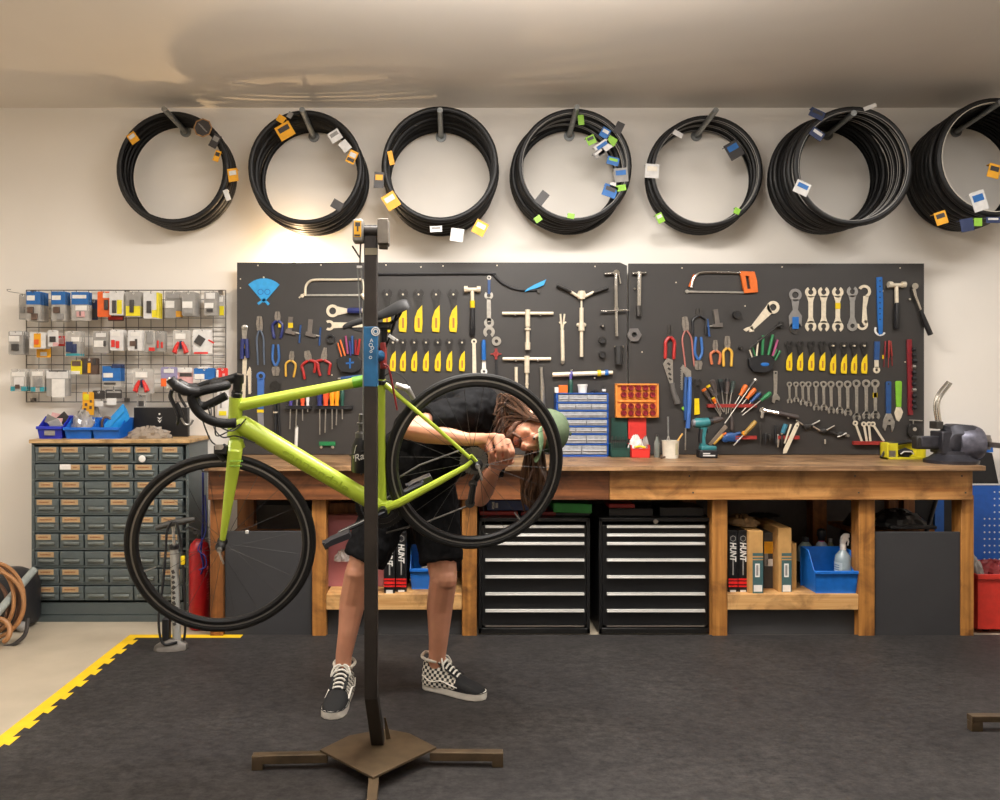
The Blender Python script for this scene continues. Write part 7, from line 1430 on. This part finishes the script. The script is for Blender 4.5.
link('tape_patch', MB().bx(P(365, 0, fy).x, P(377.5, 0, fy).x, fy - .0006, fy + .0006, P(0, 255, fy).z, P(0, 248, fy).z), mat('patch', '#6e6652', .6), post)
mb = MB(); c = P(375.6, 331.5, fy - .001)
mb.torus(c, (0, 1, 0), .0135, .0022, 20, 6, .3).torus(c, (0, 1, 0), .0075, .0018, 16, 6, .3)
link('round_sticker', mb, pale, post)
lettering(post, 'A', P(371.5, 340.5, fy - .001), .018, limec if False else pale, name='sticker_letter')
mb = MB()
for (x, y, r_) in ((370.8, 345, .006), (372.4, 348, .005), (371, 351.5, .004), (370.5, 357.5, .0045)): mb.torus(P(x, y, fy - .001), (0, 1, 0), r_, .001, 14, 6, .4)
link('scrawl', mb, pale, post)
# head of the stand
link('cross_tube', MB().cyl(P(360, 231.5, PD - .01), P(384, 231.5, PD - .01), .021, 14), stm, stand)
hc = P(359, 233, PD - .03)
hl = link('gauge_head', MB().bx(P(353.8, 0, PD).x, P(364.5, 0, PD).x, PD - .045, PD + .01, P(0, 244, PD).z, P(0, 221, PD).z), mat('grey_housing', '#86837d', .4, .3), stand, bevel=.008)
link('yellow_face', MB().bx(P(355.6, 0, PD).x, P(362.6, 0, PD).x, PD - .0475, PD - .045, P(0, 239.5, PD).z, P(0, 223.5, PD).z), mat('face_yellow', '#e5a91a', .45), hl, bevel=.002)
link('face_mark', MB().bx(P(356.8, 0, PD).x, P(361.8, 0, PD).x, PD - .0482, PD - .0476, P(0, 229, PD).z, P(0, 225, PD).z).bx(P(358.4, 0, PD).x, P(360, 0, PD).x, PD - .0482, PD - .0476, P(0, 234, PD).z, P(0, 229, PD).z).bx(P(356, 0, PD).x, P(361.4, 0, PD).x, PD - .0482, PD - .0476, P(0, 238.6, PD).z, P(0, 237, PD).z), prod_dk, hl)
link('clamp_knob', MB().bx(P(378.5, 0, PD).x, P(389.5, 0, PD).x, PD - .05, PD + .02, P(0, 246, PD).z, P(0, 221, PD).z).cyl(P(379, 246, PD - .012), P(388, 246.5, PD - .012), .012, 10), mat('knob_grey', '#6b645b', .55, .1, .3, 30), stand, bevel=.009)
for a, b_, r_, m in (((352.3, 246), (360, 258), .003, stm), ((360.6, 243), (359.8, 268), .0028, stm), ((357.6, 267), (360.4, 318), .0024, GALV), ((361, 266), (362.5, 290), .0022, GALV)): link('hook_rod', MB().cyl(P(*a, PD - .01), P(*b_, PD - .01), r_, 8), m, stand)
link('rod_clip', MB().box(P(359.6, 267, PD - .012), (.018, .012, .008)), pale, stand)
link('side_rail', MB().cyl(P(363.6, 331, PD - .01), P(363.6, 392, PD - .01), .003, 8).cyl(P(363.4, 300, PD + .015), P(363.4, 440, PD + .015), .003, 8), GALV, stand)
# clamp arm from the post back to the seat post
jc = BP(382.5, 356); pc = Vector((P(371, 350, PD).x, PD + .02, jc.z))
link('clamp_arm', MB().tube([pc, Vector((jc.x - .005, jc.y - .03, jc.z))], .02, 14), stb, stand)
link('clamp_jaw', MB().box(jc + Vector((.004, -.024, 0)), (.020, .016, .095)).box(jc + Vector((.004, .024, 0)), (.020, .016, .095)).box(jc + Vector((-.017, 0, 0)), (.012, .06, .06)), BRICKR, stand, bevel=.004)
link('clamp_lever', MB().tube(spline([BP(383, 364, .05), BP(388.5, 368, .05), BP(393, 388, .045), BP(397, 410, .04)], 5), [.006] * 6 + [.0055] * 9 + [.005], 8, flat=.7), MAROON, stand)
# foot of a second stand at the right edge
c0 = onz(972, 716.5, .075)
t = thing('stand_foot', 'brown steel leg end of another stand at the right edge of the mat', 'stand leg', (c0.x, c0.y, MT))
link('leg', MB().bx(c0.x, c0.x + .7, c0.y - .002, c0.y + .034, .052, .076), rust, t, bevel=.002); link('foot', MB().bx(c0.x, c0.x + .045, c0.y, c0.y + .032, MT, .052), rust, t, bevel=.002)
link('foot', MB().bx(c0.x + .655, c0.x + .70, c0.y, c0.y + .032, MT, .052), rust, t, bevel=.002)
# ------------------------------------------------------------------ the mechanic
skin = mat('skin', '#c98d70', .5, 0, .12, 14, .08); skin.node_tree.nodes['Principled BSDF'].inputs['Subsurface Weight'].default_value = .06
shirt = mat('black_shirt', '#0e0e10', .8, 0, .2, 10, .25, 60, spec=.12); shortm = mat('black_shorts', '#0f0f11', .8, 0, .2, 14, .25, 60, spec=.12)
hairm = mat('brown_hair', '#5a3a22', .5, 0, scale=60, hex2='#2c1b10', stretch=(1, 1, .2)); beardm = mat('brown_beard', '#54331f', .7, 0, .3, 90)
capg = mat('cap_green', '#4b5a40', .8, 0, .1, 60, .1)
def remesh(o, vox, it=6):
    m = o.modifiers.new('remesh', 'REMESH'); m.mode = 'VOXEL'; m.voxel_size = vox; m.use_smooth_shade = True
    s_ = o.modifiers.new('smooth', 'SMOOTH'); s_.factor = .5; s_.iterations = it
def limb(mb, pts, rs, n=12):
    """tapering limb with round joints"""
    pts = [Vector(p) for p in pts]
    for i, p in enumerate(pts): mb.ball(p, rs[i] * .999, n)
    for i in range(len(pts) - 1): mb.tube([pts[i], pts[i + 1]], [rs[i], rs[i + 1]], n)
man = thing('person', 'person in black shirt and green cap bending over behind the rear wheel', 'person', (-.2, 3.58, MT))
hipR, hipL = P(398, 486, 3.66), P(432, 488, 3.72)
kneeR, kneeL = P(358, 574, 3.58), P(443.5, 577, 3.60)
ankR, ankL = P(343.5, 657, 3.57), P(436.5, 664, 3.66)
pelv = P(414, 474, 3.68); belly = P(434, 442, 3.58); chest = P(461, 420, 3.44); neck = P(497, 412, 3.33)
shR, shL = P(466, 412, 3.27), P(497, 432, 3.45); elR, elL = P(409, 430, 3.19), P(480, 497, 3.36); wrR, wrL = P(468, 439.5, 3.165), P(494, 470, 3.20)
HC = P(537, 430, 3.29)
hu = Vector((.98, -.08, -.13)).normalized(); hf = Vector((.0, -.80, -.60)); hf = (hf - hu * hf.dot(hu)).normalized(); hr = hf.cross(hu)
def HH(r_, f_, u_): return HC + hr * r_ + hf * f_ + hu * u_
HM = Matrix((hr, hf, hu)).transposed()
b = MB()
limb(b, [hipR, hipR.lerp(kneeR, .5), kneeR, kneeR.lerp(ankR, .35) + Vector((-.004, .02, 0)), kneeR.lerp(ankR, .7), ankR], [.088, .078, .060, .059, .044, .036], 14)
limb(b, [ankR, Vector((ankR.x, ankR.y, .09))], [.036, .034])
limb(b, [hipL, hipL.lerp(kneeL, .5), kneeL, kneeL.lerp(ankL, .35) + Vector((-.006, .02, 0)), kneeL.lerp(ankL, .7), ankL], [.090, .080, .062, .060, .045, .037], 14)
limb(b, [ankL, Vector((ankL.x, ankL.y, .09))], [.037, .034])
b.ball(kneeR + Vector((-.004, -.016, .005)), .050, 12); b.ball(kneeL + Vector((.010, -.020, -.005)), .050, 12)
limb(b, [hipR, pelv, hipL], [.09, .12, .09]); limb(b, [pelv, belly, chest, neck], [.12, .11, .115, .06])
limb(b, [shR, chest, shL], [.055, .1, .055]); limb(b, [neck, HH(0, -.01, -.09)], [.056, .054])
limb(b, [shR, shR.lerp(elR, .5), elR, elR.lerp(wrR, .3), elR.lerp(wrR, .7), wrR], [.058, .050, .041, .043, .034, .026], 12)
limb(b, [shL, shL.lerp(elL, .5), elL, elL.lerp(wrL, .3), elL.lerp(wrL, .7), wrL], [.056, .050, .041, .042, .033, .026], 12)
# head
b.ball(HH(0, -.008, .03), (.074, .094, .088), 20, HM); b.ball(HH(0, .028, -.045), (.060, .064, .075), 18, HM); b.ball(HH(0, .058, -.098), (.030, .028, .026), 14, HM)
b.ball(HH(0, .082, -.012), (.05, .02, .03), 12, HM)
b.tube([HH(0, .088, .008), HH(0, .103, -.022), HH(0, .114, -.042)], [.009, .011, .014], 10); b.ball(HH(0, .106, -.048), (.018, .013, .010), 10, HM)
for s_ in (-1, 1):
    b.ball(HH(s_ * .036, .070, -.042), (.022, .018, .022), 12, HM); b.ball(HH(s_ * .033, .082, .008), (.022, .012, .008), 10, HM)
    b.ball(HH(s_ * .074, -.012, -.022), (.010, .020, .032), 12, HM)
b.ball(HH(0, .086, -.072), (.020, .010, .005), 10, HM); b.ball(HH(0, .085, -.081), (.018, .010, .006), 10, HM)
# hands: palm, four jointed fingers, thumb off the side
def hand(mb, wr, kn, mids, tips, thumb, pr=.0088):
    c = sum((Vector(k) for k in kn), Vector()) / 4
    for k in kn: limb(mb, [wr.lerp(c, .15), Vector(k)], [.020, .0135], 8)
    limb(mb, [wr, wr.lerp(c, .5)], [.027, .025], 10); limb(mb, [wr.lerp(c, .5), wr.lerp(c, .8)], [.024, .02], 10)
    for k, m_, t_ in zip(kn, mids, tips): limb(mb, [k, m_, Vector(m_).lerp(Vector(t_), .55) , t_], [.0132, pr + .0026, pr + .0018, pr], 8)
    limb(mb, thumb, [.014, .0115, .0098, .0085], 8)
knR = [P(489, 440.5, 3.10), P(495.5, 436, 3.085), P(502, 437, 3.085), P(508, 441.5, 3.10)]
miR = [P(491.5, 452.5, 3.08), P(498.5, 449.5, 3.06), P(506, 450, 3.06), P(512.5, 452, 3.08)]
tiR = [P(493.5, 462.5, 3.11), P(500, 463, 3.10), P(506.8, 461.5, 3.10), P(511.5, 459.5, 3.115)]
hand(b, wrR, knR, miR, tiR, [P(481, 444, 3.15), P(488, 451, 3.16), P(494, 457, 3.155), P(499, 460, 3.145)])
knL = [P(496, 452, 3.19), P(501, 454, 3.17), P(505, 458, 3.16), P(507.5, 463, 3.165)]
miL = [P(503, 447, 3.15), P(508.5, 450, 3.135), P(511, 455.5, 3.13), P(512, 461.5, 3.14)]
tiL = [P(502, 446, 3.12) + Vector((0, .02, 0)), P(506.5, 452, 3.12), P(508, 457.5, 3.12), P(509, 463.5, 3.13)]
hand(b, wrL, knL, miL, tiL, [P(492, 464, 3.17), P(490.5, 457, 3.15), P(494, 451.5, 3.14), P(498, 449, 3.135)])
body = link('body', b, skin, man); remesh(body, .0045, 4)
# face details
for s_ in (-1, 1):
    ey = link('eye', MB().ball(HH(s_ * .033, .0875, -.008), .0105, 12), mat('eye_white', '#d9d2ca', .25), man)
    link('iris', MB().ball(HH(s_ * .033, .0945, -.010), .0058, 10), mat('iris', '#2d2118', .2), ey)
    link('eyelid', MB().ball(HH(s_ * .033, .0880, -.002), (.0130, .0115, .0065), 12, HM), skin, ey)
    link('eyebrow', MB().tube([HH(s_ * .016, .101, .009), HH(s_ * .032, .099, .014), HH(s_ * .050, .086, .010)], [.003, .0042, .0025], 8), hairm, man)
link('lips', MB().ball(HH(0, .090, -.073), (.020, .008, .0035), 10, HM).ball(HH(0, .089, -.0805), (.018, .008, .004), 10, HM), mat('lip_skin', '#a8604f', .45), man)
bd = MB()
bd.ball(HH(0, .066, -.104), (.034, .026, .022), 12, HM); bd.ball(HH(0, .094, -.062), (.026, .008, .006), 12, HM)
for s_ in (-1, 1): limb(bd, [HH(s_ * .060, .022, -.055), HH(s_ * .050, .042, -.088), HH(s_ * .025, .066, -.105)], [.007, .011, .014], 10); limb(bd, [HH(s_ * .025, .092, -.064), HH(s_ * .030, .082, -.088)], [.006, .008], 8)
o = link('beard', bd, beardm, man); remesh(o, .004, 3)
# cap
cp = MB(); rings = []
for k, (u_, sc) in enumerate(((.018, 1.0), (.05, 1.0), (.08, .93), (.104, .76), (.120, .50), (.128, .2))): rings.append([HH(.0, -.006, 0) + hr * (.084 * sc * math.cos(q)) + hf * (.102 * sc * math.sin(q)) + hu * (u_ + .014 * (math.sin(q) if k < 2 else .5) * (1 if k < 1 else .4)) for q in [2 * math.pi * j / 24 for j in range(24)]])
cp.loft(rings); cap = link('cap', cp, capg, man, subsurf=1)
br = []
for k, e in enumerate((0, .35, .7, 1.0)): br.append([HH(-.078 + .156 * j / 12, 0, 0) - HH(0, 0, 0) + HH(0, .058 + math.sqrt(max(0, 1 - ((j - 6) / 6.3) ** 2)) * (.035 + .07 * e), .030 - .010 * e - .016 * abs((j - 6) / 6) ** 2) for j in range(13)])
vs = [p for r_ in br for p in r_] + [p - hu * .004 for r_ in br for p in r_]; fs = []
for i in range(3):
    for j in range(12):
        a = i * 13 + j; fs += [(a, a + 1, a + 14, a + 13), (a + 52, a + 65, a + 66, a + 53)]
for j in range(12): fs += [(j, j + 52, j + 53, j + 1), (39 + j, 40 + j, 92 + j, 91 + j)]
for i in range(3): fs += [(i * 13, i * 13 + 13, i * 13 + 65, i * 13 + 52), (i * 13 + 12, i * 13 + 64, i * 13 + 77, i * 13 + 25)]
link('brim', MB().add(vs, fs), mat('brim_green', '#73906a', .7), cap)
link('cap_button', MB().ball(HH(0, -.004, .136), (.009, .009, .005), 10, HM), capg, cap)
bdg = HH(.0, -.006, 0) + hr * .045 + hf * -.088 + hu * .05
link('cap_badge', MB().tube([HH(.058, .050, .060), HH(.063, .050, .042), HH(.052, .062, .038), HH(.048, .066, .056)], .0035, 6, closed=True), mat('badge', '#a6b07a', .6), cap)
# hair: curtains of strands falling with gravity
rh = random.Random(5); hm = MB()
for k in range(120):                                # lower curtain, from the far temple straight down
    a = rh.random(); root = HH(-.070 + rh.uniform(-.012, .03), -.055 + .10 * a, rh.uniform(-.03, .035)); L = rh.uniform(.18, .30)
    ex_ = P(rh.uniform(517, 549), 0, root.y).x
    p1 = root + Vector(((ex_ - root.x) * .35 + rh.uniform(-.01, .01), rh.uniform(-.01, .01), -L * .35)); p2 = Vector((ex_ * .8 + root.x * .2, root.y + rh.uniform(-.02, .02), root.z - L * .72)); p3 = Vector((ex_ * .55 + P(534, 0, root.y).x * .45 + rh.uniform(-.012, .012), root.y + rh.uniform(-.02, .02), root.z - L))
    hm.tube(spline([root, p1, p2, p3], 4), [.0065] * 4 + [.006] * 4 + [.0045] * 4 + [.001], 5)
for k in range(150):                                # near side: from under the cap round the ear towards the nape
    a = rh.random(); root = HH(.078 - .03 * a ** 2, .045 - .115 * a, .022 + rh.uniform(-.006, .012))
    e1 = HH(.083 - .02 * a, .035 - .10 * a, -.035 + rh.uniform(-.01, .01)); e2 = P(rh.uniform(500, 512), rh.uniform(394, 428), 3.25 + .08 * a); e3 = P(rh.uniform(492, 505), rh.uniform(400, 440), 3.24 + .06 * a)
    hm.tube(spline([root, e1, e2, e3], 4), [.006] * 5 + [.0055] * 4 + [.004] * 3 + [.001], 5)
for k in range(40):                                 # back of the head
    a = rh.uniform(-1, 1); root = HH(.07 * a, -.09 + .03 * abs(a), .02); e1 = HH(.07 * a, -.10, -.05); e2 = P(508 + 8 * rh.random(), 415 + 20 * rh.random(), 3.38); hm.tube(spline([root, e1, e2], 4), [.007] * 8 + [.003], 5)
link('hair', hm, hairm, man)
# shirt
tu = (neck - pelv).normalized(); tr = (shR - shL); tr = (tr - tu * tr.dot(tu)).normalized(); tf = tu.cross(tr).normalized()
TM = Matrix((tr, tf, tu)).transposed(); s = MB()
for t_, w2, dp, up_ in ((.0, .165, .135, 0), (.18, .165, .14, .0), (.38, .165, .138, .012), (.58, .172, .132, .022), (.76, .175, .118, .018), (.9, .14, .09, .0)):
    c = pelv.lerp(neck, t_) - tf * (up_ if tf.z < 0 else -up_)
    s.ball(c, (w2, dp, .105), 20, TM)
dn = Vector((0, 0, -1))
s.ball(P(418, 470, 3.60), (.10, .10, .12), 16); s.ball(P(440, 462, 3.50), (.10, .09, .11), 16); s.ball(P(462, 452, 3.45), (.09, .08, .10), 16)
s.ball(P(405, 480, 3.66), (.12, .12, .12), 16)
for x_, y_, d_, r_ in ((418, 432, 3.56, .115), (440, 418, 3.46, .122), (462, 412, 3.38, .12), (480, 408, 3.33, .10), (405, 452, 3.62, .115)): s.ball(P(x_, y_, d_), r_, 16)
limb(s, [chest, shR], [.11, .080]); limb(s, [chest, shL], [.11, .076])
for sh, el, k in ((shR, elR, .66), (shL, elL, .62)):
    e = sh.lerp(el, k); s.ball(sh, .074, 14); s.tube([sh, sh.lerp(e, .5), e], [.074, .072, .070], 16)
s.tube([neck - tu * .06, neck + tu * .012], [.09, .072], 16)
so = link('t_shirt', s, shirt, man); remesh(so, .007, 8)
d = so.modifiers.new('wrinkle', 'DISPLACE'); tx = bpy.data.textures.new('wrinkle', 'CLOUDS'); tx.noise_scale = .07; tx.noise_depth = 2; d.texture = tx; d.strength = .034; d.mid_level = .5; d.texture_coords = 'LOCAL'
# shorts
s = MB(); s.ball(pelv + Vector((.0, 0, -.01)), (.165, .14, .12), 18)
for hp, kn, e in ((hipR, kneeR, .86), (hipL, kneeL, .84)):
    q_ = hp.lerp(kn, e); s.ball(hp, .11, 16); s.tube([hp, hp.lerp(q_, .5), q_], [.112, .108, .098], 20)
s.ball(P(415, 500, 3.66), (.10, .10, .08), 14)
so = link('shorts', s, shortm, man); remesh(so, .007, 5)
d = so.modifiers.new('wrinkle', 'DISPLACE'); d.texture = tx; d.strength = .026; d.mid_level = .5; d.texture_coords = 'LOCAL'
# shoes
def checker(name, sc):
    m = bpy.data.materials.new(name); m.use_nodes = True; nt = m.node_tree; bs = nt.nodes['Principled BSDF']; bs.inputs['Roughness'].default_value = .7
    tc = nn(nt, 'ShaderNodeTexCoord'); ck = nn(nt, 'ShaderNodeTexChecker'); ck.inputs['Scale'].default_value = sc; ck.inputs['Color1'].default_value = lin('#1c1b1b'); ck.inputs['Color2'].default_value = lin('#d8d0c2')
    nt.links.new(tc.outputs['UV'], ck.inputs['Vector']); nt.links.new(ck.outputs['Color'], bs.inputs['Base Color']); return m
chk = checker('checker_canvas', 1.0); suede = mat('black_suede', '#0e0d0e', .85, 0, .2, 80); rubw = mat('white_rubber', '#d9d2c6', .5, 0, .08, 30); lace = mat('white_lace', '#ded8cc', .8)
def shoe(label_, heel, toe, side):
    heel = Vector((heel.x, heel.y, MT)); toe = Vector((toe.x, toe.y, MT)); x_ = (toe - heel).normalized(); y_ = Vector((-x_.y, x_.x, 0)); L = .315; 
    W = lambda a, b_, c: heel + x_ * a * L + y_ * b_ + Vector((0, 0, c))
    outline = [(0, .0), (.015, .024), (.08, .038), (.25, .041), (.42, .043), (.62, .053), (.78, .055), (.90, .047), (.97, .029), (1.0, 0)]
    pts = [W(a, w2, 0) for a, w2 in outline] + [W(a, -w2, 0) for a, w2 in reversed(outline[1:-1])]
    so = link('shoe', MB().slab(pts, (0, 0, .032)), rubw, man, bevel=.004)
    # upper: arched sections from heel to toe
    secs = [(.025, .032, .135), (.08, .044, .142), (.22, .048, .134), (.34, .044, .118), (.46, .043, .098), (.58, .046, .080), (.70, .049, .066), (.82, .048, .057), (.91, .039, .047), (.965, .018, .036)]
    def sect(a, w2, h_):
        n = 12; r_ = []
        for j in range(n + 1):
            q = math.pi * j / n; cc = math.cos(q); r_.append(W(a, w2 * (abs(cc) ** .6) * (1 if cc > 0 else -1) * (1 - .28 * math.sin(q) ** 2 * (h_ > .09)), .028 + (h_ - .028) * math.sin(q) ** .75))
        return r_
    def strip(nm, ss, m, par, off=0, uv=False):
        n = 13; mb = MB(); vs = [p + (p - (heel + x_ * (p - heel).dot(x_) + Vector((0, 0, .05)))).normalized() * off for a in ss for p in sect(*a)]
        fs = [(i * n + j, i * n + j + 1, (i + 1) * n + j + 1, (i + 1) * n + j) for i in range(len(ss) - 1) for j in range(n - 1)]
        fs += [tuple(range(n - 1, -1, -1)), tuple(range((len(ss) - 1) * n, len(ss) * n))]
        mb.add(vs, fs); o = link(nm, mb, m, par)
        if uv:
            ul = o.data.uv_layers.new(name='uv')
            for l in o.data.loops:
                j = l.vertex_index; co = o.data.vertices[j].co; p = co + wloc(par)
                ul.data[l.index].uv = ((p - heel).dot(x_) / .0125, p.z / .0125)
        return o
    up = strip('upper', secs[:7], chk, so, 0, True)
    strip('toe_cap', secs[5:], suede, so, .0025)
    # tongue and eyestay, laces, collar, foxing line
    tg = [[W(a, s2 * w2, h_) for s2, h_ in ((-1, hb), (-.5, ht), (.5, ht), (1, hb))] for a, w2, hb, ht in ((.24, .026, .105, .163), (.34, .026, .10, .134), (.46, .026, .082, .108), (.60, .026, .06, .084))]
    link('tongue', MB().loft(tg), suede, so)
    for s_ in (-1, 1):
        link('side_stripe', MB().tube(spline([W(.05, s_ * .040, .07), W(.2, s_ * .047, .052), W(.36, s_ * .047, .062), W(.5, s_ * .048, .052), W(.62, s_ * .049, .045)], 4), .0045, 6, flat=.5), lace, so)
        link('eyestay', MB().tube([W(.27, s_ * .027, .137), W(.42, s_ * .029, .108), W(.60, s_ * .031, .080)], .007, 8, flat=.5), suede, so)
    for k in range(6):
        a = .30 + .052 * k; h_ = .147 - .0125 * k; s_ = 1 if k % 2 else -1
        link('lace', MB().tube(spline([W(a, -.030, h_ - .014), W(a + .012, -.012, h_ + .001), W(a + .006, .012, h_ + .002), W(a, .030, h_ - .014)], 4), .0048, 6), lace, so)
    link('lace_bow', MB().tube(spline([W(.30, 0, .156), W(.34, .03, .150), W(.38, .042, .118), W(.33, .022, .140), W(.30, 0, .156)], 5), .0038, 6).tube(spline([W(.30, 0, .156), W(.35, -.03, .148), W(.40, -.042, .112), W(.34, -.022, .138), W(.30, 0, .156)], 5), .0038, 6), lace, so)
    link('collar', MB().tube(spline([W(.27, .034, .138), W(.14, .046, .144), W(.03, .032, .150), W(.012, 0, .158), W(.03, -.032, .150), W(.14, -.046, .144), W(.27, -.034, .138)], 4), .007, 8), mat('cream_piping', '#d3cabb', .8), so)
    link('sole_line', MB().tube([p + Vector((0, 0, .0325)) for p in pts], .0018, 6, closed=True), suede, so)
    return so
aR = Vector((ankR.x, ankR.y, 0)); aL = Vector((ankL.x, ankL.y, 0))
dR = (onz(334, 714, MT) - aR); dR.z = 0; dR.normalize(); dL = (onz(483, 699, MT) - aL); dL.z = 0; dL.normalize()
shoe('right', aR - dR * .066, aR + dR * .25, 1); shoe('left', aL - dL * .066, aL + dL * .25, -1)
